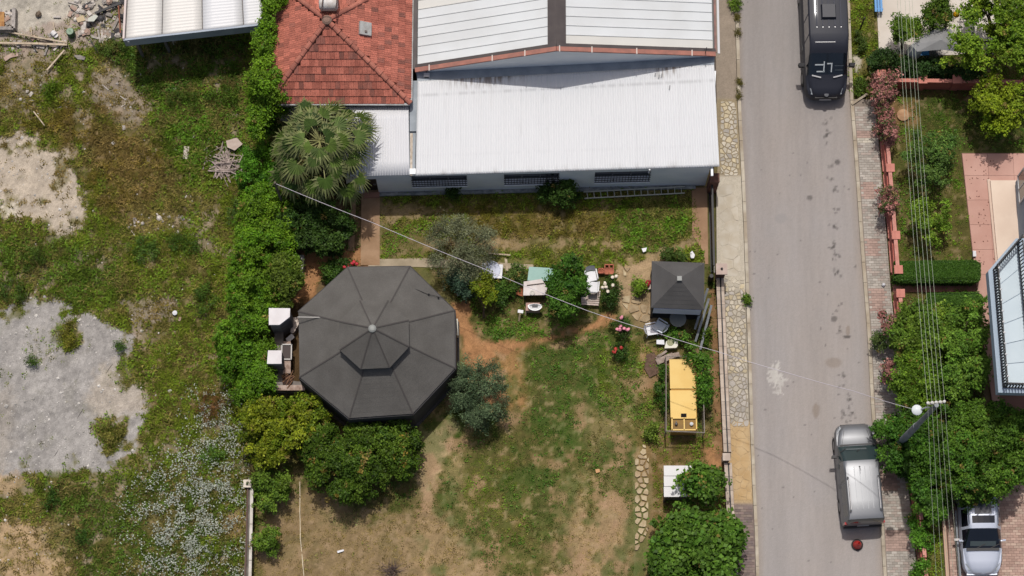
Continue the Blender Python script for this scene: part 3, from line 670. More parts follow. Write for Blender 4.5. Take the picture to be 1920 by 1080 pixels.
drive = sheet('driveway', [(1770, 955), (1800, 900), (2000, 880), (2000, 1240), (1786, 1240)], .05, mat('driveway joints', S(120, 96, 84), rough=.95))
bricks('paving_blocks', lambda y: np.interp(y, [900, 955, 1240], [1800, 1775, 1790]), lambda y: 1960, 905, 1110, .05, .012, [S(190, 160, 146), S(180, 150, 136), S(196, 170, 154)], drive, seed=8)
b = MB(); b.beam(W(1768, 958, .1), W(1778, 1110, .1), .14, .16); b.build('edging', mat('pinkish edging', S(206, 172, 150), rough=.9), drive)
sheet('brick_walk', [(1672, 532), (1836, 532), (1836, 546), (1675, 548)], .06, mat('reddish brick walk', S(170, 124, 110), S(150, 106, 94), 3, .9, bump=.3))  # mottled reddish brick colour

lv = MB(); rl_ = random.Random(9)
for k in range(90):
    x, y = rl_.uniform(1806, 1870), rl_.uniform(290, 500)
    if sdist(np.array([x]), np.array([y]), TP)[0] > -3: continue
    p = W(x, y, .10); a = rl_.uniform(0, 6.28); d = Vector((math.cos(a), math.sin(a), .15)) * rl_.uniform(.025, .05); e_ = Vector((-d.y, d.x, .01)) * .6
    lv.add([p - d, p + e_, p + d, p - e_], [(0, 1, 2, 3)])
lv.build('fallen_leaves', mat('dry leaf', S(104, 66, 52), rough=.9), terrace, kind='stuff')
# ================================================================== buildings
def ribbed(name, A, B_, C_, D_, n, h, m, parent, along='v', colf=None, rows=2, thick=.03, label=None):
    """corrugated sheet with ribs running from edge A-B to edge D-C"""
    A, B_, C_, D_ = (np.array(p) for p in (A, B_, C_, D_))
    us, hs = [], []
    for k in range(n):
        for f, q in ((0, 0), (.58, 0), (.68, 1), (.9, 1)): us.append((k + f) / n); hs.append(q * h)
    us.append(1.0); hs.append(0.0)
    us = np.array(us); hs = np.array(hs); vs = np.linspace(0, 1, rows)
    U, V = np.meshgrid(us, vs)
    P = A * ((1 - U) * (1 - V))[..., None] + B_ * (U * (1 - V))[..., None] + C_ * (U * V)[..., None] + D_ * ((1 - U) * V)[..., None]
    nrm = np.cross(B_ - A, A - D_); nrm = nrm / np.linalg.norm(nrm)
    if nrm[2] < 0: nrm = -nrm
    P = P + nrm * np.broadcast_to(hs, U.shape)[..., None]
    r, c = U.shape
    i = (np.arange(r - 1)[:, None] * c + np.arange(c - 1)).ravel()
    Fq = np.stack([i, i + 1, i + 1 + c, i + c], 1)
    pz = P.reshape(-1, 3)
    under = pz - nrm * thick                                     # the sheet has an underside and edges
    per = np.concatenate([np.arange(c), np.arange(1, r) * c + c - 1, (r - 1) * c + np.arange(c - 2, -1, -1), np.arange(r - 2, 0, -1) * c])
    q = np.roll(per, -1); N = len(pz)
    Fs = np.concatenate([Fq, Fq[:, ::-1] + N, np.stack([q, per, per + N, q + N], 1)])
    Vv = np.concatenate([pz, under])
    Cc = None
    if colf is not None: Cc = colf(np.concatenate([U.ravel(), U.ravel()]), np.concatenate([V.ravel(), V.ravel()]))
    return big_mesh(name, Vv, 4, Cc, m, parent, F_=Fs, label=label)

# ---------------------------------------------------------------- long annexe with the white corrugated roof
M_WALL = mat('grey blue render', (.78, .79, .80), (.70, .72, .74), 1.2, .85, bump=.15, fine=.05)
M_WALLB = mat('stained wall foot', S(120, 126, 128), S(176, 178, 176), 4, .9)
M_LEDGE = mat('grey gutter sheet', S(168, 176, 184), S(150, 158, 166), 2, .6, fine=.06)
M_DARK = mat('dark opening', S(30, 30, 32), rough=.5)
M_GLASS = mat('window glass', S(44, 50, 56), rough=.1, spec=.5)
M_BAR = mat('white grille', S(170, 172, 176), rough=.5)
M_BLACK = mat('black iron', S(48, 46, 48), rough=.55)
zb, zn = 2.9, 3.25
ann = thing('annexe', 'long low annexe under one wide white corrugated roof, barred windows facing the garden', 'building', W(1020, 355, 0))
A0, A1 = W(712, 361.5, 0), W(1322, 347.5, 0)                     # foot of the garden wall
def wpt(t, z): return Vector((A0.x + (A1.x - A0.x) * t, A0.y + (A1.y - A0.y) * t, z))
wdir = (A1 - A0).normalized(); wnor = Vector((wdir.y, -wdir.x, 0))  # pointing to the garden
WIN = []
def t_of(px): return ((px - 712) / (1322 - 712))
for (xa, xb) in ((775, 877), (945, 1047), (1112, 1215)):
    WIN.append((t_of(xa), t_of(xb)))
b = MB()
def wall_piece(t0, t1, z0, z1, dep=.25):
    p, q = wpt(t0, 0), wpt(t1, 0); r_, s_ = q - wnor * dep, p - wnor * dep
    b.prism([p, q, r_, s_], z0, z1, bottom=True)
tt = [0.0]
for a, c in WIN: tt += [a, c]
tt.append(1.0)
for k in range(0, len(tt), 2): wall_piece(tt[k], tt[k + 1], .0, 2.84)
for a, c in WIN: wall_piece(a, c, 0, 1.22); wall_piece(a, c, 2.46, 2.84)
p_ne, p_nw = W(1344, 128, zn), W(775, 158, zn)
e0 = wpt(1, 0) - wnor * .25
b.prism([e0, wpt(1, 0) - wnor * 0.02, Vector((p_ne.x, p_ne.y, 0)), Vector((p_ne.x - .25, p_ne.y, 0))], 0, 2.9)
b.build('wall', M_WALL, ann)
b = MB(); p, q = wpt(.0, 0) + wnor * .02, wpt(.97, 0) + wnor * .02
b.prism([p, q, q + wnor * .16, p + wnor * .16], 0, .14); b.build('plinth', M_WALLB, ann)
for a, c in WIN:
    p, q = wpt(a, 0), wpt(c, 0)
    f = MB(); f.prism([p - wnor * .20, q - wnor * .20, q - wnor * .23, p - wnor * .23], 1.22, 2.46)
    win = f.build('window', M_GLASS, ann)
    f = MB()
    f.beam(Vector((*p.xy, 1.25)) - wnor * .18, Vector((*q.xy, 1.25)) - wnor * .18, .05, .06); f.beam(Vector((*p.xy, 2.43)) - wnor * .18, Vector((*q.xy, 2.43)) - wnor * .18, .05, .06)
    for t in (0.01, .33, .66, .99):
        m_ = p.lerp(q, t) - wnor * .18; f.beam((m_.x, m_.y, 1.24), (m_.x, m_.y, 2.44), .05, .06)
    f.build('frame', mat('grey window frame', S(130, 132, 136), rough=.5), win)
    g = MB(); s_ = wnor * .13
    for z in (1.30, 1.62, 1.94, 2.26): g.beam(Vector((*p.xy, z)) + s_, Vector((*q.xy, z)) + s_, .025, .025)
    for k in range(19):
        m_ = p.lerp(q, (k + .5) / 19) + s_; g.tube([(m_.x, m_.y, 1.28), (m_.x, m_.y, 2.4)], .013, 5)
        if k % 6 == 0: g.beam((m_.x, m_.y, 1.30), Vector((m_.x, m_.y, 1.30)) - wnor * .14, .025)
    g.build('grille', M_BLACK, win)
    g = MB(); g.prism([p + wnor * .002, q + wnor * .002, q + wnor * .16, p + wnor * .16], 1.16, 1.22, bottom=True); g.build('sill', M_WALL, win)
def roof_cols(U, V):
    c = np.zeros(U.shape + (3,)) + np.array(S(229, 230, 232))
    c *= (.985 + .03 * fbm(U * 60, V * 2.5, 3, 2))[..., None]
    sh = np.floor(U * 13.7); c *= (1 + .012 * (np.modf(np.sin(sh * 12.9898) * 43758.5)[0]))[..., None]
    sj = (np.abs(np.modf(U * 13.7)[0] - .5) > .487)[..., None] * .06; c = c * (1 - sj)
    for vv in (.52, .80): c *= (1 - .07 * np.exp(-((V - vv) / .006) ** 2) * (fbm(U * 70, V * 0 + vv, 2, 9) > .42))[..., None]
    st = np.clip(1 - V / .13, 0, 1) * np.clip(fbm(U * 260, V * 9, 2, 5) - .42, 0, 1) * 5 * (np.exp(-((U - .22) / .10) ** 2) + .8 * np.exp(-((U - .84) / .05) ** 2))
    st = np.clip(st + np.clip((V - .93) / .07, 0, 1) * np.clip(fbm(U * 50, V * 4, 3, 15) - .45, 0, 1) * 1.2 + np.clip(fbm(U * 90, V * 3, 3, 25) - .70, 0, 1) * .5, 0, .75)[..., None]
    c = c * (1 - st) + np.array(S(120, 104, 88)) * st
    lp = (np.exp(-((V - .155) / .008) ** 2) * (.15 + .3 * (fbm(U * 80, V * 0, 2, 7) > .5)))[..., None]
    return c * (1 - lp * .5)
M_WHITE = mat('white painted sheet', vcol=True, rough=.45, spec=.3)
RA, RB, RC_, RD = W(783, 152, zn), W(1339, 121.5, zn), W(1349, 312, zb), W(779, 329, zb)
ribbed('roof', RA, RB, RC_, RD, 120, .010, M_WHITE, ann, colf=roof_cols, rows=40)
b = MB(); b.beam(W(1330, 121, zn - .1), W(1335, 330, zb - .25), .10, .14); b.build('verge_board', M_WALL, ann)
for (x, y, l) in ((1229, 137, 6), (1236, 140, 7), (1241, 138, 7), (1256, 160, 8)):
    b = MB(); p, q = W(x, y, zn + .05 - (y - 122) / 200 * .35), W(x - 1, y + l, zn + .05 - (y + l - 122) / 200 * .35); b.beam(p, q, .045, .02)
    b.build('patch_strip', mat('grey patch', S(150, 150, 152), rough=.6), ann)
b = MB(); b.tube([W(1218, 318, zb - .02), W(1217, 322, zb - .3), W(1216, 324, zb - .35)], .035, 8); b.build('drain_pipe', mat('white pipe', S(225, 225, 228), rough=.4), ann)
# ledge and small lean-to roof on the left of it
led = [W(768, 152, 3.12), W(783, 151, 3.12), W(783, 246, 2.9), W(768, 246, 2.9)]
b = MB(); b.add(led + [v - Vector((0, 0, .15)) for v in led], [(3, 2, 1, 0), (4, 5, 6, 7), (0, 1, 5, 4), (1, 2, 6, 5), (2, 3, 7, 6), (3, 0, 4, 7)])
b.prism(xy(WP([(768, 246), (780, 246), (778, 329), (768, 329)], 2.75)), 2.6, 2.78)
b.build('valley_gutter', M_LEDGE, ann)
b = MB(); b.prism(xy(WP([(769, 250), (774, 250), (773, 329), (769, 329)], 2.79)), 2.75, 2.80); b.build('valley_screed', mat('flaking screed', S(226, 214, 200), S(190, 174, 156), 6, .9), ann)

leanto = thing('lean_to', 'small white lean-to roof between the palm and the wide annexe roof', 'lean-to', W(700, 345, 0))
ribbed('roof', W(648, 199, 3.1), W(766, 197, 3.1), W(768, 328, 2.85), W(640, 331, 2.85), 26, .010, M_WHITE, leanto, colf=lambda U, V: np.zeros(U.shape + (3,)) + np.array(S(227, 227, 230)) * (.96 + .08 * fbm(U * 14, V * 3, 3, 4))[..., None], rows=6)
lw0, lw1 = W(655, 364, 0), A0
b = MB()
ld = (lw1 - lw0)
def lp_(t, d=0): return Vector((lw0.x + ld.x * t, lw0.y + ld.y * t + d, 0))
for t0, t1 in ((0, .50), (.97, 1.0)): b.prism([lp_(t0), lp_(t1), lp_(t1, .25), lp_(t0, .25)], 0, 2.78)
b.prism([lp_(.5), lp_(.97), lp_(.97, .25), lp_(.5, .25)], 2.2, 2.78, bottom=True)
b.prism([lp_(0), lp_(0, 3.2), lp_(0, 3.2) + Vector((.25, 0, 0)), lp_(0) + Vector((.25, 0, 0))], 0, 2.78)
b.build('wall', M_WALL, leanto)
b = MB(); b.prism([lp_(.5, .12), lp_(.97, .12), lp_(.97, .18), lp_(.5, .18)], .02, 2.2)
dr = b.build('door', mat('dark brown door', S(46, 38, 36), rough=.6), leanto)
b = MB(); h_ = lp_(.88, .09); b.box((h_.x, h_.y, 1.05), (.12, .05, .04)); b.build('handle', mat('steel', S(180, 180, 180), rough=.3, metal=.8), dr)
b = MB(); b.prism([lp_(.5, -.25), lp_(1.0, -.25), lp_(1.0, -.004), lp_(.5, -.004)], 0, .16); b.build('doorstep', mat('doorstep', S(176, 130, 110), rough=.85), leanto)

# ---------------------------------------------------------------- gabled hall behind, pale panelled roof
ze, za = 3.5, 5.5
hall = thing('gabled_hall', 'tall hall with a pale panelled gable roof and dark ridge behind the annexe', 'building', W(1060, 110, 0))
L0, RD0, R0 = W(779, 131, ze), W(1043, 91, za), W(1341, 101, ze)
north = Vector((0.0, 1.0, 0))
yN = 9.0                                                            # metres the hall runs to the north
def roofpt(side, t, u):
    """t along the slope from ridge to eave, u metres north of the gable"""
    e = L0 if side < 0 else R0
    return RD0 + (e - RD0) * t + north * u + Vector((0, 0, 0))
M_PAN = mat('pale roof panel', S(229, 232, 233), S(222, 224, 224), .7, .4, rnd=.02, fine=.02)
M_PANW = mat('cream roof panel', S(228, 226, 219), S(222, 220, 214), .8, .45, rnd=.03, fine=.03)
pw = .432
for side in (-1, 1):
    for k in range(int(yN / pw)):
        u0 = .20 + k * pw; u1 = u0 + pw - .012
        a, b_, c, d = roofpt(side, .055, u0), roofpt(side, .985, u0), roofpt(side, .985, u1), roofpt(side, .055, u1)
        up = Vector((0, 0, .035))
        mb = MB(); s1, s2 = roofpt(side, .055, u0 + .035) + up * 1.6, roofpt(side, .985, u0 + .035) + up * 1.6
        a2, b2 = roofpt(side, .055, u0 + .06) + up * .3, roofpt(side, .985, u0 + .06) + up * .3
        # seam upstand at the southern edge, then the flat pan
        lo = [a + up * .0, b_ + up * .0, b_ + up * 1.3, a + up * 1.3]
        mb.add([a, b_, b_ + up * 1.2, a + up * 1.2, s2 - up * .3, s1 - up * .3, b2, a2, c + up * .3, d + up * .3, c - up, d - up],
               [(0, 1, 2, 3), (3, 2, 4, 5), (5, 4, 6, 7), (7, 6, 8, 9), (9, 8, 10, 11)])
        mb.build('roof_panel', M_PANW if (side > 0 and k < 1) or R.random() < .06 else M_PAN, hall)
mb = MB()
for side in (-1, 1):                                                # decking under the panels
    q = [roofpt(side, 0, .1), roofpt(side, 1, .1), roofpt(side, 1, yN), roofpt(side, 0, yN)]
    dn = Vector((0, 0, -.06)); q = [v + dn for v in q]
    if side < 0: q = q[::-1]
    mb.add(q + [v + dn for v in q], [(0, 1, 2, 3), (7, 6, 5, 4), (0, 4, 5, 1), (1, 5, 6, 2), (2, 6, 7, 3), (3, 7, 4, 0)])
mb.build('roof_deck', mat('seam line grey', S(120, 122, 122), rough=.8), hall)  # grey decking that shows in the seams between panels
M_RIDGE = mat('dark brown flashing', S(86, 78, 76), S(74, 66, 66), 2, .6)
mb = MB()
for side in (-1, 1):
    q = [roofpt(side, 0, .22), roofpt(side, .060, .22), roofpt(side, .060, yN), roofpt(side, 0, yN)]
    q = [v + Vector((0, 0, .085)) for v in q]
    if side > 0: q = q[::-1]
    mb.add(q + [v - Vector((0, 0, .07)) for v in q], [(3, 2, 1, 0), (0, 1, 5, 4), (1, 2, 6, 5), (2, 3, 7, 6)])
mb.build('ridge_cap', M_RIDGE, hall)
mb = MB(); mc = MB()
for side in (-1, 1):                                                # coping on the gable: red strip, dark flashing behind it
    a, b_ = roofpt(side, 0, 0), roofpt(side, 1.0, 0)
    a1, b1 = a + Vector((0, 0, .10)), b_ + Vector((0, 0, .10))
    mb.beam(a1 + Vector((0, -.05, 0)), b1 + Vector((0, -.05, 0)), .20, .10)
    mc.beam(a1 + Vector((0, .13, .01)), b1 + Vector((0, .13, .01)), .15, .07)
mb.build('coping', mat('red coping paint', S(182, 122, 106), S(158, 110, 98), 3, .7, fine=.1), hall)
mc.build('flashing', M_RIDGE, hall)
for t, side in ((.45, -1), (.9, -1), (.02, 1), (.5, 1), (.85, 1), (.22, -1), (.22, 1)):
    a = roofpt(side, t, -.05) + Vector((0, 0, .16)); mb = MB(); mb.box(a, (.05, .28, .03)); mb.build('coping_clip', mat('pale clip', S(214, 200, 190), rough=.6), hall)
mb = MB()                                                           # gable wall and side walls
zl = 3.25
g0, g1, g2 = L0 + Vector((0, -.02, 0)), RD0 + Vector((0, -.02, .03)), R0 + Vector((-.05, -.02, 0))
dn = lambda v, z=0: Vector((v.x, v.y, z))
th = Vector((0, .22, 0))
mb.add([dn(g0), dn(g2), g2, g1, g0, dn(g0) + th, dn(g2) + th, g2 + th, g1 + th, g0 + th], [(0, 1, 2, 3, 4), (9, 8, 7, 6, 5), (1, 6, 7, 2), (0, 4, 9, 5)])
e_ = R0 + Vector((-.12, .2, -.05)); mb.prism([dn(e_), dn(e_ + north * yN), dn(e_ + north * yN) - Vector((.25, 0, 0)), dn(e_) - Vector((.25, 0, 0))], 0, ze - .1)
e_ = L0 + Vector((.1, .2, -.05)); mb.prism([dn(e_) + Vector((.25, 0, 0)), dn(e_ + north * yN) + Vector((.25, 0, 0)), dn(e_ + north * yN), dn(e_)], 0, ze - .1)
mb.build('wall', mat('pale gable render', (.80, .80, .79), (.74, .75, .75), 1.2, .8, fine=.04), hall)
mb = MB(); q0, q1, q2, q3 = W(781, 134, zl), W(1340, 106, zl), W(1339, 124, zl), W(783, 155, zl)
mb.prism([q0, q1, q2, q3], zl - .12, zl - .01); mb.build('ledge', M_LEDGE, hall)
mb = MB()
p0, p1 = roofpt(1, 1.0, .05), roofpt(1, 1.0, yN)
mb.beam(p0 + Vector((.02, 0, 0)), p1 + Vector((.02, 0, 0)), .09, .12); mb.build('gutter', mat('brown gutter', S(150, 106, 96), S(120, 90, 84), 3, .6), hall)
mb = MB(); mb.beam(p0 + Vector((.17, 0, -.12)), p1 + Vector((.17, 0, -.12)), .10, .08); mb.build('fascia', mat('white fascia', S(214, 214, 216), rough=.6), hall)
mb = MB(); p0, p1 = roofpt(-1, 1.0, .02), roofpt(-1, 1.0, yN)
mb.beam(p0 + Vector((-.02, 0, .02)), p1 + Vector((-.02, 0, .02)), .16, .12); mb.build('gutter', M_RIDGE, hall)
mb = MB(); q = W(1322, 102, ze + .1); mb.tube([q, q + Vector((0, 0, .9))], .02, 5); mb.tube([q + Vector((-.1, 0, .6)), q + Vector((.25, 0, .6))], .015, 5); mb.build('aerial', M_BLACK, hall)
fl = thing('floodlight', 'small white floodlight fixed under the left end of the hall gable', 'lamp', W(800, 141, 3.3))
q = W(800, 141, 3.3); mb = MB(); mb.box(q, (.26, .18, .16)); mb.build('housing', mat('white plastic', S(222, 222, 222), rough=.4), fl)
mb = MB(); mb.box(q + Vector((0, -.1, -.02)), (.2, .02, .12)); mb.build('lens', M_GLASS, fl); mb = MB(); mb.beam(q, q + Vector((0, .25, -.05)), .05); mb.build('bracket', M_BLACK, fl)

# ---------------------------------------------------------------- house with the red tiled pyramid roof
zt, zr = 3.4, 5.4
house = thing('tiled_house', 'house under a red clay tile pyramid roof, roof hatch on its right slope', 'house', W(640, 190, 0))
cSW, cSE = W(502, 193, zt), W(769, 193, zt); cNE, cNW = W(772, -46, zt), W(502, -46, zt)
apx = W(613, 38, zr)
M_TILE = mat('clay roof tile', S(192, 116, 98), S(172, 100, 84), 2.2, .8, bump=.25, rnd=.20, fine=.18, fscale=14)
M_TILED = mat('weathered roof tile', S(158, 98, 84), S(136, 90, 80), 3, .85, bump=.25, rnd=.22, fine=.15, fscale=14)
mb = MB(); cs = [cSW, cSE, cNE, cNW]
mb.add(cs + [apx - Vector((0, 0, .04))], [(0, 1, 4), (1, 2, 4), (2, 3, 4), (3, 0, 4)])
mb.build('roof_bed', mat('roof bedding', S(120, 66, 52), rough=.95), house)
ntile = 0
rtile = random.Random(21)
_tm = {}
def tile_mesh(w, l, k):
    """a small pantile: shallow double roll, butt edge at the lower end"""
    if k in _tm: return _tm[k]
    n = 6; vs = []
    for j in (0, 1):
        for i_ in range(n + 1):
            x = -w / 2 + w * i_ / n; h = .018 * math.sin(i_ / n * 2 * math.pi) ** 2
            vs.append((x, -l / 2 if j == 0 else l / 2, h + (.045 if j == 0 else .004)))
    for i_ in range(n + 1): x, y, z = vs[i_]; vs.append((x, y, z - .04))
    b2 = MB(); b2.add(vs, [(i_, i_ + 1, n + 2 + i_, n + 1 + i_) for i_ in range(n)] + [(2 * n + 2 + i_, 2 * n + 3 + i_, i_ + 1, i_) for i_ in range(n)] +
                    [(0, n + 1, 2 * n + 2), (n, 3 * n + 2, 2 * n + 1)])
    _tm[k] = b2.mesh('tile'); return _tm[k]
hl = wloc(house)
def tile_face(p, q, top, singles):
    """courses of tiles between eave p-q and the apex"""
    global ntile
    ex = (q - p); Wd = ex.length; ex.normalize()
    foot = p + ex * (top - p).dot(ex); sl = (top - foot); Ls = sl.length; sl.normalize()
    nrm = ex.cross(sl).normalized()
    if nrm.z < 0: nrm = -nrm
    Mx = Matrix((ex, sl, nrm)).transposed().to_4x4()
    rest = MB(); cl, tw = .335, .20
    for r_ in range(int(Ls / cl) + 1):
        y = r_ * cl + cl / 2
        f = y / Ls
        if f > .97: break
        xa = (foot - p).length * f; xb = Wd - (q - foot).length * f
        k0 = int(xa / tw); x = k0 * tw + (tw / 2 if r_ % 2 else 0)
        while x < xb:
            if x > xa - .02 and x + tw < xb + .10:
                c = p + ex * (x + tw / 2) + sl * y + nrm * .015
                dark = rtile.random() < (.10 if f > .3 else .16)
                if singles and ntile < 300:
                    me = tile_mesh(tw - .006, cl + .03, 'd' if dark else 'n')
                    o = bpy.data.objects.new('tile', me); COL.objects.link(o)
                    if not me.materials: me.materials.append(M_TILED if dark else M_TILE)
                    o.parent = house; o.matrix_local = Matrix.Translation(c - hl) @ Mx @ Matrix.Rotation(rtile.uniform(-.025, .025), 4, 'Z')
                    ntile += 1
                else:
                    me = tile_mesh(tw - .006, cl + .03, 'n'); T_ = Matrix.Translation(c) @ Mx
                    g = rtile.uniform(.75, 1.2) * (.72 if dark else 1); bc = S(190, 114, 96); rest.cur = (bc[0] * g, bc[1] * g * (1.1 if dark else 1), bc[2] * g * (1.15 if dark else 1))
                    rest.add([T_ @ v.co for v in me.vertices], [tuple(pp.vertices) for pp in me.polygons])
            x += tw
    if rest.v: rest.build('tile_field', mat('clay tile field', vcol=True, rough=.8, bump=.25, fine=.18, fscale=14), house, kind='stuff')
tile_face(cSW, cSE, apx, True)
tile_face(cSE, cNE, apx, True)
tile_face(cNW, cSW, apx, False)
tile_face(cNE, cNW, apx, False)
M_HIP = mat('hip tile', S(186, 118, 100), S(160, 98, 84), 3, .8, bump=.2, rnd=.15)
for c in cs:
    n = int((apx - c).length / .36)
    for k in range(n):
        a, b_ = c.lerp(apx, (k) / n), c.lerp(apx, (k + 1.1) / n)
        mb = MB(); d = (b_ - a).normalized(); side = d.cross(Vector((0, 0, 1))).normalized(); upv = side.cross(d)
        vs = []
        for j, (pp, rr_) in enumerate(((a, .125), (b_, .10))):
            for i_ in range(6):
                t = math.pi * i_ / 5; vs.append(pp + side * (math.cos(t) * rr_) + upv * (math.sin(t) * rr_ * .85 + (.05 if j == 0 else .02)))
        mb.add(vs, [(i_, i_ + 1, 7 + i_, 6 + i_) for i_ in range(5)] + [(0, 1, 2, 3, 4, 5)])
        mb.build('hip_tile', M_HIP, house)
mb = MB(); mb.lathe(apx + Vector((0, 0, .02)), [(.22, -.05), (.22, .06), (.14, .14), (.04, .17)], 10); mb.build('finial', mat('mortar cap', S(150, 122, 108), rough=.9), house)
mb = MB()
for a, b_ in ((cSW, cSE), (cSE, cNE)):
    mb.beam(a + Vector((0, 0, -.03)) + (Vector((0, -.06, 0)) if a is cSW else Vector((.05, 0, 0))), b_ + Vector((0, 0, -.03)) + (Vector((0, -.06, 0)) if a is cSW else Vector((.05, 0, 0))), .10, .09)
mb.build('gutter', mat('zinc gutter', S(176, 178, 180), S(140, 138, 136), 3, .5), house)
mb = MB(); i_ = .25
wl = [Vector((cSW.x + i_, cSW.y + i_, 0)), Vector((cSE.x - i_, cSE.y + i_, 0)), Vector((cNE.x - i_, cNE.y - i_, 0)), Vector((cNW.x + i_, cNW.y - i_, 0))]
mb.prism(wl, 0, zt - .05); mb.build('wall', mat('cream house render', S(214, 204, 188), rough=.9), house)
# hatch on the right slope
ex = (cNE - cSE).normalized(); foot = cSE + ex * (apx - cSE).dot(ex); sl = (apx - foot).normalized(); nrm = ex.cross(sl)
nrm = nrm if nrm.z > 0 else -nrm
Mx = Matrix((ex, sl, nrm)).transposed()
hz = 4.72; hc = W(683, 55, hz)
hc = W(683, 55, (foot + sl * ((hc - foot).dot(sl))).z); hc += nrm * .09
mb = MB(); mb.box(hc, (.60, .55, .14), M=Mx); hat = mb.build('roof_hatch', mat('grey hatch', S(186, 188, 186), S(168, 166, 162), 4, .6), house)
mb = MB(); mb.box(hc + ex * -.16 + nrm * .09, (.10, .10, .05), M=Mx); mb.build('knob', mat('hatch knob', S(120, 110, 104), rough=.6), hat)
# metal tank frame behind the peak
tf = thing('tank_frame', 'dark metal stand holding a white water tank on the tiled roof above the peak', 'water tank', W(618, 22, 5.2))
mb = MB()
for (x, y) in ((603, 20), (629, 20), (606, -6), (633, -6)): mb.tube([W(x, y, 4.6), W(x, y, 6.0)], .03, 6)
for z in (5.0, 5.95):
    for p, q in (((603, 20), (629, 20)), ((629, 20), (633, -6)), ((633, -6), (606, -6)), ((606, -6), (603, 20))): mb.tube([W(*p, z), W(*q, z)], .025, 6)
mb.build('stand', mat('rusty dark steel', S(84, 66, 62), rough=.7), tf)
p = W(616, 6, 5.55); mb = MB(); n = 14
ring = lambda x, r_: [(p.x + x, p.y + r_ * math.cos(2 * math.pi * j / n), p.z + r_ * math.sin(2 * math.pi * j / n)) for j in range(n)]
vs = []
for x, r_ in ((-.42, .01), (-.40, .25), (-.34, .31), (.34, .31), (.40, .25), (.42, .01)): vs += ring(x, r_)
mb.add(vs, [(k * n + j, (k + 1) * n + j, (k + 1) * n + (j + 1) % n, k * n + (j + 1) % n) for k in range(5) for j in range(n)])
mb.build('tank', mat('white tank', S(226, 222, 218), S(200, 190, 182), 5, .5), tf, smooth=40)

# ---------------------------------------------------------------- shed roof at top left
zs = 3.05
shed = thing('open_shed', 'open shed with a white panelled roof and a grey steel edge beam, rubble beside it', 'shed', W(360, 130, 0))
sA, sB, sC, sD = W(243, -140, zs + .35), W(484, -140, zs + .35), W(498, 43, zs), W(232, 73, zs)
def sl_(u, v):
    a = sA.lerp(sB, u); d = sD.lerp(sC, u); return a.lerp(d, v)
cuts = [0, .012, .27, .555, .845, 1.0]
M_SH = mat('white shed sheet', vcol=True, rough=.45)
for k in range(1, 5):
    u0, u1 = cuts[k] + .004, cuts[k + 1] - .004
    base = S((236, 232, 226) if k in (1, 2) else (232, 232, 234))
    ribbed('roof_sheet', sl_(u0, 1), sl_(u0, 0), sl_(u1, 0), sl_(u1, 1), 34, .005, M_SH, shed, rows=5,
           colf=lambda U, V, base=base, k=k: np.zeros(U.shape + (3,)) + np.array(base) * (.97 + .05 * fbm(U * 2 + k, V * 3, 3, 6))[..., None])
b = MB(); dz = Vector((0, 0, -.04))
b.add([sA + dz, sB + dz, sC + dz, sD + dz, sA + dz * 3, sB + dz * 3, sC + dz * 3, sD + dz * 3], [(3, 2, 1, 0), (4, 5, 6, 7), (0, 1, 5, 4), (1, 2, 6, 5), (2, 3, 7, 6), (3, 0, 4, 7)])
b.build('roof_deck', mat('shed lap grey', S(130, 126, 124), rough=.8), shed)
b = MB(); b.beam(sD + Vector((0, 0, .04)), sA + Vector((0, 0, .04)), .09, .07); b.build('verge_trim', mat('pale pink trim', S(226, 210, 204), rough=.6), shed)
b = MB(); b.beam(sD + Vector((-.02, -.03, -.37)), sC + Vector((.02, -.03, -.37)), .10, .74); b.build('edge_beam', mat('grey steel beam', S(176, 186, 200), S(160, 170, 184), 1.2, .55, fine=.05), shed)
b = MB(); p = sD.lerp(sC, .03) + Vector((0, -.10, -.2)); b.box(p, (.09, .04, .22)); b.build('bracket', mat('white bracket', S(226, 228, 230), rough=.5), shed)
for u, v in ((.06, .96), (.25, .94), (.94, .96), (.06, .35), (.94, .35)):
    p = sl_(u, v); b = MB(); b.beam((p.x, p.y, 0), (p.x, p.y, p.z - .1), .12, .12); b.build('post', mat('shed post', S(120, 112, 104), rough=.8), shed)
for k in range(3):
    p, q = sl_(.02, .25 + .3 * k) + Vector((0, 0, -.16)), sl_(.98, .25 + .3 * k) + Vector((0, 0, -.16)); b = MB(); b.beam(p, q, .08, .1); b.build('purlin', mat('shed post', S(120, 112, 104)), shed)
b = MB(); p = sl_(.02, .05); q = sl_(.98, .05); b.prism([(p.x, p.y - .2, 0), (q.x, q.y - .2, 0), (q.x, q.y, 0), (p.x, p.y, 0)], 0, 2.9); b.build('back_wall', mat('shed back wall', S(150, 146, 140), rough=.9), shed)

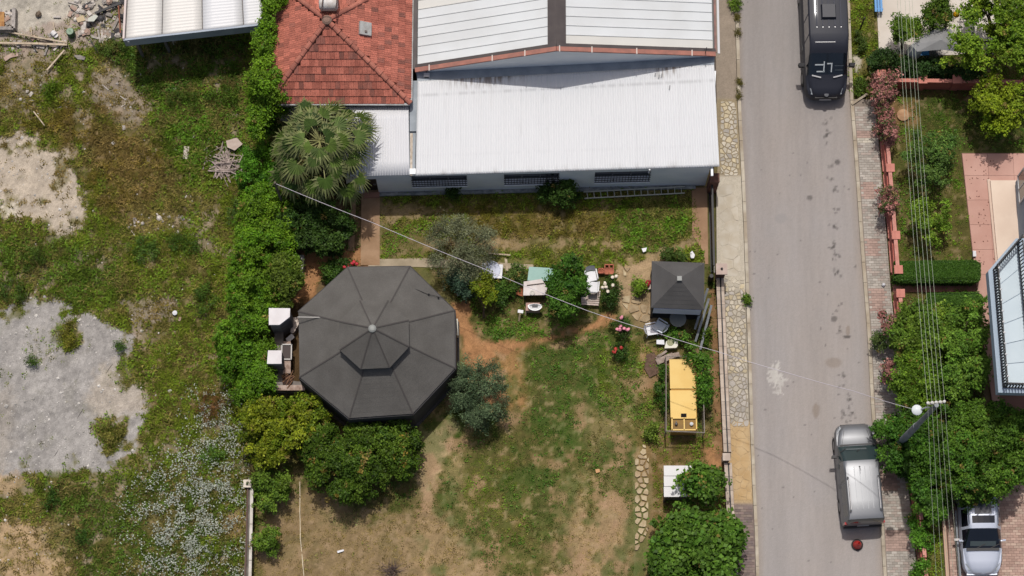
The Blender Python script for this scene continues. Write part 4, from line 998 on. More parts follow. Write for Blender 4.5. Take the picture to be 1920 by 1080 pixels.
# ---------------------------------------------------------------- octagonal gazebo
zg = 2.7
gz_ = thing('gazebo', 'large octagonal gazebo with a dark grey shingle roof and a raised lantern on top', 'gazebo', W(708, 660, 0))
OC = [(652, 501), (768.6, 499.5), (852, 582), (853, 690), (774, 775.5), (654.7, 784), (561.7, 707), (559.7, 584)]
E8 = WP(OC, zg); gc = sum(E8, Vector()) / 8
M_SHG = mat('dark grey shingle', S(106, 103, 99), S(97, 94, 90), 1.3, .9, bump=.6, bscale=40, fine=.12, fscale=22, rnd=.04)
M_SHL = mat('shingle hip line', S(84, 80, 78), rough=.95)
def oct_roof(ring, r_in, z0, z1, parent, thick=.05):
    """eight tapering roof slopes"""
    c = sum(ring, Vector()) / 8
    top = [Vector((c.x + (p.x - c.x) * r_in, c.y + (p.y - c.y) * r_in, z1)) for p in ring]
    for k in range(8):
        a, b2, c2, d = ring[k], ring[(k + 1) % 8], top[(k + 1) % 8], top[k]
        dn_ = Vector((0, 0, -thick))
        # courses of shingle: each row laps the one below by a few millimetres
        rows = max(2, int(((a + b2) / 2 - (c2 + d) / 2).length / .20)); vs = []; fs = []
        for r_ in range(rows):
            t0, t1 = r_ / rows, (r_ + 1) / rows
            l1 = Vector((0, 0, .003)); q = [a.lerp(d, t0) + l1 * 1.6, b2.lerp(c2, t0) + l1 * 1.6, b2.lerp(c2, t1), a.lerp(d, t1)]
            q += [a.lerp(d, t0), b2.lerp(c2, t0)]
            o_ = len(vs); vs += q; fs += [(o_, o_ + 3, o_ + 2, o_ + 1), (o_ + 4, o_, o_ + 1, o_ + 5)]
        o_ = len(vs); vs += [a, b2, c2, d, a + dn_, b2 + dn_, c2 + dn_, d + dn_]
        fs += [(o_, o_ + 1, o_ + 5, o_ + 4), (o_ + 4, o_ + 5, o_ + 6, o_ + 7)]
        mb = MB(); mb.add(vs, fs); mb.build('roof_slope', M_SHG, parent)
        mb = MB(); mb.beam(a + Vector((0, 0, .012)), d + Vector((0, 0, .012)), .06, .022); mb.build('hip_strip', M_SHL, parent)
    return top, c
zi = 4.0
top8, c8 = oct_roof(E8, .40, zg, zi, gz_)
CU = [(0, 0)] * 8
cup_px = [(678, 586), (731, 585), (764.4, 600), (764.4, 640), (732.5, 676), (678, 682), (641, 650), (637, 609)]
zc = 4.30
cring = []
a0 = [math.atan2(p.y - gc.y, p.x - gc.x) for p in E8]
cc = W(701, 627, zc)
for k in range(8): cring.append(Vector((cc.x + 1.60 * math.cos(a0[k]), cc.y + 1.60 * math.sin(a0[k]), zc)))
oct_roof(cring, .05, zc, 5.45, gz_)
mb = MB(); lr = [Vector((cc.x + 1.38 * math.cos(a), cc.y + 1.38 * math.sin(a), 0)) for a in a0]; mb.prism(lr, zi - .15, zc + .03)
mb.build('lantern_wall', mat('dark lantern louvre', S(58, 56, 56), rough=.8), gz_)
hub = Vector((cc.x, cc.y, 5.42)); mb = MB(); mb.lathe(hub, [(.17, -.03), (.17, .04), (.10, .09), (.0, .10)], 12); mb.build('finial', mat('grey finial', S(150, 152, 148), rough=.5), gz_)
mb = MB(); k8 = lambda f, z=0: [Vector((gc.x + (p.x - gc.x) * f, gc.y + (p.y - gc.y) * f, z)) for p in E8]
M_CUR = mat('dark gazebo cladding', S(74, 72, 74), S(66, 64, 66), 1.5, .8)
w0 = k8(1.015)
for k in range(8):
    p, q = w0[k], w0[(k + 1) % 8]
    if k == 6: continue                                             # open towards the barbecue
    i0, i1 = gc.lerp(p, .97), gc.lerp(q, .97)
    mb = MB(); mb.prism([p, q, Vector((i1.x, i1.y, 0)), Vector((i0.x, i0.y, 0))], .10, 2.62); mb.build('side_screen', M_CUR, gz_)
for p in k8(.985):
    mb = MB(); mb.beam((p.x, p.y, 0), (p.x, p.y, 2.64), .14, .14); mb.build('post', mat('dark timber post', S(66, 58, 54), rough=.8), gz_)
mb = MB(); mb.prism(k8(1.045), 0, .14); mb.build('base', mat('gazebo plinth', S(92, 88, 86), S(80, 76, 74), 3, .9), gz_)
mb = MB(); mb.beam(W(856.5, 600, .5), W(857.5, 631, .5), .10, .5); mb.build('bench_end', mat('pale bench end', S(222, 218, 204), rough=.7), gz_)
mb = MB()
ev = [W(655, 512, zg + .15), W(712, 525, zg + .42), W(757, 533, zg + .45), W(803, 552, zg + .32), W(838, 560, zg + .05)]
mb.tube(ev, .012, 4); mb.build('string_light_cable', M_BLACK, gz_)
for (x, y, z) in ((757, 533, .43), (804, 552, .33), (822, 558, .2)): mb = MB(); mb.lathe(W(x, y, zg + z), [(.0, -.05), (.05, 0), (.0, .06)], 6); mb.build('bulb', M_BLACK, gz_)
pole = MB(); pole.tube([W(558, 594.5, 3.2), W(639, 595.5, 3.42)], .022, 6)
tag(pole.build('curtain_pole', mat('pale metal pole', S(196, 192, 186), rough=.4)), 'thin pale pole lying across the left edge of the gazebo roof from the chimney', 'pole')

# ---------------------------------------------------------------- barbecue with two white chimneys
bbq = thing('barbecue', 'brick barbecue counter with two white-capped chimneys left of the gazebo', 'barbecue', W(540, 680, 0))
M_BW = mat('sooty render', S(150, 142, 136), S(116, 108, 102), 2.5, .9, bump=.3)
mb = MB(); mb.prism(xy(WP([(515, 622), (531, 622), (531, 730), (513, 730)], .9)), 0, .9); mb.prism(xy(WP([(531, 712), (568, 716), (560, 731), (531, 730)], .9)), 0, .9); mb.build('counter', M_BW, bbq)
mb = MB(); mb.prism(xy(WP([(512, 722), (572, 722), (572, 732), (512, 732)], .94)), .9, .95); mb.prism(xy(WP([(531, 640), (545, 640), (545, 700), (531, 700)], .94)), .86, .94); mb.build('counter_top', mat('worn pinkish counter', S(198, 178, 166), S(150, 124, 110), 4, .85), bbq)
mb = MB(); mb.prism(xy(WP([(545, 596), (560, 594), (560, 608), (551, 624), (545, 624)], .5)), 0, .5); mb.build('side_table', mat('cream slab', S(224, 208, 196), rough=.8), bbq)
mb = MB(); sk = W(537, 660, .98); 
for dx, dy, sx, sy in ((-.2, 0, .05, .7), (.22, 0, .05, .7), (0, .33, .45, .05), (0, -.33, .45, .05)): mb.box(sk + Vector((dx, dy, 0)), (sx, sy, .10))
mb.build('sink_rim', mat('steel rim', S(190, 186, 182), rough=.4), bbq)
mb = MB(); mb.box(sk + Vector((0, 0, -.02)), (.38, .6, .03)); mb.build('sink_basin', mat('dark basin', S(64, 50, 48), rough=.6), bbq)
mb = MB(); mb.prism(xy(WP([(530, 702), (553, 704), (546, 722), (530, 720)], .96)), .9, .97); mb.build('fire_pit', mat('rusty fire pit', S(92, 62, 48), S(60, 44, 38), 5, .9), bbq)
for (cap, foot, z) in (([(504, 577.5), (544, 578), (543.5, 594), (524, 609), (504, 609)], 0, 2.45), ([(502.5, 657), (528, 657), (528, 682), (500.5, 682)], 0, 2.3)):
    P3 = WP(cap, z); c = sum(P3, Vector()) / len(P3)
    mb = MB(); mb.prism([c + (p - c) * .93 for p in P3], .0, z - .12); ch = mb.build('chimney', mat('grey chimney render', S(158, 156, 158), S(136, 132, 132), 2.5, .9, bump=.2), bbq)
    mb = MB(); mb.prism(P3, z - .12, z, bottom=True); mb.build('chimney_cap', mat('white chimney cap', S(238, 234, 234), S(228, 222, 222), 2, .7), ch)
p = W(544, 634, .55); mb = MB(); mb.box(p, (.36, .22, .05), rz=.7); tag(mb.build('tray', mat('white tray', S(232, 230, 230), rough=.4), origin=p), 'small white tray lying between the two barbecue chimneys', 'tray')
for k in range(9):
    p = W(R.uniform(532, 552), R.uniform(702, 722), 1.0); a = R.uniform(.4, 1.2); d = Vector((math.cos(a), math.sin(a), .1)) * R.uniform(.12, .25)
    mb = MB(); mb.tube([p - d, p + d], R.uniform(.015, .03), 5)
    tag(mb.build('firewood_stick', mat('firewood', S(150, 112, 84), S(110, 84, 66), 6, .9), origin=p), 'thin stick of firewood in the fire pit at the front of the barbecue', 'stick', 'firewood sticks in the barbecue')

# ---------------------------------------------------------------- small square kiosk
zk = 2.3
kio = thing('kiosk', 'small square kiosk with a dark grey pyramid roof beside the street gate', 'kiosk', W(1272, 560, 0))
K4 = WP([(1221, 577), (1320, 581), (1321, 493), (1222, 489.5)], zk); ka = W(1274, 522, zk + 1.05)
for k in range(4):
    a, b_ = K4[k], K4[(k + 1) % 4]
    rows = 7; vs = []; fs = []
    for r_ in range(rows):
        t0, t1 = r_ / rows, (r_ + 1) / rows; l1 = Vector((0, 0, .008)); o_ = len(vs)
        vs += [a.lerp(ka, t0) + l1, b_.lerp(ka, t0) + l1, b_.lerp(ka, t1), a.lerp(ka, t1), a.lerp(ka, t0), b_.lerp(ka, t0)]; fs += [(o_, o_ + 1, o_ + 2, o_ + 3), (o_ + 4, o_ + 5, o_ + 1, o_)]
    o_ = len(vs); dn_ = Vector((0, 0, -.05)); vs += [a, b_, a + dn_, b_ + dn_]; fs += [(o_ + 2, o_ + 3, o_ + 1, o_)]
    mb = MB(); mb.add(vs, fs); mb.build('roof_slope', mat('charcoal shingle', S(98, 96, 95), S(90, 88, 87), 1.2, .9, bump=.5, bscale=55, fine=.08, rnd=.03), kio)
mb = MB(); mb.box(ka + Vector((0, 0, -.02)), (.2, .2, .1)); mb.build('finial', mat('grey finial', S(150, 152, 148)), kio)
kc = sum(K4, Vector()) / 4
kf = [Vector((kc.x + (p.x - kc.x) * .90, kc.y + (p.y - kc.y) * .90, 0)) for p in K4]
for p in kf: mb = MB(); mb.beam((p.x, p.y, 0), (p.x, p.y, zk), .09, .09); mb.build('post', mat('dark timber post', S(66, 58, 54)), kio)
mb = MB()
fo = Vector((0, -.10, 0)); mb.beam(kf[0] + fo + Vector((0, 0, 1.80)), kf[1] + fo + Vector((0, 0, 1.80)), .05, .84); mb.build('front_board', mat('pale blue board', S(226, 232, 250), rough=.6), kio)
mb = MB()
for k in (1, 2, 3): mb.beam(kf[k] + Vector((0, 0, 1.1)), kf[(k + 1) % 4] + Vector((0, 0, 1.1)), .06, 2.1)
mb.build('wall', mat('dark kiosk boards', S(62, 62, 64), rough=.8), kio)
mb = MB(); mb.prism([kc + (p - kc) * 1.02 for p in kf], 0, .10); mb.build('floor', mat('dark kiosk floor', S(70, 68, 66), rough=.9), kio)
rt = thing('round_table', 'round grey table half under the open front of the dark square kiosk', 'table', W(1270, 606, 0))
p = W(1271, 598, .72); mb = MB(); mb.lathe(Vector((p.x, p.y, 0)), [(.36, .70), (.37, .74), (.0, .745)], 20); mb.build('tabletop', mat('grey table top', S(126, 130, 126), rough=.6), rt)
mb = MB(); mb.lathe(Vector((p.x, p.y, 0)), [(.25, .10), (.06, .16), (.05, .70)], 10); mb.build('pedestal', M_BLACK, rt)

# ---------------------------------------------------------------- yellow box in its wire frame
coop = thing('yellow_bunker', 'yellow two-lid bin with ochre hatches, standing inside a wire-mesh frame', 'storage box', W(1282, 745, 0))
M_Y = mat('yellow paint', S(238, 200, 112), S(232, 190, 98), 1.4, .5, rnd=.02, fine=.03)
M_Y2 = mat('ochre board', S(150, 112, 40), S(128, 98, 44), 3, .6)
zy = 1.15
mb = MB(); mb.prism(xy(WP([(1257, 675), (1305, 675), (1307, 809), (1259, 809)], zy - .1)), .1, zy - .06); mb.build('body', mat('deep yellow paint', S(196, 148, 60), rough=.6), coop)
for (y0, y1, xo) in ((673, 728.5, 0), (732, 783, 1)):
    mb = MB(); mb.prism(xy(WP([(1255 + xo, y0), (1303 + xo, y0), (1304.5 + xo, y1), (1256.5 + xo, y1)], zy)), zy - .09, zy, bottom=True); mb.build('lid', M_Y, coop)
mb = MB(); mb.prism(xy(WP([(1258, 782), (1306, 782), (1307, 808), (1259, 808)], zy - .03)), zy - .14, zy - .055); mb.build('tray', M_Y2, coop)
mb = MB()
for p, q in (((1259, 784), (1306, 784)), ((1259.5, 806), (1307, 806)), ((1260, 783), (1260, 807)), ((1282.5, 784), (1283, 806)), ((1305.5, 783), (1306, 807))): mb.beam(W(*p, zy), W(*q, zy), .055, .07)
mb.build('tray_frame', M_Y, coop)
mb = MB(); mb.box(W(1282, 779, zy + .012), (.24, .17, .02)); mb.build('hand_hole', mat('black hole', S(18, 10, 8), rough=.9), coop)
mb = MB(); q = W(1268, 790, zy + .02); mb.beam(q, q + Vector((0, -.14, 0)), .05, .04); mb.lathe(q + Vector((0, -.12, 0)), [(.07, -.02), (.07, .04), (.03, .05)], 8); mb.build('latch', mat('dark latch', S(60, 56, 52), rough=.4), coop)
mb = MB(); q = W(1296.5, 795, zy + .02); mb.lathe(q, [(.08, -.02), (.08, .05), (.0, .09)], 10); mb.build('white_knob', mat('white plastic', S(222, 222, 222)), coop)
cg = thing('mesh_cage', 'rust-brown wire frame with posts and top rails around the yellow bin', 'cage', W(1285, 750, 0))
zc_ = 1.35; q4 = [(1249, 668), (1317, 668), (1321, 811), (1249, 808)]
mb = MB()
for p in q4: a = W(*p, zc_); mb.tube([(a.x, a.y, 0), a], .022, 6)
mb.build('post', mat('galvanised post', S(150, 140, 130), rough=.6), cg)
mb = MB()
for k in range(4): mb.tube([W(*q4[k], zc_), W(*q4[(k + 1) % 4], zc_)], .020, 6)
mb.build('top_rail', mat('galvanised post', S(150, 140, 130)), cg)
mb = MB()
for k in range(4):
    a, b_ = W(*q4[k], zc_), W(*q4[(k + 1) % 4], zc_); n = int((b_ - a).length / .22)
    for j in range(n): p = a.lerp(b_, j / n); mb.tube([(p.x, p.y, .1), p], .004, 3, False)
    for z in (.3, .6, .9, 1.15): mb.tube([(a.x, a.y, z), (b_.x, b_.y, z)], .004, 3, False)
mb.build('wire_mesh', mat('thin wire', S(120, 112, 104), rough=.6), cg, kind='stuff')

# ---------------------------------------------------------------- little white-roofed hutch near the fig tree
hut = thing('hutch', 'small hutch with a three-panel white roof next to the fig trees', 'hutch', W(1272, 910, 0))
zh = 1.25
for k in range(3):
    f0, f1 = k / 3, (k + 1) / 3
    y0, y1 = 873 + 59.5 * f0, 873 + 59.5 * f1 - .9
    mb = MB(); a, b_, c, d = W(1244.5, y0, zh + .25 - .12 * f0), W(1297, y0, zh + .25 - .12 * f0), W(1298, y1, zh + .25 - .12 * f1), W(1245, y1, zh + .25 - .12 * f1)
    dn_ = Vector((0, 0, -.04)); mb.add([a, b_, c, d, a + dn_, b_ + dn_, c + dn_, d + dn_], [(3, 2, 1, 0), (4, 5, 6, 7), (0, 1, 5, 4), (1, 2, 6, 5), (2, 3, 7, 6), (3, 0, 4, 7)])
    mb.build('roof_panel', mat('white hutch sheet', S(236, 234, 232), rough=.4, rnd=.02), hut)
mb = MB(); mb.prism(xy(WP([(1248, 878), (1294, 878), (1295, 930), (1249, 930)], zh)), .1, zh + .06); mb.build('wall', mat('grey hutch boards', S(120, 112, 104), S(100, 92, 86), 4, .85), hut)
for p in ((1248, 932), (1294, 932)): a = W(*p, zh); mb = MB(); mb.beam((a.x, a.y, 0), (a.x, a.y, zh), .07, .07); mb.build('leg', mat('grey hutch post', S(96, 88, 82), rough=.85), hut)

# ---------------------------------------------------------------- house on the right with its balconies
apt = thing('apartment_house', 'grey-blue house with railed balconies at the right edge above the pink terrace', 'house', W(1915, 560, 0))
ZT = 8.5
M_APT = mat('blue grey render', S(176, 190, 206), S(164, 178, 194), 1.3, .8)
nw, sw = W(1901, 345, 0), W(1926, 735, 0)
mb = MB(); mb.prism([nw, nw + Vector((7, -.1, 0)), sw + Vector((6.4, -.1, 0)), sw], 0, ZT); mb.build('wall', M_APT, apt)
wd_ = (sw - nw).normalized()
for k, (s_, z) in enumerate(((.55, 1.0), (3.4, 1.0), (6.4, 1.0), (.55, 4.3), (7.6, 4.3))):
    c = nw + wd_ * s_ + Vector((0, 0, z + .65)); mb = MB(); Mr = Matrix((wd_, Vector((-wd_.y, wd_.x, 0)), Vector((0, 0, 1)))).transposed()
    mb.box(c, (1.2, .06, 1.3), M=Mr); wn = mb.build('window', M_GLASS, apt)
    mb = MB()
    for dx, dz_, sx, sz in ((-.62, 0, .08, 1.4), (.62, 0, .08, 1.4), (0, .67, 1.3, .08), (0, -.67, 1.3, .08), (0, 0, .05, 1.3)): mb.box(c + wd_ * dx + Vector((0, 0, dz_)), (sx, .10, sz), M=Mr)
    mb.build('frame', mat('white window frame', S(230, 232, 234), rough=.4), wn)
zf = 6.0
BP = [(1853, 508), (1905, 447), (1965, 447), (1965, 738), (1872, 736)]
B3 = WP(BP, zf)
mb = MB(); mb.prism(B3, zf - .55, zf, bottom=True); bal = mb.build('balcony', mat('balcony slab', S(172, 188, 204), rough=.7), apt)
def off(poly_px, dx, z): return WP([(x + dx, y) for x, y in poly_px], z)
inn = WP([(1864, 505), (1909, 455), (1965, 455), (1965, 722), (1882, 720)], zf + .03)
cnt = 6
for k in range(cnt):                                               # floor panels
    t0, t1 = k / cnt, (k + 1) / cnt - .006
    l = lambda t: inn[0].lerp(inn[4], t); r_ = lambda t: inn[1].lerp(inn[3], t) + Vector((0, 0, 0))
    mb = MB(); mb.prism([l(t0), r_(t0), r_(t1), l(t1)], zf, zf + .035); mb.build('floor_panel', mat('pale blue floor panel', S(206, 221, 230), S(198, 214, 224), 1, .5, rnd=.03), bal)
rl = WP([(1860, 504), (1905, 452)], zf) ; 
path = [W(1908, 452, zf), W(1862, 506, zf), W(1880, 727, zf), W(1965, 730, zf)]
mb = MB(); mt = MB(); lamp = []
for a, b_ in zip(path[:-1], path[1:]):
    mb.beam(a + Vector((0, 0, .08)), b_ + Vector((0, 0, .08)), .04, .03); mt.beam(a + Vector((0, 0, 1.0)), b_ + Vector((0, 0, 1.0)), .05, .04)
    n = int((b_ - a).length / .12)
    for j in range(n + 1):
        p = a.lerp(b_, j / n); ou = Vector((b_ - a)).normalized(); nn = Vector((ou.y, -ou.x, 0)) * -.06
        mb.tube([p + Vector((0, 0, .08)), p + Vector((0, 0, .4)) + nn, p + Vector((0, 0, .7)) + nn * .3, p + Vector((0, 0, 1.0))], .036, 4, False)
rail = mb.build('railing', M_BLACK, bal, kind=None); mt.build('handrail', M_BLACK, rail)
for k in range(11):
    p = path[1].lerp(path[2], (k + .4) / 11) + Vector((.02, 0, 1.07)); mb = MB(); mb.lathe(p, [(.0, -.05), (.05, 0), (.0, .05)], 6); mb.build('string_bulb', mat('white bulb', S(240, 240, 240), rough=.3), rail)
zf2 = zf + .03
path = [W(1908, 462, zf2), W(1932, 716, zf2)]; bal2 = bal
mb = MB()
for a, b_ in zip(path[:-1], path[1:]):
    mb.beam(a + Vector((0, 0, .08)), b_ + Vector((0, 0, .08)), .04, .03); mb.beam(a + Vector((0, 0, 1.0)), b_ + Vector((0, 0, 1.0)), .05, .04); n = int((b_ - a).length / .15)
    for j in range(n + 1): p = a.lerp(b_, j / n); mb.tube([p + Vector((0, 0, .08)), p + Vector((-.06, 0, .4)), p + Vector((0, 0, 1.0))], .036, 4, False)
mb.build('railing', M_BLACK, bal2)

# ---------------------------------------------------------------- walls, gate, pillars
M_BRK = mat('dark red brick', S(120, 84, 70), S(92, 66, 58), 5, .9, bump=.3)
M_COP = mat('cream coping', S(206, 190, 176), S(182, 164, 150), 3, .85, fine=.1)
def pillar(name, lab, cx, cy, zc, w, m, mcap, capw):
    t = thing(name, lab, 'pillar', W(cx, cy, 0)); p = W(cx, cy, zc)
    rows = max(3, int(zc / .28))
    for k in range(rows):
        b = MB(); b.box((p.x, p.y, (k + .5) * zc / rows), (w * (1 if k % 2 == 0 else .975), w * (1 if k % 2 == 0 else .975), zc / rows - .006)); b.build('block', m, t)
    b = MB(); b.prism([(p.x - capw / 2, p.y - capw / 2), (p.x + capw / 2, p.y - capw / 2), (p.x + capw / 2, p.y + capw / 2), (p.x - capw / 2, p.y + capw / 2)], zc, zc + .08, bottom=True); b.build('cap', mcap, t)
    return t, Vector((p.x, p.y, zc + .08))
M_CAPP = mat('pinkish cap', S(204, 184, 172), S(190, 168, 156), 3, .8)
t, p = pillar('gate_pillar', 'square gate pillar with a pinkish cap and black lamp socket by the kiosk corner', 1353, 505, 1.5, .36, M_BRK, M_CAPP, .5)
b = MB(); b.lathe(p, [(.06, 0), (.05, .08), (.0, .1)], 8); b.build('lamp_socket', M_BLACK, t)
pillar('gate_pillar', 'banded brick gate pillar tucked under the corner of the annexe roof', 1340, 334, 1.75, .40, mat('banded brick', S(120, 80, 66), S(140, 96, 80), 5, .9, rnd=.25), M_BRK, .42)
pillar('wall_pillar', 'low cream wall pillar halfway along the street wall above the fig trees', 1362, 857, .95, .28, M_COP, M_COP, .33)
gate = thing('sliding_gate', 'black iron sliding gate between the annexe corner and the kiosk pillar', 'gate', W(1333, 430, 0))
g0, g1 = W(1330, 352, 0), W(1334, 512, 0)
b = MB()
for z in (.12, 1.35): b.beam(g0 + Vector((0, 0, z)), g1 + Vector((0, 0, z)), .09, .07)
b.build('frame', M_BLACK, gate)
for k in range(28): p = g0.lerp(g1, (k + .5) / 28); b = MB(); b.box((p.x, p.y, .74), (.03, .08, 1.2)); b.build('bar', M_BLACK, gate)
b = MB(); b.beam(g0 + Vector((.13, 0, .03)), g1 + Vector((.13, 0, .03)), .06, .04); b.build('track', mat('steel track', S(110, 104, 100), rough=.5), gate)
b = MB(); q = W(1333, 520, .6); b.lathe(Vector((q.x, q.y, .0)), [(.11, .1), (.13, .5), (.09, .9)], 10); b.build('motor_box', M_BLACK, gate)
wall = thing('street_wall', 'low garden wall along the street pavement with two cream coping strips', 'wall', W(1352, 700, 0))
def wx(y): return float(np.interp(y, [530, 600, 700, 850, 950, 1100], [1346, 1349, 1353, 1360, 1365, 1374]))
zw = .62
for (ya, yb) in ((520, 848), (868, 1110)):
    y = ya
    while y < yb:
        y2 = min(y + 26, yb)
        for dx, w in ((0, .15), (8.5, .12)):
            b = MB(); a, c = W(wx(y) + dx, y, zw), W(wx(y2) + dx, y2 - .6, zw); b.beam(a, c, w, .10); b.build('coping_stone', mat('cream coping stone', S(204, 188, 172), S(182, 164, 148), 3, .85, rnd=.14), wall)
        y = y2
    b = MB()
    a, c = W(wx(ya) + 4.5, ya, zw - .06), W(wx(yb) + 4.5, yb, zw - .06); b.beam(Vector((a.x, a.y, .28)), Vector((c.x, c.y, .28)), .32, .56); b.build('wall_core', mat('brown wall core', S(128, 104, 96), S(104, 86, 80), 3, .9), wall)
    b = MB(); a, c = W(wx(ya) + 4.6, ya, zw - .02), W(wx(yb) + 4.6, yb, zw - .02); b.beam(a, c, .05, .05); b.build('rail', M_BLACK, wall)
wall2 = thing('boundary_wall', 'white-topped boundary wall between the weedy lot and the lawn', 'wall', W(470, 1000, 0))
b = MB(); zv = .8
b.prism(xy(WP([(464, 914), (473, 914), (468, 1120), (456, 1120)], zv)), 0, zv); b.build('wall_core', mat('grey wall render', S(128, 120, 112), S(104, 98, 92), 2.5, .9, bump=.3), wall2)
y = 915
while y < 1110:
    b = MB(); b.prism(xy(WP([(469.5 - (y - 915) * .022, y), (475 - (y - 915) * .022, y), (474.3 - (y - 915) * .022, y + 33), (468.8 - (y - 915) * .022, y + 33)], zv + .06)), zv, zv + .06); b.build('coping_stone', mat('white coping', S(222, 216, 206), S(204, 196, 184), 3, .85, rnd=.06), wall2); y += 34
b = MB(); b.beam(W(464.5, 915, zv + .06), W(459, 1115, zv + .06), .06, .06); b.build('rail', mat('brown rail', S(96, 72, 62), rough=.7), wall2)
t, p = pillar('wall_pillar', 'cream-capped pillar with a dark socket at the top end of the white-topped wall', 464, 907, .95, .30, mat('dark wall pillar', S(88, 74, 66), rough=.9), mat('cream cap', S(230, 218, 202), rough=.8), .34)
b = MB(); b.box(p + Vector((0, 0, .02)), (.09, .10, .05)); b.build('socket', M_BLACK, t)

# pink wall on the right
M_PK = mat('pink wall render', S(196, 116, 102), S(180, 100, 88), 1.5, .85, fine=.08)
M_PKC = mat('pink coping', S(214, 142, 126), S(200, 128, 114), 2, .8)
pw_ = thing('pink_wall', 'pink rendered garden wall with recessed bays along the block-paved pavement', 'wall', W(1660, 400, 0))
def pxl(y): return float(PINK(y)) + 3
ZP = .95
def pseg(y0, y1):
    a, c = W(pxl(y0), y0, 0), W(pxl(y1), y1, 0); t_ = .24
    b = MB(); b.prism([a, c, c + Vector((t_, 0, 0)), a + Vector((t_, 0, 0))], 0, ZP - .2); b.build('wall_panel', M_PK, pw_)
    b = MB(); b.prism([a - Vector((.05, 0, 0)), c - Vector((.05, 0, 0)), c + Vector((.14, 0, 0)), a + Vector((.14, 0, 0))], .1, .22); b.build('base_course', M_PKC, pw_)
    b = MB()
    n = max(2, int((y1 - y0) / 10))
    for k in range(n + 1):
        p = a.lerp(c, k / n); b.box((p.x + .12, p.y, ZP - .1), (.10, .07, .2))
    b.build('baluster', M_PK, pw_, kind='stuff')
    b = MB(); b.beam(a + Vector((.13, 0, ZP + .03)), c + Vector((.13, 0, ZP + .03)), .16, .07); b.build('coping', mat('pale pink coping', S(222, 160, 146), S(206, 140, 126), 4, .8), pw_)
posts = [152, 205, 265, 327, 388, 452, 516]
for y0, y1 in zip(posts[:-1], posts[1:]): pseg(y0 + 3, y1 - 3)
for y in posts + [560]:
    p = W(pxl(y) + 3, y, 0); b = MB(); b.box((p.x + .08, p.y, .5), (.32, .32, 1.0)); pc = b.build('pier', M_PK, pw_)
    b = MB(); b.box((p.x + .08, p.y, 1.03), (.38, .38, .06)); b.build('pier_cap', M_PKC, pc)
posts = [562, 630, 700, 770, 840, 910, 980, 1050, 1120]
for y0, y1 in zip(posts[:-1], posts[1:]): pseg(y0 + 4, y1)
pw2 = thing('pink_wall', 'dark pink wall running across behind the photinia hedge to the right edge', 'wall', W(1780, 165, 0))
a0_, a1_ = W(1650, 164, 0), W(1965, 168, 0)
b = MB(); b.beam(a0_ + Vector((0, 0, .5)), a1_ + Vector((0, 0, .5)), .15, 1.0); b.build('wall_panel', M_PK, pw2)
b = MB(); b.beam(a0_ + Vector((0, 0, 1.03)), a1_ + Vector((0, 0, 1.03)), .17, .06); b.build('coping', M_PKC, pw2)
for x in (1722, 1786, 1850, 1918):
    p = W(x, 164.5, 0); b = MB(); b.box((p.x, p.y + .02, .55), (.34, .34, 1.1)); pc = b.build('pier', M_PK, pw2); b = MB(); b.box((p.x, p.y + .02, 1.13), (.40, .40, .06)); b.build('pier_cap', M_PKC, pc)
# ================================================================== plants
M_LEAF = mat('leaf', vcol=True, rough=.55, spec=.16, transl=.22)
M_BARK = mat('bark', S(120, 102, 86), S(86, 72, 60), 6, .95, bump=.5)
M_GRASS = mat('grass blades', vcol=True, rough=.7, spec=.15, transl=.2)

def norm(v): return v / (np.linalg.norm(v, axis=-1, keepdims=True) + 1e-9)

def leaf_mesh(P, Nn, size, cols, rng, aspect=.6, jit=.55):
    """one bent four-cornered leaf per point; cols (n,3)"""
    n = len(P)
    nr_ = norm(Nn + rng.normal(0, jit, (n, 3)))
    r = rng.normal(0, 1, (n, 3)); t = norm(np.cross(nr_, r)); bb = np.cross(nr_, t)
    L = (size * rng.uniform(.5, 1.6, n))[:, None] / 2; Wd = L * aspect
    V = np.stack([P - t * L, P + bb * Wd + nr_ * L * .1, P + t * L - nr_ * L * .35, P - bb * Wd + nr_ * L * .1], 1).reshape(-1, 3)
    return V, np.repeat(cols, 4, 0)

def crown_centres(poly, z0, z1, rng, lobe=(.32, .62), density=1.0, dome=.7):
    """leafy lobes packed inside the crown outline (photo pixels, taken at the crown's mid height)"""
    zm = z0 * .4 + z1 * .6
    P = np.array(WP(poly, zm))[:, :2]
    lo, hi = P.min(0), P.max(0); area = (hi - lo).prod()
    n = int(area * 8.5 * density) + 6
    c = rng.uniform(lo, hi, (n * 4 + 40, 2)); d = -sdist(c[:, 0], c[:, 1], [tuple(q) for q in P])
    d = d + (fbm(c[:, 0] * 2.2, c[:, 1] * 2.2, 3, int(rng.integers(50))) - .5) * min(.5, .25 * (hi - lo).min())   # ragged outline
    ok = d > min(.05, d.max() * .3); c, d = c[ok][:n], d[ok][:n]
    dm = max(d.max(), .2)
    r = lobe[0] * .75 + (lobe[1] - lobe[0] * .75) * rng.random(len(c)) ** 1.4; r = np.minimum(r * .72, d + .08)
    prof = np.sqrt(np.clip(1 - (1 - np.clip(d / dm, 0, 1)) ** 2, 0, 1)) ** dome
    top = z0 + (z1 - z0) * (.35 + .65 * prof) * (.62 + .60 * fbm(c[:, 0] * 1.5 + 7, c[:, 1] * 1.5, 3, int(rng.integers(40))))
    z = top - r * .8
    # a second, lower tier gives the crown depth
    m = rng.random(len(c)) < .45
    z = np.where(m, z0 + (z - z0) * rng.uniform(.15, .7, len(c)), z)
    return np.concatenate([c, z[:, None]], 1), r

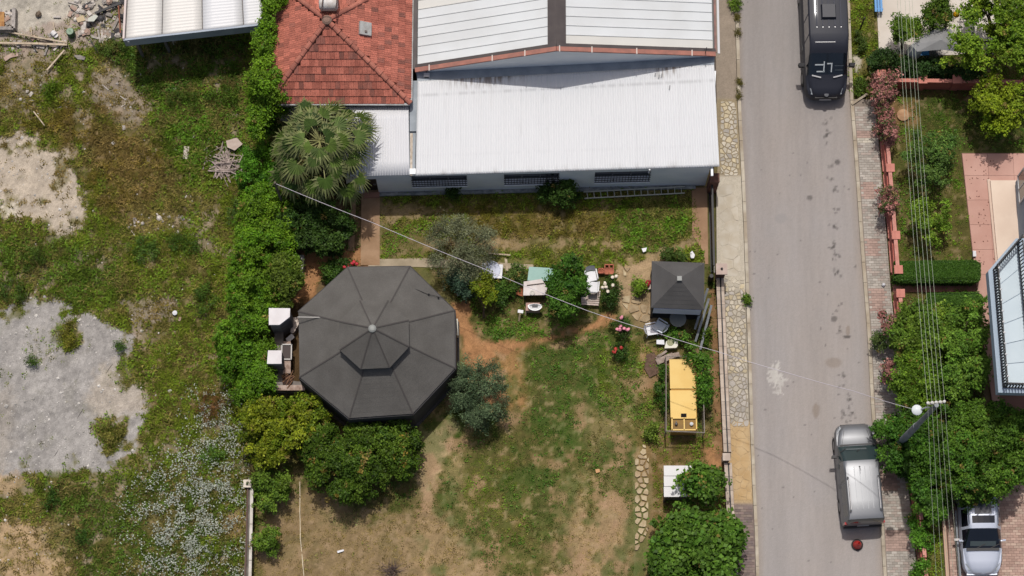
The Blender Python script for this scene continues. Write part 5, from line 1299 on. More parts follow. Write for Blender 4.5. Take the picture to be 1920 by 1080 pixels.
def foliage(poly, z0, z1, c1, c2, rng, leaf=.11, per=13, cl=60, lobe=(.32, .62), density=1.0, aspect=.6, tint=None, tintp=0.0, clump=.13, dome=.7, var=.30, jit=.6, cool=False):
    C, r = crown_centres(poly, z0, z1, rng, lobe, density, dome)
    k = np.maximum((cl * .95 * (r / .36) ** 2).astype(int), 5); leaf = leaf * .80; per = int(per * 1.25)
    ci = np.repeat(np.arange(len(C)), k)
    u = norm(rng.normal(0, 1, (len(ci), 3))); u[:, 2] = np.where(u[:, 2] < -.35, -u[:, 2], u[:, 2])
    rad = r[ci] * np.where(rng.random(len(ci)) < .52, rng.uniform(.5, 1.12, len(ci)), rng.uniform(.2, 1.8, len(ci)))
    u = norm(u * np.array([1, 1, .8]) + rng.normal(0, .12, (len(C), 3))[ci])
    cen = C[ci] + u * rad[:, None]
    cen[:, 2] = np.maximum(cen[:, 2], .08)
    lobe_mix = rng.random(len(C)); lob_b = rng.uniform(1 - var, 1 + var, len(C))
    # leaves of each sprig
    n = len(cen); sp = np.repeat(np.arange(n), per)
    P = cen[sp] + rng.normal(0, clump * .5, (n * per, 3)) * np.array([1, 1, .7])
    Nn = u[sp] * .7 + np.array([0, 0, .75])
    mixv = np.clip(lobe_mix[ci][sp] * .6 + rng.random(n * per) * .5 - .05, 0, 1)[:, None]
    col = np.array(c1) * (1 - mixv) + np.array(c2) * mixv
    if tint is not None:
        tm = (rng.random(n)[sp] < tintp)[:, None]; col = np.where(tm, np.array(tint), col)
    dd_ = (rng.random(n) < .02)[sp][:, None]; col = np.where(dd_, np.array(S(150, 132, 84)), col)
    col = col * (lob_b[ci][sp] * rng.uniform(.50, 1.36, n * per) * .92)[:, None] * np.array([1.0, 1.0, 1.0 if cool else .66])
    V, Cc = leaf_mesh(P, Nn, leaf, col, rng, aspect, jit)
    return V, Cc, C, r

def plant(name, label, cat, poly, h, c1, c2, seed, z0=None, base=None, group=None, trunk=.09, trunks=1, limbs=7, **kw):
    rng = np.random.default_rng(seed); rr = random.Random(seed)
    z0 = h * .35 if z0 is None else z0
    V, Cc, C, r = foliage(poly, z0, h, c1, c2, rng, **kw)
    cen = C.mean(0)
    bx, by = (cen[0], cen[1]) if base is None else W(*base, 0)[:2]
    bz = float(gz(bx, by))
    t = thing(name, label, cat, (bx, by, max(bz, 0)), group)
    big_mesh('crown', V, 4, Cc, M_LEAF, t)
    if trunk:
        b = MB()
        for k in range(trunks):
            ox, oy = (rr.uniform(-.25, .25), rr.uniform(-.25, .25)) if trunks > 1 else (0, 0)
            fork = Vector((bx * .6 + cen[0] * .4 + ox, by * .6 + cen[1] * .4 + oy, z0 * .8 + .1))
            b.tube([(bx + ox * .5, by + oy * .5, bz - .15), Vector((bx + ox * .6, by + oy * .6, bz)).lerp(fork, .5), fork], [trunk, trunk * .8, trunk * .65], 7)
            for q in rr.sample(range(len(C)), min(limbs, len(C))):
                e = Vector(C[q]); m_ = fork.lerp(e, .5) + Vector((rr.uniform(-.1, .1), rr.uniform(-.1, .1), .12))
                b.tube([fork, m_, e], [trunk * .5, trunk * .32, trunk * .12], 5)
        b.build('trunk', M_BARK, t, smooth=40)
    return t

# palettes (sunlit leaf colours)
IVY = (S(86, 136, 32), S(136, 172, 54)); OLIVE = (S(112, 120, 84), S(150, 154, 118)); OLIVEG = (S(80, 104, 70), S(122, 142, 102))
CIT = (S(96, 128, 36), S(158, 166, 50)); DKG = (S(64, 98, 32), S(104, 130, 48)); FIG = (S(72, 114, 42), S(116, 152, 68)); YEL = (S(120, 150, 40), S(174, 192, 60))
RED_ = (S(164, 104, 96), S(224, 162, 152)); MID = (S(84, 122, 46), S(134, 162, 68)); DARK = (S(52, 84, 38), S(84, 112, 54))

# hedge of climbers along the lot boundary
plant('climbing_hedge', 'bright green climber bush between the open shed and the tiled roof', 'hedge', [(490, -30), (562, -30), (562, 5), (540, 25), (520, 48), (514, 80), (514, 120), (526, 150), (512, 176), (484, 194), (464, 180), (470, 150), (484, 110), (484, 60), (500, 30)], 4.9, *IVY, 1, z0=1.4, trunk=.07, cl=64, lobe=(.3, .5), leaf=.105)
plant('climbing_hedge', 'bright green climber bush left of the palm crown', 'hedge', [(478, 165), (512, 158), (538, 166), (530, 205), (500, 225), (484, 268), (470, 250), (462, 210), (455, 290), (466, 180)], 4.3, *IVY, 2, z0=1.0, trunk=.07, cl=64, lobe=(.3, .5), leaf=.105)
plant('shrub', 'rounded green shrub right beside the heap of scrap laths', 'shrub', [(448, 296), (470, 270), (505, 270), (516, 330), (506, 362), (470, 368), (448, 344)], 2.3, S(72, 126, 36), S(112, 164, 50), 3, z0=.4, trunk=.06, cl=64, lobe=(.28, .46), leaf=.10)
plant('climbing_hedge', 'wide bright green climber mass between the shrub and the barbecue', 'hedge', [(458, 350), (505, 340), (542, 385), (552, 440), (548, 500), (530, 560), (505, 580), (440, 575), (425, 545), (436, 480), (446, 410)], 2.6, *IVY, 4, z0=.5, trunk=.08, trunks=2, cl=66, lobe=(.3, .52), leaf=.105)
plant('climbing_hedge', 'bright green climber mass left of the white barbecue chimneys', 'hedge', [(426, 548), (502, 552), (510, 620), (506, 690), (512, 722), (492, 742), (440, 752), (416, 722), (406, 680), (410, 615)], 2.5, S(80, 128, 32), S(122, 162, 50), 5, z0=.5, trunk=.08, trunks=2, cl=66, lobe=(.3, .52), leaf=.105)
plant('tree', 'olive-green young tree between the climber hedge and the gazebo', 'tree', [(520, 478), (556, 474), (568, 510), (560, 555), (540, 580), (515, 575), (505, 530)], 2.9, S(82, 108, 40), S(120, 140, 60), 6, z0=1.1, trunk=.06, cl=44, lobe=(.28, .46), leaf=.11)
plant('tree', 'dark leafy tree in the shade below the palm', 'tree', [(520, 370), (565, 372), (625, 380), (664, 405), (660, 446), (628, 474), (570, 468), (520, 430)], 2.3, *DARK, 7, z0=.6, trunk=.07, cl=50, lobe=(.3, .5), leaf=.12)
plant('shrub', 'small dark shrub hugging the upper left edge of the gazebo', 'shrub', [(608, 486), (640, 478), (676, 488), (660, 505), (630, 530), (606, 528), (602, 505)], 1.3, S(54, 92, 40), S(90, 120, 52), 8, z0=.2, trunk=.04, cl=50, lobe=(.22, .36), leaf=.09)
# trees below the gazebo
plant('citrus_tree', 'yellow-green citrus tree below the barbecue corner', 'tree', [(452, 768), (478, 742), (520, 750), (560, 742), (606, 752), (612, 785), (598, 815), (566, 850), (530, 866), (486, 876), (458, 858), (450, 815)], 2.4, *CIT, 9, z0=.8, trunk=.09, cl=42, lobe=(.3, .55), leaf=.12, var=.3)
plant('citrus_tree', 'broad dark green fruit tree under the lower edge of the gazebo', 'tree', [(596, 792), (640, 800), (690, 786), (758, 782), (786, 825), (782, 868), (760, 892), (716, 905), (690, 925), (640, 940), (612, 922), (580, 888), (560, 850), (572, 815)], 2.5, *DKG, 10, z0=.8, trunk=.11, cl=44, lobe=(.32, .6), leaf=.12, tint=S(140, 120, 60), tintp=.012, var=.3)
plant('olive_tree', 'grey-green rounded olive tree at the right corner of the gazebo', 'tree', [(852, 690), (872, 672), (900, 668), (926, 684), (948, 715), (954, 752), (944, 785), (915, 800), (872, 796), (850, 770), (843, 725)], 2.6, *OLIVEG, 11, z0=.7, trunk=.09, cl=58, lobe=(.26, .46), leaf=.085, aspect=.4, clump=.15, cool=True)
plant('olive_tree', 'pale silvery olive tree standing above the gazebo path', 'tree', [(800, 440), (830, 406), (880, 402), (920, 425), (935, 465), (920, 500), (880, 525), (840, 515), (808, 490)], 2.7, *OLIVE, 12, z0=.8, base=(852, 520), trunk=.08, cl=34, lobe=(.26, .46), leaf=.085, aspect=.38, clump=.2, cool=True)
plant('shrub', 'dark blue-green shrub under the pale olive, close to the gazebo roof', 'shrub', [(840, 500), (880, 500), (900, 530), (885, 555), (850, 555), (832, 525)], 1.5, S(62, 92, 74), S(92, 118, 92), 13, z0=.3, trunk=.05, cl=44, lobe=(.24, .42), leaf=.09, cool=True)
plant('small_tree', 'small yellow-green tree casting a long shadow by the white cloth table', 'tree', [(878, 530), (896, 510), (918, 514), (932, 535), (928, 560), (905, 572), (884, 560)], 2.0, *CIT, 14, z0=.9, base=(906, 598), trunk=.06, cl=50, lobe=(.24, .4), leaf=.10)
plant('plum_tree', 'dark green tree hiding the right half of the turquoise table', 'tree', [(1040, 496), (1065, 480), (1092, 492), (1098, 520), (1096, 560), (1078, 592), (1050, 596), (1028, 572), (1022, 545), (1030, 518)], 2.9, S(56, 102, 38), S(92, 132, 50), 15, z0=.9, trunk=.09, cl=52, lobe=(.28, .5), leaf=.11)
plant('shrub', 'dark rounded shrub against the annexe wall in front of the middle window', 'shrub', [(1018, 345), (1034, 330), (1060, 330), (1082, 345), (1086, 366), (1068, 384), (1034, 382), (1014, 365)], 1.5, *DARK, 16, z0=.2, trunk=.05, cl=60, lobe=(.26, .44), leaf=.10)
plant('shrub', 'ragged little shrub at the foot of the annexe wall near the left window', 'shrub', [(838, 352), (860, 345), (868, 362), (850, 372), (836, 366)], .7, *DARK, 17, z0=.1, trunk=0, cl=30, lobe=(.16, .26), leaf=.09)
plant('shrub', 'dark green bush between the two tables, below the white cloth', 'shrub', [(930, 530), (958, 520), (975, 540), (965, 570), (940, 578), (926, 560)], .9, S(66, 104, 44), S(100, 136, 60), 18, z0=.1, trunk=.03, cl=40, lobe=(.2, .34), leaf=.09)
plant('shrub', 'low leafy shrub left of the turquoise table', 'shrub', [(956, 500), (984, 498), (988, 530), (970, 540), (952, 522)], .9, S(84, 112, 60), S(120, 142, 84), 19, z0=.1, trunk=.03, cl=36, lobe=(.2, .34), leaf=.09)
plant('shrub', 'low shrub at the back corner of the kiosk beside the drive', 'shrub', [(1236, 470), (1262, 462), (1290, 468), (1298, 485), (1270, 492), (1238, 490)], .8, S(76, 108, 48), S(110, 136, 72), 20, z0=.1, trunk=.03, cl=44, lobe=(.2, .32), leaf=.09)
plant('shrub', 'lime-green bush on the paving left of the kiosk roof', 'shrub', [(1184, 520), (1206, 518), (1212, 538), (1200, 555), (1186, 548)], .8, S(112, 150, 52), S(150, 180, 76), 21, z0=.1, trunk=.03, cl=44, lobe=(.18, .3), leaf=.09)
plant('shrub', 'bright green shrub to the right of the cream-capped wall pillar', 'shrub', [(478, 892), (505, 876), (530, 884), (546, 905), (540, 935), (512, 956), (486, 950), (474, 920)], 1.6, *MID, 22, z0=.3, trunk=.05, cl=52, lobe=(.26, .44), leaf=.11)
plant('shrub', 'smaller bright green shrub beside the white-topped wall near the bottom edge', 'shrub', [(480, 996), (505, 990), (528, 998), (524, 1020), (505, 1042), (486, 1030), (474, 1012)], 1.3, *MID, 23, z0=.3, trunk=.05, cl=50, lobe=(.22, .38), leaf=.11)
plant('shrub', 'small bushy weed clump at the front left corner of the wire cage', 'shrub', [(1205, 795), (1225, 775), (1238, 790), (1232, 825), (1210, 822)], .7, S(110, 140, 54), S(150, 172, 84), 24, z0=.05, trunk=0, cl=36, lobe=(.16, .28), leaf=.09)
# figs by the street wall
plant('fig_tree', 'big broad-leaved fig tree by the street wall at the bottom edge', 'tree', [(1232, 970), (1262, 956), (1300, 958), (1342, 958), (1372, 974), (1388, 1000), (1390, 1040), (1372, 1085), (1340, 1110), (1270, 1105), (1228, 1080), (1218, 1040), (1222, 995)], 3.0, *FIG, 25, z0=.9, trunk=.11, cl=34, lobe=(.34, .6), leaf=.21, aspect=.75, per=8, clump=.24, var=.25)
plant('fig_tree', 'smaller fig tree overhanging the white hutch roof', 'tree', [(1284, 880), (1306, 870), (1332, 878), (1354, 900), (1350, 926), (1328, 938), (1298, 934), (1276, 920), (1276, 900)], 2.5, *FIG, 26, z0=.8, trunk=.09, cl=36, lobe=(.3, .5), leaf=.19, aspect=.75, per=8, clump=.22, var=.25)
plant('vine', 'leafy vine spilling over the right side of the yellow bin', 'vine', [(1284, 668), (1300, 658), (1330, 664), (1334, 700), (1326, 740), (1318, 772), (1306, 768), (1308, 730), (1304, 700), (1290, 690)], 1.75, S(64, 112, 38), S(104, 146, 56), 27, z0=.8, trunk=.04, cl=30, lobe=(.16, .34), leaf=.13, aspect=.6, per=8, clump=.22)
plant('vine', 'narrow green creeper between the wire cage and the yellow bin on its left', 'vine', [(1236, 700), (1250, 680), (1254, 720), (1252, 780), (1240, 775), (1230, 740)], .9, S(62, 104, 40), S(96, 132, 56), 28, z0=.1, trunk=.02, cl=34, lobe=(.16, .26), leaf=.10)
plant('vine', 'light creeper over the white chairs and planks by the street wall', 'vine', [(1240, 618), (1262, 612), (1296, 632), (1312, 648), (1300, 660), (1276, 646), (1250, 634)], .7, S(84, 132, 50), S(124, 164, 76), 29, z0=.1, trunk=.02, cl=18, lobe=(.16, .24), leaf=.10)
plant('shrub', 'small round shrub at the lower end of the stacked grey pipes', 'shrub', [(1322, 612), (1334, 618), (1336, 640), (1322, 642), (1318, 628)], .8, *DKG, 30, z0=.1, trunk=.02, cl=40, lobe=(.16, .24), leaf=.09)
# waste lot shrubs
plant('dry_shrub', 'reddish-brown dried-out bush in the weeds left of the citrus tree', 'shrub', [(362, 735), (388, 722), (414, 735), (424, 760), (410, 785), (380, 788), (360, 765)], .8, S(124, 86, 62), S(158, 112, 82), 31, z0=.1, trunk=.03, cl=34, lobe=(.2, .34), leaf=.06, aspect=.3)
for k, (x, y, rx, ry, c1, c2, lab) in enumerate([(95, 165, 18, 26, S(92, 128, 36), S(130, 160, 54), 'upright yellow-green weed clump in the bare soil below the long poles'),
        (345, 190, 42, 22, S(74, 104, 38), S(112, 138, 58), 'round grassy tussock just below the shadow of the open shed'), (415, 180, 34, 24, S(78, 112, 40), S(116, 146, 60), 'tall grass tussock between the shed shadow and the climber hedge'),
        (210, 88, 34, 16, S(84, 112, 50), S(120, 142, 76), 'low green bush beside the left corner of the open shed'), (445, 405, 26, 30, S(72, 104, 50), S(104, 132, 70), 'grey-green bush at the left edge of the big climber mass'),
        (132, 628, 16, 34, S(124, 126, 48), S(156, 150, 70), 'tall narrow weed clump standing in the grey gravel'), (210, 812, 26, 24, S(116, 118, 58), S(150, 144, 84), 'weed bush at the lower edge of the grey gravel'),
        (62, 675, 12, 10, S(76, 110, 50), S(108, 132, 70), 'small weed rosette in the middle of the gravel'), (224, 648, 9, 8, S(70, 108, 42), S(96, 130, 56), 'tiny green weed at the right tip of the gravel'),
        (268, 470, 34, 26, S(80, 118, 52), S(116, 150, 78), 'broad-leaved weed patch near the pale stones in the lot'), (345, 455, 34, 22, S(70, 104, 42), S(104, 134, 62), 'dark green weed patch right of the pale stones'),
        (385, 560, 26, 34, S(70, 104, 40), S(106, 138, 62), 'dark bushy weed beside the climber hedge'), (400, 850, 26, 20, S(84, 128, 52), S(120, 158, 78), 'fresh green weed clump among the daisies'),
        (395, 1030, 22, 26, S(112, 138, 44), S(150, 170, 66), 'yellow-green weed clump at the bottom of the daisies'), (95, 940, 18, 16, S(66, 104, 44), S(92, 128, 58), 'dark green weed clump above the sandy bottom corner'),
        (155, 1008, 12, 16, S(62, 100, 44), S(90, 126, 58), 'small dark weed beside the sandy bottom corner'), (60, 485, 34, 26, S(74, 100, 40), S(102, 126, 58), 'dark weed clump below the bare sand'), (20, 545, 30, 22, S(76, 104, 48), S(104, 132, 64), 'weed clump at the left edge above the gravel')]):
    pg = [(x + rx * math.cos(a) * R.uniform(.8, 1.15), y + ry * math.sin(a) * R.uniform(.8, 1.15)) for a in np.linspace(0, 2 * math.pi, 10)[:-1]]
    plant('weed_clump', lab, 'weed', pg, .55, c1, c2, 60 + k, z0=.03, trunk=0, cl=24, lobe=(.14, .28), leaf=.10, aspect=.34, per=9, density=1.1, clump=.16, jit=.8)
# right of the street
plant('photinia', 'pinkish-red photinia bush at the corner of the pink wall', 'shrub', [(1632, 142), (1650, 134), (1678, 138), (1700, 144), (1690, 152), (1668, 160), (1668, 186), (1650, 198), (1636, 186), (1630, 160)], 1.9, *RED_, 90, z0=.5, trunk=.05, cl=44, lobe=(.24, .42), leaf=.10, tint=S(90, 110, 60), tintp=.22, cool=True)
plant('photinia', 'pinkish-red photinia bush second from the wall corner', 'shrub', [(1644, 206), (1660, 200), (1676, 214), (1684, 238), (1676, 262), (1656, 270), (1642, 258), (1640, 228)], 1.9, *RED_, 91, z0=.5, trunk=.05, cl=44, lobe=(.24, .42), leaf=.10, tint=S(90, 110, 60), tintp=.25, cool=True)
plant('photinia', 'lone reddish photinia bush halfway down the pink wall', 'shrub', [(1650, 356), (1664, 344), (1684, 352), (1692, 372), (1682, 392), (1662, 400), (1648, 386), (1644, 370)], 1.9, *RED_, 92, z0=.5, trunk=.05, cl=36, lobe=(.24, .40), leaf=.10, tint=S(96, 112, 60), tintp=.35, cool=True)
plant('photinia', 'reddish photinia mixed into the green mass near the pink wall opening', 'shrub', [(1648, 590), (1668, 580), (1690, 596), (1688, 620), (1666, 626), (1648, 612)], 1.9, *RED_, 93, z0=.5, trunk=.05, cl=34, lobe=(.22, .38), leaf=.10, tint=S(80, 112, 54), tintp=.4, cool=True)
plant('photinia', 'reddish photinia leaning over the pavement above the silver minivan', 'shrub', [(1658, 690), (1672, 676), (1690, 686), (1688, 712), (1672, 732), (1656, 722)], 1.9, *RED_, 94, z0=.5, trunk=.05, cl=34, lobe=(.22, .38), leaf=.10, tint=S(80, 112, 54), tintp=.3, cool=True)
plant('tree', 'small round green tree on the white courtyard', 'tree', [(1668, 50), (1686, 34), (1712, 32), (1730, 50), (1728, 72), (1704, 80), (1682, 76)], 2.6, *MID, 95, z0=1.0, base=(1690, 92), trunk=.08, cl=56, lobe=(.28, .46), leaf=.10)
plant('tree', 'dark green tree leaning over the white courtyard beside the yellow ball', 'tree', [(1728, 30), (1742, 10), (1772, -10), (1790, 10), (1782, 40), (1760, 52), (1738, 50)], 3.0, *DKG, 96, z0=1.2, base=(1775, 50), trunk=.08, cl=50, lobe=(.28, .5), leaf=.10)
plant('tree', 'large yellow-green tree filling the top right corner', 'tree', [(1790, -40), (1950, -40), (1950, 125), (1915, 135), (1870, 118), (1830, 132), (1795, 118), (1776, 95), (1782, 70), (1798, 55), (1812, 20)], 4.2, S(96, 138, 42), S(158, 184, 66), 97, z0=1.6, trunk=.16, cl=40, lobe=(.36, .66), leaf=.13, density=.5, limbs=16)
plant('tree', 'bright yellow-green tree in front of the dark pink wall', 'tree', [(1830, 160), (1850, 142), (1884, 150), (1912, 170), (1918, 205), (1900, 235), (1866, 244), (1840, 222), (1826, 190)], 3.0, *YEL, 98, z0=1.1, trunk=.09, cl=46, lobe=(.3, .54), leaf=.13)
plant('hedge', 'dark unclipped hedge below the grey parasol, behind the photinia', 'hedge', [(1640, 100), (1668, 90), (1700, 108), (1740, 112), (1790, 118), (1850, 132), (1850, 152), (1780, 150), (1700, 146), (1650, 138), (1630, 128)], 1.5, S(44, 76, 40), S(70, 98, 52), 99, z0=.2, trunk=.05, cl=44, lobe=(.26, .42), leaf=.10)
plant('small_tree', 'open-crowned green tree on the lawn under the wires', 'tree', [(1690, 268), (1716, 250), (1760, 246), (1792, 262), (1796, 300), (1780, 340), (1740, 350), (1706, 338), (1690, 305)], 2.4, S(78, 118, 60), S(120, 150, 84), 100, z0=.9, trunk=.07, cl=30, lobe=(.26, .46), leaf=.10, density=.75)
plant('small_tree', 'lime-leaved young tree just above the clipped hedge', 'tree', [(1702, 385), (1730, 372), (1770, 378), (1788, 400), (1778, 436), (1750, 452), (1730, 448), (1708, 420)], 2.1, S(100, 142, 46), S(148, 178, 72), 101, z0=.9, trunk=.06, cl=28, lobe=(.24, .42), leaf=.11, density=.75)
def clipped(name, label, pg, h, c1, c2, seed, n):
    rng = np.random.default_rng(seed); P = np.array(WP(pg, h))[:, :2]; lo, hi = P.min(0), P.max(0)
    q = rng.uniform(lo, hi, (n * 2, 2)); d = -sdist(q[:, 0], q[:, 1], [tuple(v) for v in P]); q, d = q[d > 0], d[d > 0]
    z = h - np.clip(.22 - d, 0, 1) * .9 - np.abs(rng.normal(0, .03, len(q))) ; side = rng.random(len(q)) < .3
    z = np.where(side & (d < .16), rng.uniform(.1, h, len(q)), z)
    col = np.array(c1) + (np.array(c2) - np.array(c1)) * rng.random((len(q), 1)); col *= (.8 + .4 * fbm(q[:, 0] * 2, q[:, 1] * 2, 3, 4))[:, None] * rng.uniform(.8, 1.2, (len(q), 1))
    V, C = leaf_mesh(np.stack([q[:, 0], q[:, 1], z], 1), np.tile([0, 0, 1.0], (len(q), 1)), .075, col, rng)
    t = thing(name, label, 'hedge', (float(P[:, 0].mean()), float(P[:, 1].mean()), 0))
    big_mesh('crown', V, 4, C, M_LEAF, t)
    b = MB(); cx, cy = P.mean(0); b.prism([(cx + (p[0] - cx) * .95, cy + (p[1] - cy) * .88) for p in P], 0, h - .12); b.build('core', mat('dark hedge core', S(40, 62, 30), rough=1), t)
clipped('clipped_hedge', 'neatly clipped dark green box hedge across the lawn', [(1678, 488), (1830, 486), (1840, 492), (1840, 522), (1832, 528), (1690, 528), (1676, 522)], 1.0, S(58, 96, 30), S(90, 126, 44), 110, 12000)
clipped('clipped_hedge', 'lower clipped hedge half buried by the leafy mass below the brick walk', [(1740, 548), (1836, 546), (1846, 556), (1844, 578), (1740, 580)], .9, S(62, 98, 34), S(92, 128, 48), 111, 6000)
plant('garden_tree', 'green tree right of the pink wall opening, top of the leafy mass', 'tree', [(1684, 580), (1710, 560), (1760, 566), (1780, 580), (1778, 640), (1760, 680), (1710, 684), (1680, 660), (1670, 620)], 2.9, *MID, 102, z0=.8, trunk=.09, cl=42, lobe=(.3, .54), leaf=.12)
plant('garden_tree', 'light green tree directly left of the balcony railing', 'tree', [(1770, 590), (1810, 570), (1850, 560), (1858, 600), (1850, 650), (1856, 690), (1830, 740), (1780, 750), (1760, 690), (1766, 630)], 3.2, S(94, 140, 56), S(140, 176, 80), 103, z0=1.0, trunk=.1, cl=40, lobe=(.32, .56), leaf=.12)
plant('garden_tree', 'yellowish-green tree between the photinia and the lamp post top', 'tree', [(1690, 660), (1730, 650), (1766, 690), (1770, 740), (1736, 770), (1690, 770), (1668, 740), (1672, 690)], 2.7, S(84, 128, 42), S(130, 162, 60), 104, z0=.8, trunk=.09, cl=42, lobe=(.3, .54), leaf=.12)
plant('garden_tree', 'deep green tree at the foot of the lamp post', 'tree', [(1644, 800), (1668, 772), (1710, 766), (1750, 780), (1770, 830), (1750, 880), (1720, 910), (1680, 880), (1650, 860)], 2.6, S(58, 104, 40), S(98, 140, 54), 105, z0=.7, trunk=.09, cl=44, lobe=(.3, .54), leaf=.12)
plant('garden_tree', 'large green tree overhanging the pale car roof', 'tree', [(1770, 752), (1820, 745), (1870, 755), (1925, 775), (1940, 860), (1915, 905), (1870, 930), (1845, 940), (1800, 930), (1765, 900), (1752, 850), (1760, 790)], 3.6, S(70, 116, 44), S(116, 152, 62), 106, z0=1.5, trunk=.13, cl=42, lobe=(.34, .6), leaf=.12, limbs=10)
plant('garden_tree', 'green tree directly below the lamp post, beside the pink wall', 'tree', [(1706, 900), (1740, 880), (1770, 905), (1780, 950), (1768, 985), (1736, 975), (1712, 950)], 2.2, S(66, 112, 44), S(104, 144, 58), 107, z0=.6, trunk=.07, cl=44, lobe=(.28, .46), leaf=.12)
plant('shrub', 'narrow bright green shrub along the pink wall near the bottom edge', 'shrub', [(1706, 960), (1736, 968), (1744, 1010), (1740, 1060), (1730, 1100), (1718, 1080), (1712, 1020)], 1.3, S(76, 132, 44), S(116, 168, 64), 108, z0=.2, trunk=.04, cl=50, lobe=(.22, .36), leaf=.10)
plant('shrub', 'scraggy little shrub overhanging the kerb in front of the leafy mass', 'shrub', [(1632, 628), (1660, 622), (1668, 645), (1650, 658), (1634, 648)], 1.2, S(88, 116, 70), S(124, 144, 96), 109, z0=.4, trunk=.02, cl=14, lobe=(.18, .3), leaf=.10)
plant('kerb_weed', 'dark green weed growing in the left kerb beside the crazy paving', 'weed', [(1397, 550), (1404, 548), (1407, 566), (1403, 584), (1397, 578)], .45, *MID, 112, z0=.15, trunk=0, cl=30, lobe=(.1, .16), leaf=.09)
plant('kerb_weed', 'spiky green weed in the left kerb at the top of the street', 'weed', [(1366, -4), (1384, -6), (1392, 8), (1382, 20), (1370, 14)], .5, *MID, 113, z0=.15, trunk=0, cl=24, lobe=(.12, .2), leaf=.13, aspect=.25)
for k, y in enumerate((30, 60, 150, 175)):
    plant('kerb_weed', 'thin dry weed in the kerb joint of the upper street', 'weed', [(1379 + y * .02, y - 8), (1384 + y * .02, y - 8), (1386 + y * .02, y + 8), (1380 + y * .02, y + 8)], .25, S(112, 108, 60), S(140, 130, 80), 120 + k, z0=.12, trunk=0, cl=14, lobe=(.06, .1), leaf=.07, aspect=.3, group='weeds in the upper kerb joint')
plant('verge_weed', 'dark bushy weed in the verge beside the van roof', 'weed', [(1606, 60), (1622, 62), (1626, 92), (1612, 100), (1602, 84)], .6, S(72, 98, 48), S(104, 128, 64), 140, z0=.05, trunk=0, cl=30, lobe=(.14, .24), leaf=.10, aspect=.4)
plant('verge_weed', 'ragged green weed in the verge at the pavement end', 'weed', [(1606, 142), (1626, 138), (1628, 165), (1612, 178), (1602, 164)], .6, S(78, 108, 48), S(112, 138, 64), 141, z0=.05, trunk=0, cl=28, lobe=(.14, .24), leaf=.10, aspect=.4)
# roses
def rose(label, pg, h, seed, cols, pts, c=(S(52, 84, 38), S(82, 112, 52))):
    t = plant('rose_bush', label, 'rose bush', pg, h, c[0], c[1], seed, z0=.15, trunk=.03, cl=44, lobe=(.2, .34), leaf=.08)
    for (x, y) in pts:
        p = W(x, y, h * .95); b = MB()
        for k in range(3): b.lathe(p + Vector((R.uniform(-.03, .03), R.uniform(-.03, .03), .02 * k)), [(.03, -.05), (.085 - .02 * k, 0), (.05, .05), (.0, .055)], 7)
        b.build('blossom', mat('petal ' + str(cols), cols, rough=.6, rnd=.1), t)
rose('white rose bush with large pale blooms right of the dark tree', [(1124, 528), (1138, 516), (1160, 520), (1168, 545), (1156, 570), (1134, 572), (1122, 552)], 1.2, 130, S(240, 226, 206), [(1129, 540), (1135, 531), (1149, 535), (1139, 547), (1136, 538), (1155, 519), (1148, 520)])
rose('pink rose bush beside the stone paving', [(1148, 602), (1166, 592), (1180, 604), (1176, 630), (1158, 638), (1146, 622)], .9, 131, S(236, 150, 168), [(1157, 617), (1163, 612), (1165, 595), (1178, 618), (1171, 617), (1161, 617)])
rose('small red rose bush on the lawn edge below the pink roses', [(1146, 648), (1162, 642), (1174, 652), (1168, 672), (1150, 670)], .7, 132, S(190, 48, 40), [(1155, 655), (1165, 652), (1152, 660)])
rose('crimson rose bush at the top left edge of the gazebo', [(638, 494), (660, 486), (676, 494), (662, 506), (640, 512)], 1.2, 133, S(200, 36, 54), [(660, 494), (654, 498), (664, 492), (646, 502), (668, 495), (650, 505)])

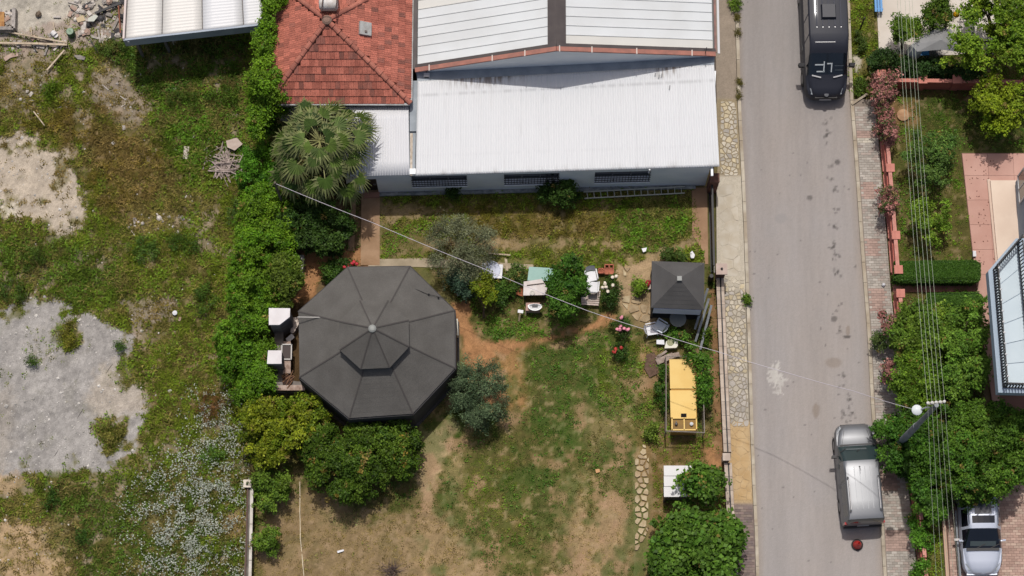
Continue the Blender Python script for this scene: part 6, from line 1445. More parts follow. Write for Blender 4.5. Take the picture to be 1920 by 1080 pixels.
# palm: fan leaves one by one
def palm():
    h = 4.6
    top = W(600, 266, h); base = W(616, 329, 0)
    t = thing('fan_palm', 'tall fan palm with a shaggy crown covering the corner of the tiled roof', 'palm', (base.x, base.y, 0))
    b = MB(); n = 9
    pts = [Vector((base.x, base.y, -.1)).lerp(top, k / n) for k in range(n + 1)]
    b.tube(pts, [.30 - .012 * k + (.02 if k % 2 else 0) for k in range(n + 1)], 10); b.build('trunk', mat('palm trunk', S(120, 100, 80), S(84, 70, 58), 9, .95, bump=.6), t)
    rng = np.random.default_rng(5)
    G1, G2 = np.array(S(56, 80, 30)), np.array(S(98, 120, 50))
    NF = 54
    for k in range(NF):
        az = k * 2.39996 + rng.uniform(-.25, .25); ring = (k + .5) / NF
        el = math.radians(58 - 90 * ring ** .8 + rng.uniform(-12, 12))
        L = min((.6 + 1.25 * min(ring * 1.4, 1)) * rng.uniform(.72, 1.3), 2.15)
        d = np.array([math.cos(az) * math.cos(el), math.sin(az) * math.cos(el), math.sin(el)])
        p0 = np.array(top) + np.array([0, 0, .1 - .4 * ring]); tip = p0 + d * L + np.array([0, 0, -.18 * ring * L])
        dh = np.array([math.cos(az), math.sin(az), -.25 - .75 * ring + .9 * (1 - ring) * .6]); dh /= np.linalg.norm(dh)   # the blade hangs over
        side = np.cross(dh, [0, 0, 1.0]); side /= np.linalg.norm(side) + 1e-6; roll = rng.uniform(-.5, .5)
        up = np.cross(side, dh); side = side * math.cos(roll) + up * math.sin(roll); up = np.cross(side, dh)
        V, C = [], []
        cb = (G1 + (G2 - G1) * rng.random()) * rng.uniform(.75, 1.2)
        nb = 30; R_ = rng.uniform(.56, .92)
        for j in range(nb):
            a = (j / (nb - 1) - .5) * math.radians(rng.uniform(205, 225))
            dd = dh * math.cos(a) + side * math.sin(a) + up * (.07 * (-1) ** j) + up * (-.10 * abs(a)); l = R_ * (1 - .16 * abs(a)) * rng.uniform(.88, 1.1)
            w = np.cross(dd, up); w /= np.linalg.norm(w) + 1e-6; w = w * .042
            m_ = tip + dd * l * .60; e_ = tip + dd * l * (1.0 + .12 * rng.random()) + np.array([0, 0, -.42 * l * rng.uniform(.3, 1.8)]) + rng.normal(0, .03, 3)
            V += [tip - w * .2, tip + w * .2, m_ + w, m_ - w, m_ - w, m_ + w, e_ + w * .10, e_ - w * .10]
            f = rng.uniform(.75, 1.25); C += [cb * f] * 4 + [(cb * .55 + np.array(S(176, 176, 124)) * .45) * f] * 4  # outer half paler: highlights on the bent tips put into the colour
        fr = big_mesh('frond', np.array(V), 4, np.array(C), M_LEAF, t)
        b = MB(); b.tube([p0, (p0 + tip) / 2 + np.array([0, 0, .06]), tip], [.035, .025, .018], 5); b.build('stalk', mat('palm stalk', S(158, 158, 104), rough=.6), fr)
    b = MB()
    for k in range(26):                                            # skirt of dead leaves
        a = k * 2.4; q = top + Vector((math.cos(a) * .2, math.sin(a) * .2, -.4)); e_ = q + Vector((math.cos(a) * .55, math.sin(a) * .55, -1.0 + R.uniform(-.3, .3)))
        b.tube([q, q.lerp(e_, .5) + Vector((math.cos(a) * .15, math.sin(a) * .15, .1)), e_], [.03, .05, .01], 4)
    b.build('dead_skirt', mat('dead palm leaf', S(150, 126, 92), rough=.95), t)
palm()

# ---- grass and weeds: too many to count
def tufts(n, seed, nb=5):
    rng = np.random.default_rng(seed)
    X = rng.uniform(-25.6, 25.6, n); Y = rng.uniform(-15, 16.2, n)
    r, c = gidx(X, Y)
    cl_ = np.clip(.4 + 1.7 * (fbm(X * 1.6, Y * 1.6, 3, 17) - .32) + 1.2 * (fbm(X * 4.5, Y * 4.5, 2, 19) - .5), .05, 1.4)
    ok = rng.random(n) < gD[r, c] * cl_
    X, Y, r, c = X[ok], Y[ok], r[ok], c[ok]; n = len(X)
    H = gH[r, c] * rng.uniform(.55, 1.35, n) * (.7 + .7 * fbm(X * 1.1, Y * 1.1, 3, 23)); Z = GZ[r, c]
    dryp = np.clip((fbm(X * .7 + 3, Y * .7, 3, 29) - .46) * 3, 0, .7) + np.clip((fbm(X * 2.6, Y * 2.6, 3, 33) - .52) * 4, 0, .6) + .06
    dry = (rng.random(n) < dryp)[:, None]
    colr = np.where(dry, gT[r, c] * .45 + np.array(S(172, 146, 96)) * .55, gT[r, c]) * rng.uniform(.5, 1.45, (n, 1)) * (.42 + 1.05 * fbm(X * 3.3, Y * 3.3, 3, 39))[:, None]
    V = np.empty((n, nb, 3, 3)); A0_ = rng.uniform(0, 6.28, n)
    for k in range(nb):
        a = A0_ + k * 6.28 / nb + rng.normal(0, .5, n); ln = H * rng.uniform(.45, 1.1, n); w = .012 + H * .085
        d = np.stack([np.cos(a), np.sin(a), 0 * a], 1); s_ = np.stack([-np.sin(a), np.cos(a), 0 * a], 1)
        P = np.stack([X, Y, Z - .02], 1) + d * .015
        V[:, k, 0] = P - s_ * w[:, None]; V[:, k, 1] = P + s_ * w[:, None]
        V[:, k, 2] = P + d * ln[:, None] * .85 + np.array([0, 0, 1]) * (H * rng.uniform(.4, 1.0, n))[:, None]
    return V.reshape(-1, 3), np.repeat(colr, nb * 3, 0)
V, C = tufts(262000, 50)
o = big_mesh('grass', V, 3, C, M_GRASS, None, 'stuff', 'mixed green and straw-coloured grass and weeds covering the open ground', 'grass')
# broad-leaved ground weeds
def weeds(n, seed):
    rng = np.random.default_rng(seed)
    X = rng.uniform(-24.5, 24.5, n); Y = rng.uniform(-14.2, 14.8, n); r, c = gidx(X, Y)
    g = gT[r, c]; green = np.clip((g[:, 1] / (g[:, 0] + 1e-4) - .95) * 1.6, .1, 1)
    ok = rng.random(n) < gD[r, c] * green * np.clip((fbm(X * 1.9, Y * 1.9, 3, 37) - .38) * 3.2, 0, 1) * np.where(gH[r, c] > .1, 1, .35)
    X, Y, r, c = X[ok], Y[ok], r[ok], c[ok]; n = len(X); per = 7
    h = gH[r, c]
    P = np.repeat(np.stack([X, Y, GZ[r, c] + h * .5], 1), per, 0) + rng.normal(0, 1, (n * per, 3)) * np.array([.07, .07, .04])
    col = np.repeat(gT[r, c] * rng.uniform(.8, 1.35, (n, 1)) * np.array([.9, 1.1, .9]), per, 0) * rng.uniform(.75, 1.25, (n * per, 1))
    return leaf_mesh(P, np.tile([0, 0, 1.0], (n * per, 1)), .085, col, rng, .5, .5)
V, C = weeds(110000, 51)
big_mesh('ground_weeds', V, 4, C, M_LEAF, None, 'stuff', 'low broad-leaved weeds scattered through the grass', 'weeds')
# daisies
def daisies():
    rng = np.random.default_rng(52); out = []; n = 46000
    px = rng.uniform(150, 470, n); py = rng.uniform(720, 1085, n)
    pg = [(380, 760), (425, 745), (440, 800), (455, 900), (450, 990), (430, 1085), (330, 1085), (270, 1060), (260, 960), (300, 900), (350, 860), (385, 820)]
    d = sdist(px, py, pg); k = np.clip(.46 - d / 110, 0, .9) * np.clip((fbm(px * .05, py * .05, 4, 3) - .40) * 4, .04, 1)
    ok = rng.random(n) < k; px, py = px[ok], py[ok]
    P = Wn(px, py, 0.0); r, c = gidx(P[:, 0], P[:, 1]); P[:, 2] = GZ[r, c] + rng.uniform(.2, .34, len(P))
    col = np.array(S(206, 212, 196)) * rng.uniform(.62, 1.12, (len(P), 1))
    return leaf_mesh(P, np.tile([0, 0, 1.0], (len(P), 1)), .050, col, rng, 1.0, .6)
V, C = daisies()
big_mesh('daisies', V, 4, C, mat('white petals', vcol=True, rough=.7, transl=.2), None, 'stuff', 'drift of small white daisies in the weeds left of the white-topped wall', 'flowers')
# loose stones on bare ground
def stones():
    rng = np.random.default_rng(53); n = 15000
    X = rng.uniform(-24.3, -11, n); Y = rng.uniform(-13.5, 14, n); r, c = gidx(X, Y); px, py = toP(X, Y)
    ok = rng.random(n) < np.where(gD[r, c] < .2, .40, np.where(gD[r, c] < .6, .22, .05)) * np.where((py < 80) & (px < 130), .06, 1) * np.clip((fbm(X * .8, Y * .8, 3, 8) - .3) * 3, .1, 1)
    X, Y, r, c = X[ok], Y[ok], r[ok], c[ok]; n = len(X); s = np.clip(rng.gamma(2, .013, n), .012, .12)
    V = np.empty((n, 8, 3, 3)); cc = np.stack([X, Y, GZ[r, c] + s * .25], 1); ang = rng.uniform(0, 6.28, n)
    ring = [np.stack([np.cos(ang + k * 1.57) * s * rng.uniform(.7, 1.3, n), np.sin(ang + k * 1.57) * s * rng.uniform(.7, 1.3, n), 0 * s], 1) + cc for k in range(4)]
    t, b = cc + np.stack([0 * s, 0 * s, s * .6], 1), cc - np.stack([0 * s, 0 * s, s * .6], 1)
    for k in range(4): V[:, k] = np.stack([ring[k], ring[(k + 1) % 4], t], 1); V[:, 4 + k] = np.stack([ring[(k + 1) % 4], ring[k], b], 1)
    col = np.repeat(np.array(S(222, 216, 208)) * rng.uniform(.55, 1.15, (n, 1)), 24, 0)
    return V.reshape(-1, 3), col
V, C = stones()
big_mesh('pebbles', V, 3, C, mat('pebble', vcol=True, rough=.9), None, 'stuff', 'pale loose pebbles scattered over the bare ground of the lot', 'pebbles')
# ================================================================== vehicles
def vehicle(name, label, centre, heading, L, Wd, prof, M_paint, M_trim, extras):
    """prof: stations from rear to front (x, half width, low z, belt z, top z, roof half width); local x forward.
    extras: dict of glass ranges and details"""
    t = thing(name, label, extras['cat'], (0, 0, 0))
    M_G = extras.get('glass') or mat('car glass', S(22, 26, 34), rough=.08, spec=.6, coat=.3)
    ring = []
    for (x, w, zl, zb, zt, wr) in prof:
        zb = min(zb, zt - .10)
        tumb = min(wr + .06, w - .03)
        half = [(w - .10, zl), (w - .01, zl + .18), (w, (zl + zb) / 2 + .05), (w - .035, zb - .05), (w - .055, zb), (tumb, zt - .11), (wr, zt - .035), (wr * .82, zt - .008), (wr * .45, zt + .012), (0, zt + .018)]
        ring.append([Vector((x, y, z)) for y, z in half] + [Vector((x, -y, z)) for y, z in reversed(half[:-1])])
    nh = 10; n = len(ring[0]); ns = len(ring)
    parts = {}
    def put(key, vs):
        mb = parts.setdefault(key, MB()); mb.add(vs, [tuple(range(len(vs)))])
    xr = extras
    for i in range(ns - 1):
        xm = (prof[i][0] + prof[i + 1][0]) / 2
        for j in range(n - 1):
            jj = j if j < nh - 1 else n - 2 - j                    # mirrored strip index
            side = 'l' if j < nh - 1 else 'r'
            key = 'body'
            if jj == 4 and any(a <= xm <= b for a, b in xr['side_glass']):
                key = 'side_window_' + side + str([k for k, (a, b) in enumerate(xr['side_glass']) if a <= xm <= b][0])
            if jj >= 5 and xr['shield'][0] <= xm <= xr['shield'][1]: key = 'windshield'
            if jj >= 5 and xr['rear'][0] <= xm <= xr['rear'][1]: key = 'rear_window'
            if jj == 4 and (xr['shield'][0] <= xm <= xr['shield'][1]): key = 'windshield'
            if jj >= 7 and 'sunroof' in xr and any(a <= xm <= b for a, b in xr['sunroof']): key = 'sunroof' + str([k for k, (a, b) in enumerate(xr['sunroof']) if a <= xm <= b][0])
            if jj in (0,) : key = 'sill'
            put(key, [ring[i][j], ring[i][j + 1], ring[i + 1][j + 1], ring[i + 1][j]])
    for k, rev in ((0, False), (ns - 1, True)):
        pts = ring[k][::-1] if rev else ring[k]
        # end caps in two pieces: bumper below, panel above
        zc_ = (prof[k][2] + prof[k][3]) / 2 + .05
        put('body', [ring[k][j] for j in (range(2, n - 2) if not rev else range(n - 3, 1, -1))])
        put('sill', [ring[k][j] for j in ((0, 1, 2, n - 3, n - 2, n - 1) if not rev else (n - 1, n - 2, n - 3, 2, 1, 0))])
    # underside
    put('sill', [ring[i][0] for i in range(ns)] + [ring[i][n - 1] for i in range(ns - 1, -1, -1)])
    for key, mb in parts.items():
        # weld
        me = mb.mesh(key)
        nm = 'side_window' if key.startswith('side_window') else ('sunroof' if key.startswith('sunroof') else key)
        m = M_paint if key == 'body' else (M_trim if key == 'sill' else M_G)
        if key == 'body' or key == 'sill' or 'window' in key or key == 'windshield':
            import bmesh
            bm = bmesh.new(); bm.from_mesh(me); bmesh.ops.remove_doubles(bm, verts=bm.verts, dist=.0005); bmesh.ops.recalc_face_normals(bm, faces=bm.faces); bm.to_mesh(me); bm.free()
        o = link(nm, me, m, t)
        me.polygons.foreach_set('use_smooth', np.ones(len(me.polygons), bool))
        try: me.set_sharp_from_angle(angle=math.radians(38))
        except Exception: pass
    M_TY = mat('tyre rubber', S(58, 56, 55), rough=.9); M_RIM = mat('alloy rim', S(170, 170, 172), rough=.35, metal=.6)
    rw = xr.get('wheel', .32)
    for wx_ in xr['axles']:
        for s_ in (1, -1):
            y = s_ * (Wd / 2 - .12)
            ringp = lambda r_, yy: [(wx_ + r_ * math.cos(2 * math.pi * j / 18), yy, rw + r_ * math.sin(2 * math.pi * j / 18)) for j in range(18)]
            mb = MB(); vs = ringp(rw * .62, y + s_ * .11) + ringp(rw * .95, y + s_ * .125) + ringp(rw, y + s_ * .09) + ringp(rw, y - s_ * .09)
            mb.add(vs, [(k * 18 + j, k * 18 + (j + 1) % 18, (k + 1) * 18 + (j + 1) % 18, (k + 1) * 18 + j) for k in range(3) for j in range(18)])
            wh = thing_part('wheel', t, mb, M_TY)
            mb = MB(); vs = ringp(rw * .62, y + s_ * .11) + ringp(rw * .5, y + s_ * .10) + ringp(.04, y + s_ * .12)
            mb.add(vs, [(k * 18 + j, k * 18 + (j + 1) % 18, (k + 1) * 18 + (j + 1) % 18, (k + 1) * 18 + j) for k in range(2) for j in range(18)] + [tuple(range(36, 54))])
            link('rim', mb.mesh('rim'), M_RIM, wh)
            mb = MB(); arch = []
            for j in range(9):
                a = math.pi * j / 8; arch.append((wx_ + (rw + .06) * math.cos(a), rw + (rw + .06) * math.sin(a)))
            for j in range(8):
                (xa, za_), (xb, zb_) = arch[j], arch[j + 1]
                yo = s_ * (Wd / 2 + .004); mb.add([(xa, yo, za_), (xb, yo, zb_), (wx_ + (xb - wx_) * .86, yo + s_ * .006, rw + (zb_ - rw) * .86), (wx_ + (xa - wx_) * .86, yo + s_ * .006, rw + (za_ - rw) * .86)], [(0, 1, 2, 3)])
            link('wheel_arch', mb.mesh('wheel_arch'), M_trim, t)
    return t
def thing_part(nm, t, mb, m):
    o = link(nm, mb.mesh(nm), m, t); return o
def place_vehicle(t, c, ang):
    t.location = c; t.rotation_euler = (0, 0, ang)
def bx(t, nm, m, c, s, rz=0, rot=None, label=None):
    mb = MB(); Mr = Matrix.Rotation(rz, 3, 'Z') if rot is None else rot
    mb.box(c, s, M=Mr); o = link(nm, mb.mesh(nm), m, t)
    if label: o['label'] = label
    return o
M_LAMP = mat('lamp glass', S(196, 202, 206), rough=.1, spec=.6, coat=.5); M_RL = mat('red lamp', S(170, 40, 44), rough=.2, coat=.4)
M_BLKP = mat('black plastic', S(58, 57, 58), rough=.55); M_PLATE = mat('white plate', S(214, 212, 208), rough=.5)
M_CHR = mat('chrome trim', S(190, 192, 196), rough=.2, metal=.8)
def mirror_pair(t, x, y, z, m, sz=(.16, .24, .20)):
    for s_ in (1, -1):
        mb = MB(); vs = []
        c = Vector((x, s_ * (y + .12), z)); hx, hy, hz = sz[0] / 2, sz[1] / 2, sz[2] / 2
        mb.add([c + Vector(v) for v in ((-hx, -hy, -hz), (hx * .4, -hy * .8, -hz * .7), (hx * .4, hy * .8, -hz * .7), (-hx, hy, -hz), (-hx, -hy, hz), (hx * .5, -hy * .7, hz * .7), (hx * .5, hy * .7, hz * .7), (-hx, hy, hz))],
               [(3, 2, 1, 0), (4, 5, 6, 7), (0, 1, 5, 4), (1, 2, 6, 5), (2, 3, 7, 6), (3, 0, 4, 7)])
        mb.beam(c + Vector((0, -s_ * .2, -.05)), c, .05, .04)
        link('mirror', mb.mesh('mirror'), m, t)
def patch(t, nm, m, pts, up=.004):
    mb = MB(); mb.add(pts, [tuple(range(len(pts)))]); return link(nm, mb.mesh(nm), m, t)

# grey minivan, nose up the street
M_SIL = mat('grey metallic paint', (.20, .205, .215), rough=.48, metal=.68, coat=.05, spec=.5)
M_VTRIM = mat('grey black trim', S(66, 64, 64), rough=.6)
# x, halfw, zlow, zbelt, ztop, roof half
MV = [(-2.22, .78, .42, .95, 1.12, .70), (-2.20, .84, .36, 1.02, 1.40, .72), (-2.16, .87, .30, 1.06, 1.62, .73), (-2.08, .89, .28, 1.08, 1.77, .735), (-1.9, .91, .25, 1.08, 1.83, .70), (-1.35, .915, .24, 1.07, 1.85, .70), (-1.30, .915, .24, 1.07, 1.85, .70), (-.55, .915, .22, 1.06, 1.85, .70), (-.47, .915, .22, 1.06, 1.85, .70), (.05, .915, .22, 1.05, 1.83, .69),
      (.32, .915, .22, 1.04, 1.80, .72), (.46, .915, .22, 1.03, 1.74, .70), (1.18, .91, .23, 1.01, 1.16, .80), (1.26, .91, .23, .99, 1.10, .78), (1.6, .90, .24, .94, 1.05, .72), (1.9, .86, .26, .88, .98, .62), (2.08, .78, .30, .80, .88, .52), (2.18, .66, .34, .70, .76, .42), (2.22, .50, .38, .60, .66, .30)]
mv = vehicle('minivan', 'grey metallic minivan with roof rails parked by the right kerb, nose up the street', None, 0, 4.44, 1.83, MV, M_SIL, M_VTRIM,
             dict(cat='car', side_glass=[(-1.9, -1.35), (-1.3, -.55), (-.47, .46)], glass=mat('greenish car glass', S(52, 66, 68), rough=.08, spec=.6, coat=.3), shield=(.46, 1.18), rear=(-2.20, -2.08), axles=(-1.32, 1.38)))
for s_ in (1, -1):
    mb = MB(); mb.tube([(-1.75, s_ * .63, 1.86), (-1.68, s_ * .63, 1.905), (-.35, s_ * .63, 1.905), (-.28, s_ * .63, 1.86)], .022, 6); link('roof_rail', mb.mesh('roof_rail'), M_CHR, mv)
    for x in (-1.74, -.3): bx(mv, 'rail_foot', M_BLKP, (x, s_ * .66, 1.885), (.10, .06, .05))
    patch(mv, 'headlight', M_LAMP, [(1.98, s_ * .80, .72), (2.14, s_ * .62, .74), (2.02, s_ * .60, .90), (1.78, s_ * .80, .93)])
    bx(mv, 'tail_light', M_RL, (-2.17, s_ * .80, 1.06), (.10, .14, .40))
    for x in (-.52, .35): bx(mv, 'door_handle', M_BLKP, (x, s_ * .925, .92), (.20, .02, .05))
    patch(mv, 'hood_edge', M_BLKP, [(1.2, s_ * .66, 1.142), (1.24, s_ * .66, 1.132), (1.92, s_ * .50, .99), (1.9, s_ * .49, .995)])
for k in (-2, -1, 0, 1): bx(mv, 'roof_rib', mat('grey paint rib', (.15, .155, .165), rough=.4, metal=.9), (-.75, k * .23 + .115, 1.863), (1.85, .022, .012))
mb = MB(); mb.tube([(.15, .1, 1.84), (.05, .1, 1.98), (-.05, .1, 2.1)], .008, 4); mb.lathe((.16, .1, 1.84), [(.04, -.02), (.03, .03), (.0, .04)], 8); link('aerial', mb.mesh('aerial'), M_BLKP, mv)
mirror_pair(mv, .78, .92, 1.08, M_BLKP)
bx(mv, 'cowl', M_BLKP, (1.22, 0, 1.125), (.10, 1.5, .05)); bx(mv, 'licence_plate', M_PLATE, (-2.235, 0, .66), (.02, .50, .11)); bx(mv, 'rear_bumper', M_VTRIM, (-2.22, 0, .45), (.14, 1.66, .22)); bx(mv, 'front_bumper', M_VTRIM, (2.19, 0, .42), (.12, 1.1, .16))
for s_ in (.36, -.36): mb = MB(); mb.beam((1.16, s_, 1.17), (.90, s_ + .45, 1.43), .03, .02); link('wiper', mb.mesh('wiper'), M_BLKP, mv)
bx(mv, 'dashboard_paper', mat('pale dashboard', S(96, 104, 106), rough=.4), (1.02, .1, 1.325), (.10, .9, .012), rot=Matrix.Rotation(math.atan2(.57, .62), 3, 'Y'))
pf, pr_ = W(1599, 801, .4), W(1616, 983, .4)
d = Vector((pf.x - pr_.x, pf.y - pr_.y, 0)); c = (pf + pr_) / 2
place_vehicle(mv, (c.x, c.y, 0), math.atan2(d.y, d.x))

# black panel van at the top of the street, facing down
M_BLK = mat('black metallic paint', S(46, 48, 58), rough=.6, metal=.0, coat=.08, spec=.3)
VN = [(-3.4, .88, .40, 1.3, 2.45, .80), (-3.32, .96, .32, 1.35, 2.58, .82), (-3.0, .99, .30, 1.36, 2.64, .83), (-1.9, 1.0, .30, 1.36, 2.66, .835), (-1.85, 1.0, .30, 1.36, 2.66, .835), (-.4, 1.0, .30, 1.36, 2.66, .835), (-.32, 1.0, .30, 1.36, 2.66, .835), (.55, 1.0, .30, 1.36, 2.65, .83),
      (.63, 1.0, .30, 1.36, 2.64, .83), (.95, 1.0, .30, 1.35, 2.58, .81), (1.2, 1.0, .30, 1.34, 2.44, .80), (1.38, 1.0, .30, 1.33, 2.24, .80), (2.12, .985, .30, 1.30, 1.46, .84), (2.25, .97, .31, 1.24, 1.36, .80), (2.62, .94, .32, 1.12, 1.20, .70), (2.84, .86, .35, .98, 1.06, .58), (2.95, .74, .40, .84, .92, .46), (2.99, .58, .44, .72, .78, .34)]
vn = vehicle('panel_van', 'tall black passenger van with a roof air unit parked facing down the street', None, 0, 6.4, 2.0, VN, M_BLK, M_VTRIM,
             dict(cat='van', side_glass=[(-3.0, -1.9), (-1.85, -.4), (-.32, .55), (.63, 1.38)], shield=(1.38, 2.12), rear=(-3.4, -3.32), axles=(-1.95, 1.95), wheel=.36))
mb = MB()
pr0 = [(-.36, -.34), (.36, -.34), (.36, .34), (-.36, .34)]
mb.prism([(-.40 + x, y) for x, y in pr0], 2.66, 2.84, top_pts=[(-.40 + x * .85 - .02, y * .85) for x, y in pr0]); link('roof_unit', mb.mesh('roof_unit'), mat('gloss black unit', S(46, 48, 58), rough=.5, coat=.1), vn)
for k in range(-2, 3): bx(vn, 'roof_rib', mat('black roof rib', S(60, 62, 74), rough=.65), (-1.35, k * .27, 2.683), (3.2, .05, .016))
for k in range(-2, 3): bx(vn, 'rib_end', M_CHR, (.30, k * .27, 2.676), (.03, .04, .008))
for s_ in (1, -1):
    patch(vn, 'headlight', M_LAMP, [(2.50, s_ * .93, .96), (2.80, s_ * .82, .88), (2.90, s_ * .62, .97), (2.66, s_ * .70, 1.13)])
    bx(vn, 'wiper', mat('grey wiper', S(150, 150, 154), rough=.4), (2.2, s_ * .48, 1.44), (.06, .42, .03), rz=s_ * .25)
    bx(vn, 'door_handle', M_BLKP, (.75, s_ * 1.008, 1.1), (.22, .02, .06)); bx(vn, 'body_strip', M_VTRIM, (-.7, s_ * 1.004, .78), (3.6, .02, .10))
mirror_pair(vn, 1.72, 1.02, 1.46, M_BLKP, (.2, .28, .34))
bx(vn, 'licence_plate', M_PLATE, (3.0, 0, .52), (.02, .52, .11)); mb = MB(); mb.lathe((2.92, 0, 1.005), [(.10, -.02), (.10, .02), (.0, .03)], 14); link('badge', mb.mesh('badge'), mat('dark chrome', S(84, 86, 92), rough=.6), vn)
bx(vn, 'grille', M_VTRIM, (2.96, 0, .74), (.10, 1.0, .18)); bx(vn, 'roof_hatch_line', M_CHR, (.98, -.18, 2.60), (.012, .9, .008))
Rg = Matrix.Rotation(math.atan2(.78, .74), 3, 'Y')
def ws(u, y, sx, sy): bx(vn, 'windscreen_strip', mat('pale glass strip', S(214, 220, 222), rough=.5), (1.38 + .74 * u, y, 2.258 - .78 * u + .02), (sx, sy, .006), rot=Rg)  # pale strips laid on the windscreen glass
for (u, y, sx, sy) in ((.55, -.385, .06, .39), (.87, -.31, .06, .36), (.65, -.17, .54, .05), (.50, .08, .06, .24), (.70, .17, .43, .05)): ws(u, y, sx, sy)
for (u, y, sx, sy) in ((.60, .5, .05, .40), (.80, .5, .05, .36)): bx(vn, 'dim_windscreen_strip', mat('dim glass strip', S(76, 84, 92), rough=.5), (1.38 + .74 * u, y, 2.258 - .78 * u + .02), (sx, sy, .006), rot=Rg)  # dimmer strips laid on the glass beside them
pf, pr_ = W(1547, 187, .5), W(1536, -66, .5)
d = Vector((pf.x - pr_.x, pf.y - pr_.y, 0)).normalized(); c = Vector((pf.x, pf.y, 0)) - d * 2.99
place_vehicle(vn, (c.x, c.y, 0), math.atan2(d.y, d.x))

# pale silver car under the tree, nose to the bottom edge
M_PAL = mat('pale silver blue paint', (.52, .55, .63), rough=.48, metal=.4, coat=.1, spec=.5)
CR = [(-2.1, .72, .40, .84, .92, .60), (-2.05, .82, .32, .90, 1.15, .60), (-1.9, .86, .28, .94, 1.38, .60), (-1.6, .88, .24, .95, 1.47, .60), (-.75, .89, .22, .95, 1.53, .60), (-.68, .89, .22, .95, 1.53, .60), (-.42, .89, .22, .95, 1.53, .60), (-.36, .89, .22, .95, 1.53, .60), (-.04, .89, .22, .94, 1.51, .59), (.06, .89, .22, .94, 1.49, .58), (.18, .89, .22, .93, 1.46, .57), (.98, .885, .22, .92, 1.04, .76), (1.1, .88, .23, .90, 1.00, .74),
      (1.5, .86, .25, .84, .93, .66), (1.8, .80, .28, .78, .85, .54), (1.98, .70, .32, .68, .74, .42), (2.06, .54, .36, .58, .64, .30)]
cr = vehicle('car', 'pale silver car with a dark sunroof, half hidden under the tree on the block-paved drive', None, 0, 4.1, 1.78, CR, M_PAL, M_VTRIM,
             dict(cat='car', side_glass=[(-1.6, -.75), (-.68, .06)], shield=(.18, .98), rear=(-2.05, -1.6), axles=(-1.22, 1.28), sunroof=[(-.75, -.68 + .001), (-.36, -.04)]))
mb = MB(); mb.prism([(-1.25, -.36), (-.42, -.36), (-.42, .36), (-1.25, .36)], 1.40, 1.548); link('glass_roof', mb.mesh('glass_roof'), mat('smoky roof glass', S(120, 122, 126), S(84, 86, 90), 5, .15, coat=.4), cr)
mirror_pair(cr, .66, .82, .98, M_PAL, (.10, .16, .14)); bx(cr, 'cowl', M_BLKP, (1.04, 0, 1.05), (.12, 1.42, .03))
for s_ in (1, -1):
    patch(cr, 'headlight', M_LAMP, [(1.72, s_ * .80, .66), (1.92, s_ * .66, .66), (1.86, s_ * .52, .78), (1.60, s_ * .72, .84)])
    mb = MB(); mb.tube([(-1.3, s_ * .63, 1.52), (-1.2, s_ * .63, 1.56), (-.1, s_ * .62, 1.57), (0, s_ * .62, 1.53)], .02, 5); link('roof_rail', mb.mesh('roof_rail'), M_CHR, cr)
    mb = MB(); mb.beam((1.0, s_ * .3, 1.05), (.82, s_ * .3 + .4, 1.17), .03, .02); link('wiper', mb.mesh('wiper'), M_BLKP, cr)
bx(cr, 'front_bumper', M_PAL, (2.03, 0, .46), (.10, 1.3, .2)); bx(cr, 'licence_plate', M_PLATE, (2.09, 0, .46), (.02, .5, .11))
bx(cr, 'dashboard', mat('grey dashboard', S(74, 84, 86), rough=.4), (.80, 0, 1.148), (.22, 1.1, .012), rot=Matrix.Rotation(math.atan2(.42, .80), 3, 'Y'))
pf = W(1840, 1078, .45); d = Vector((.01, -1, 0)).normalized(); c = Vector((pf.x, pf.y, 0)) - d * 2.06
place_vehicle(cr, (c.x, c.y, .05), math.atan2(d.y, d.x))

# traffic cone
p = W(1607, 1022, 0); cone = thing('traffic_cone', 'red traffic cone on a black round base behind the grey minivan', 'cone', p)
mb = MB(); mb.lathe(p, [(.25, 0), (.26, .05), (.20, .07), (.0, .07)], 18); mb.build('base', mat('black rubber', S(52, 46, 46), rough=.8), cone)
mb = MB(); mb.lathe(p, [(.19, .07), (.18, .12), (.07, .62), (.055, .64), (.055, .66), (.04, .64), (.035, .5)], 18); mb.build('body', mat('red plastic', S(206, 56, 50), rough=.4), cone, smooth=40)
# ================================================================== poles, wires, cable
M_POLE = mat('concrete pole', S(158, 162, 166), S(138, 142, 146), 2, .8)
lp = thing('lamp_post', 'grey street lamp post leaning out of the trees, wires tied to its crossarm', 'lamp post', W(1677, 841, 0))
b0 = W(1677, 841, 0); zp = 10.2
mb = MB(); mb.tube([b0, b0 + Vector((0, 0, 5.6)), b0 + Vector((0, 0, 5.62)), b0 + Vector((0, 0, zp))], [.17, .145, .12, .09], 12); mb.build('pole', M_POLE, lp, smooth=50)
topp = b0 + Vector((0, 0, zp))
mb = MB(); ca0, ca1 = W(1737, 757, zp - .15), W(1771, 754, zp - .15); mb.beam(ca0, ca1, .11, .09); mb.build('crossarm', mat('weathered crossarm', S(190, 184, 168), S(150, 144, 132), 4, .8), lp)
mb = MB(); lh = W(1719, 769, zp - .5); mb.tube([topp + Vector((0, 0, -.6)), (topp + lh) / 2 + Vector((0, 0, .1)), lh + Vector((.1, 0, .05))], .035, 6); mb.build('lamp_arm', M_POLE, lp)
mb = MB(); mb.lathe(lh, [(.10, -.16), (.19, -.06), (.215, .04), (.15, .12), (.0, .15)], 18); mb.build('lamp_head', mat('white lamp bowl', S(236, 242, 242), rough=.3), lp, smooth=50)
for f in (.05, .28, .5, .72, .95):
    q = ca0.lerp(ca1, f) + Vector((0, 0, .05)); mb = MB(); mb.lathe(q, [(.03, 0), (.06, .05), (.04, .09), (.06, .13), (.0, .17)], 8); mb.build('insulator', mat('porcelain', S(232, 230, 222), rough=.3), lp)
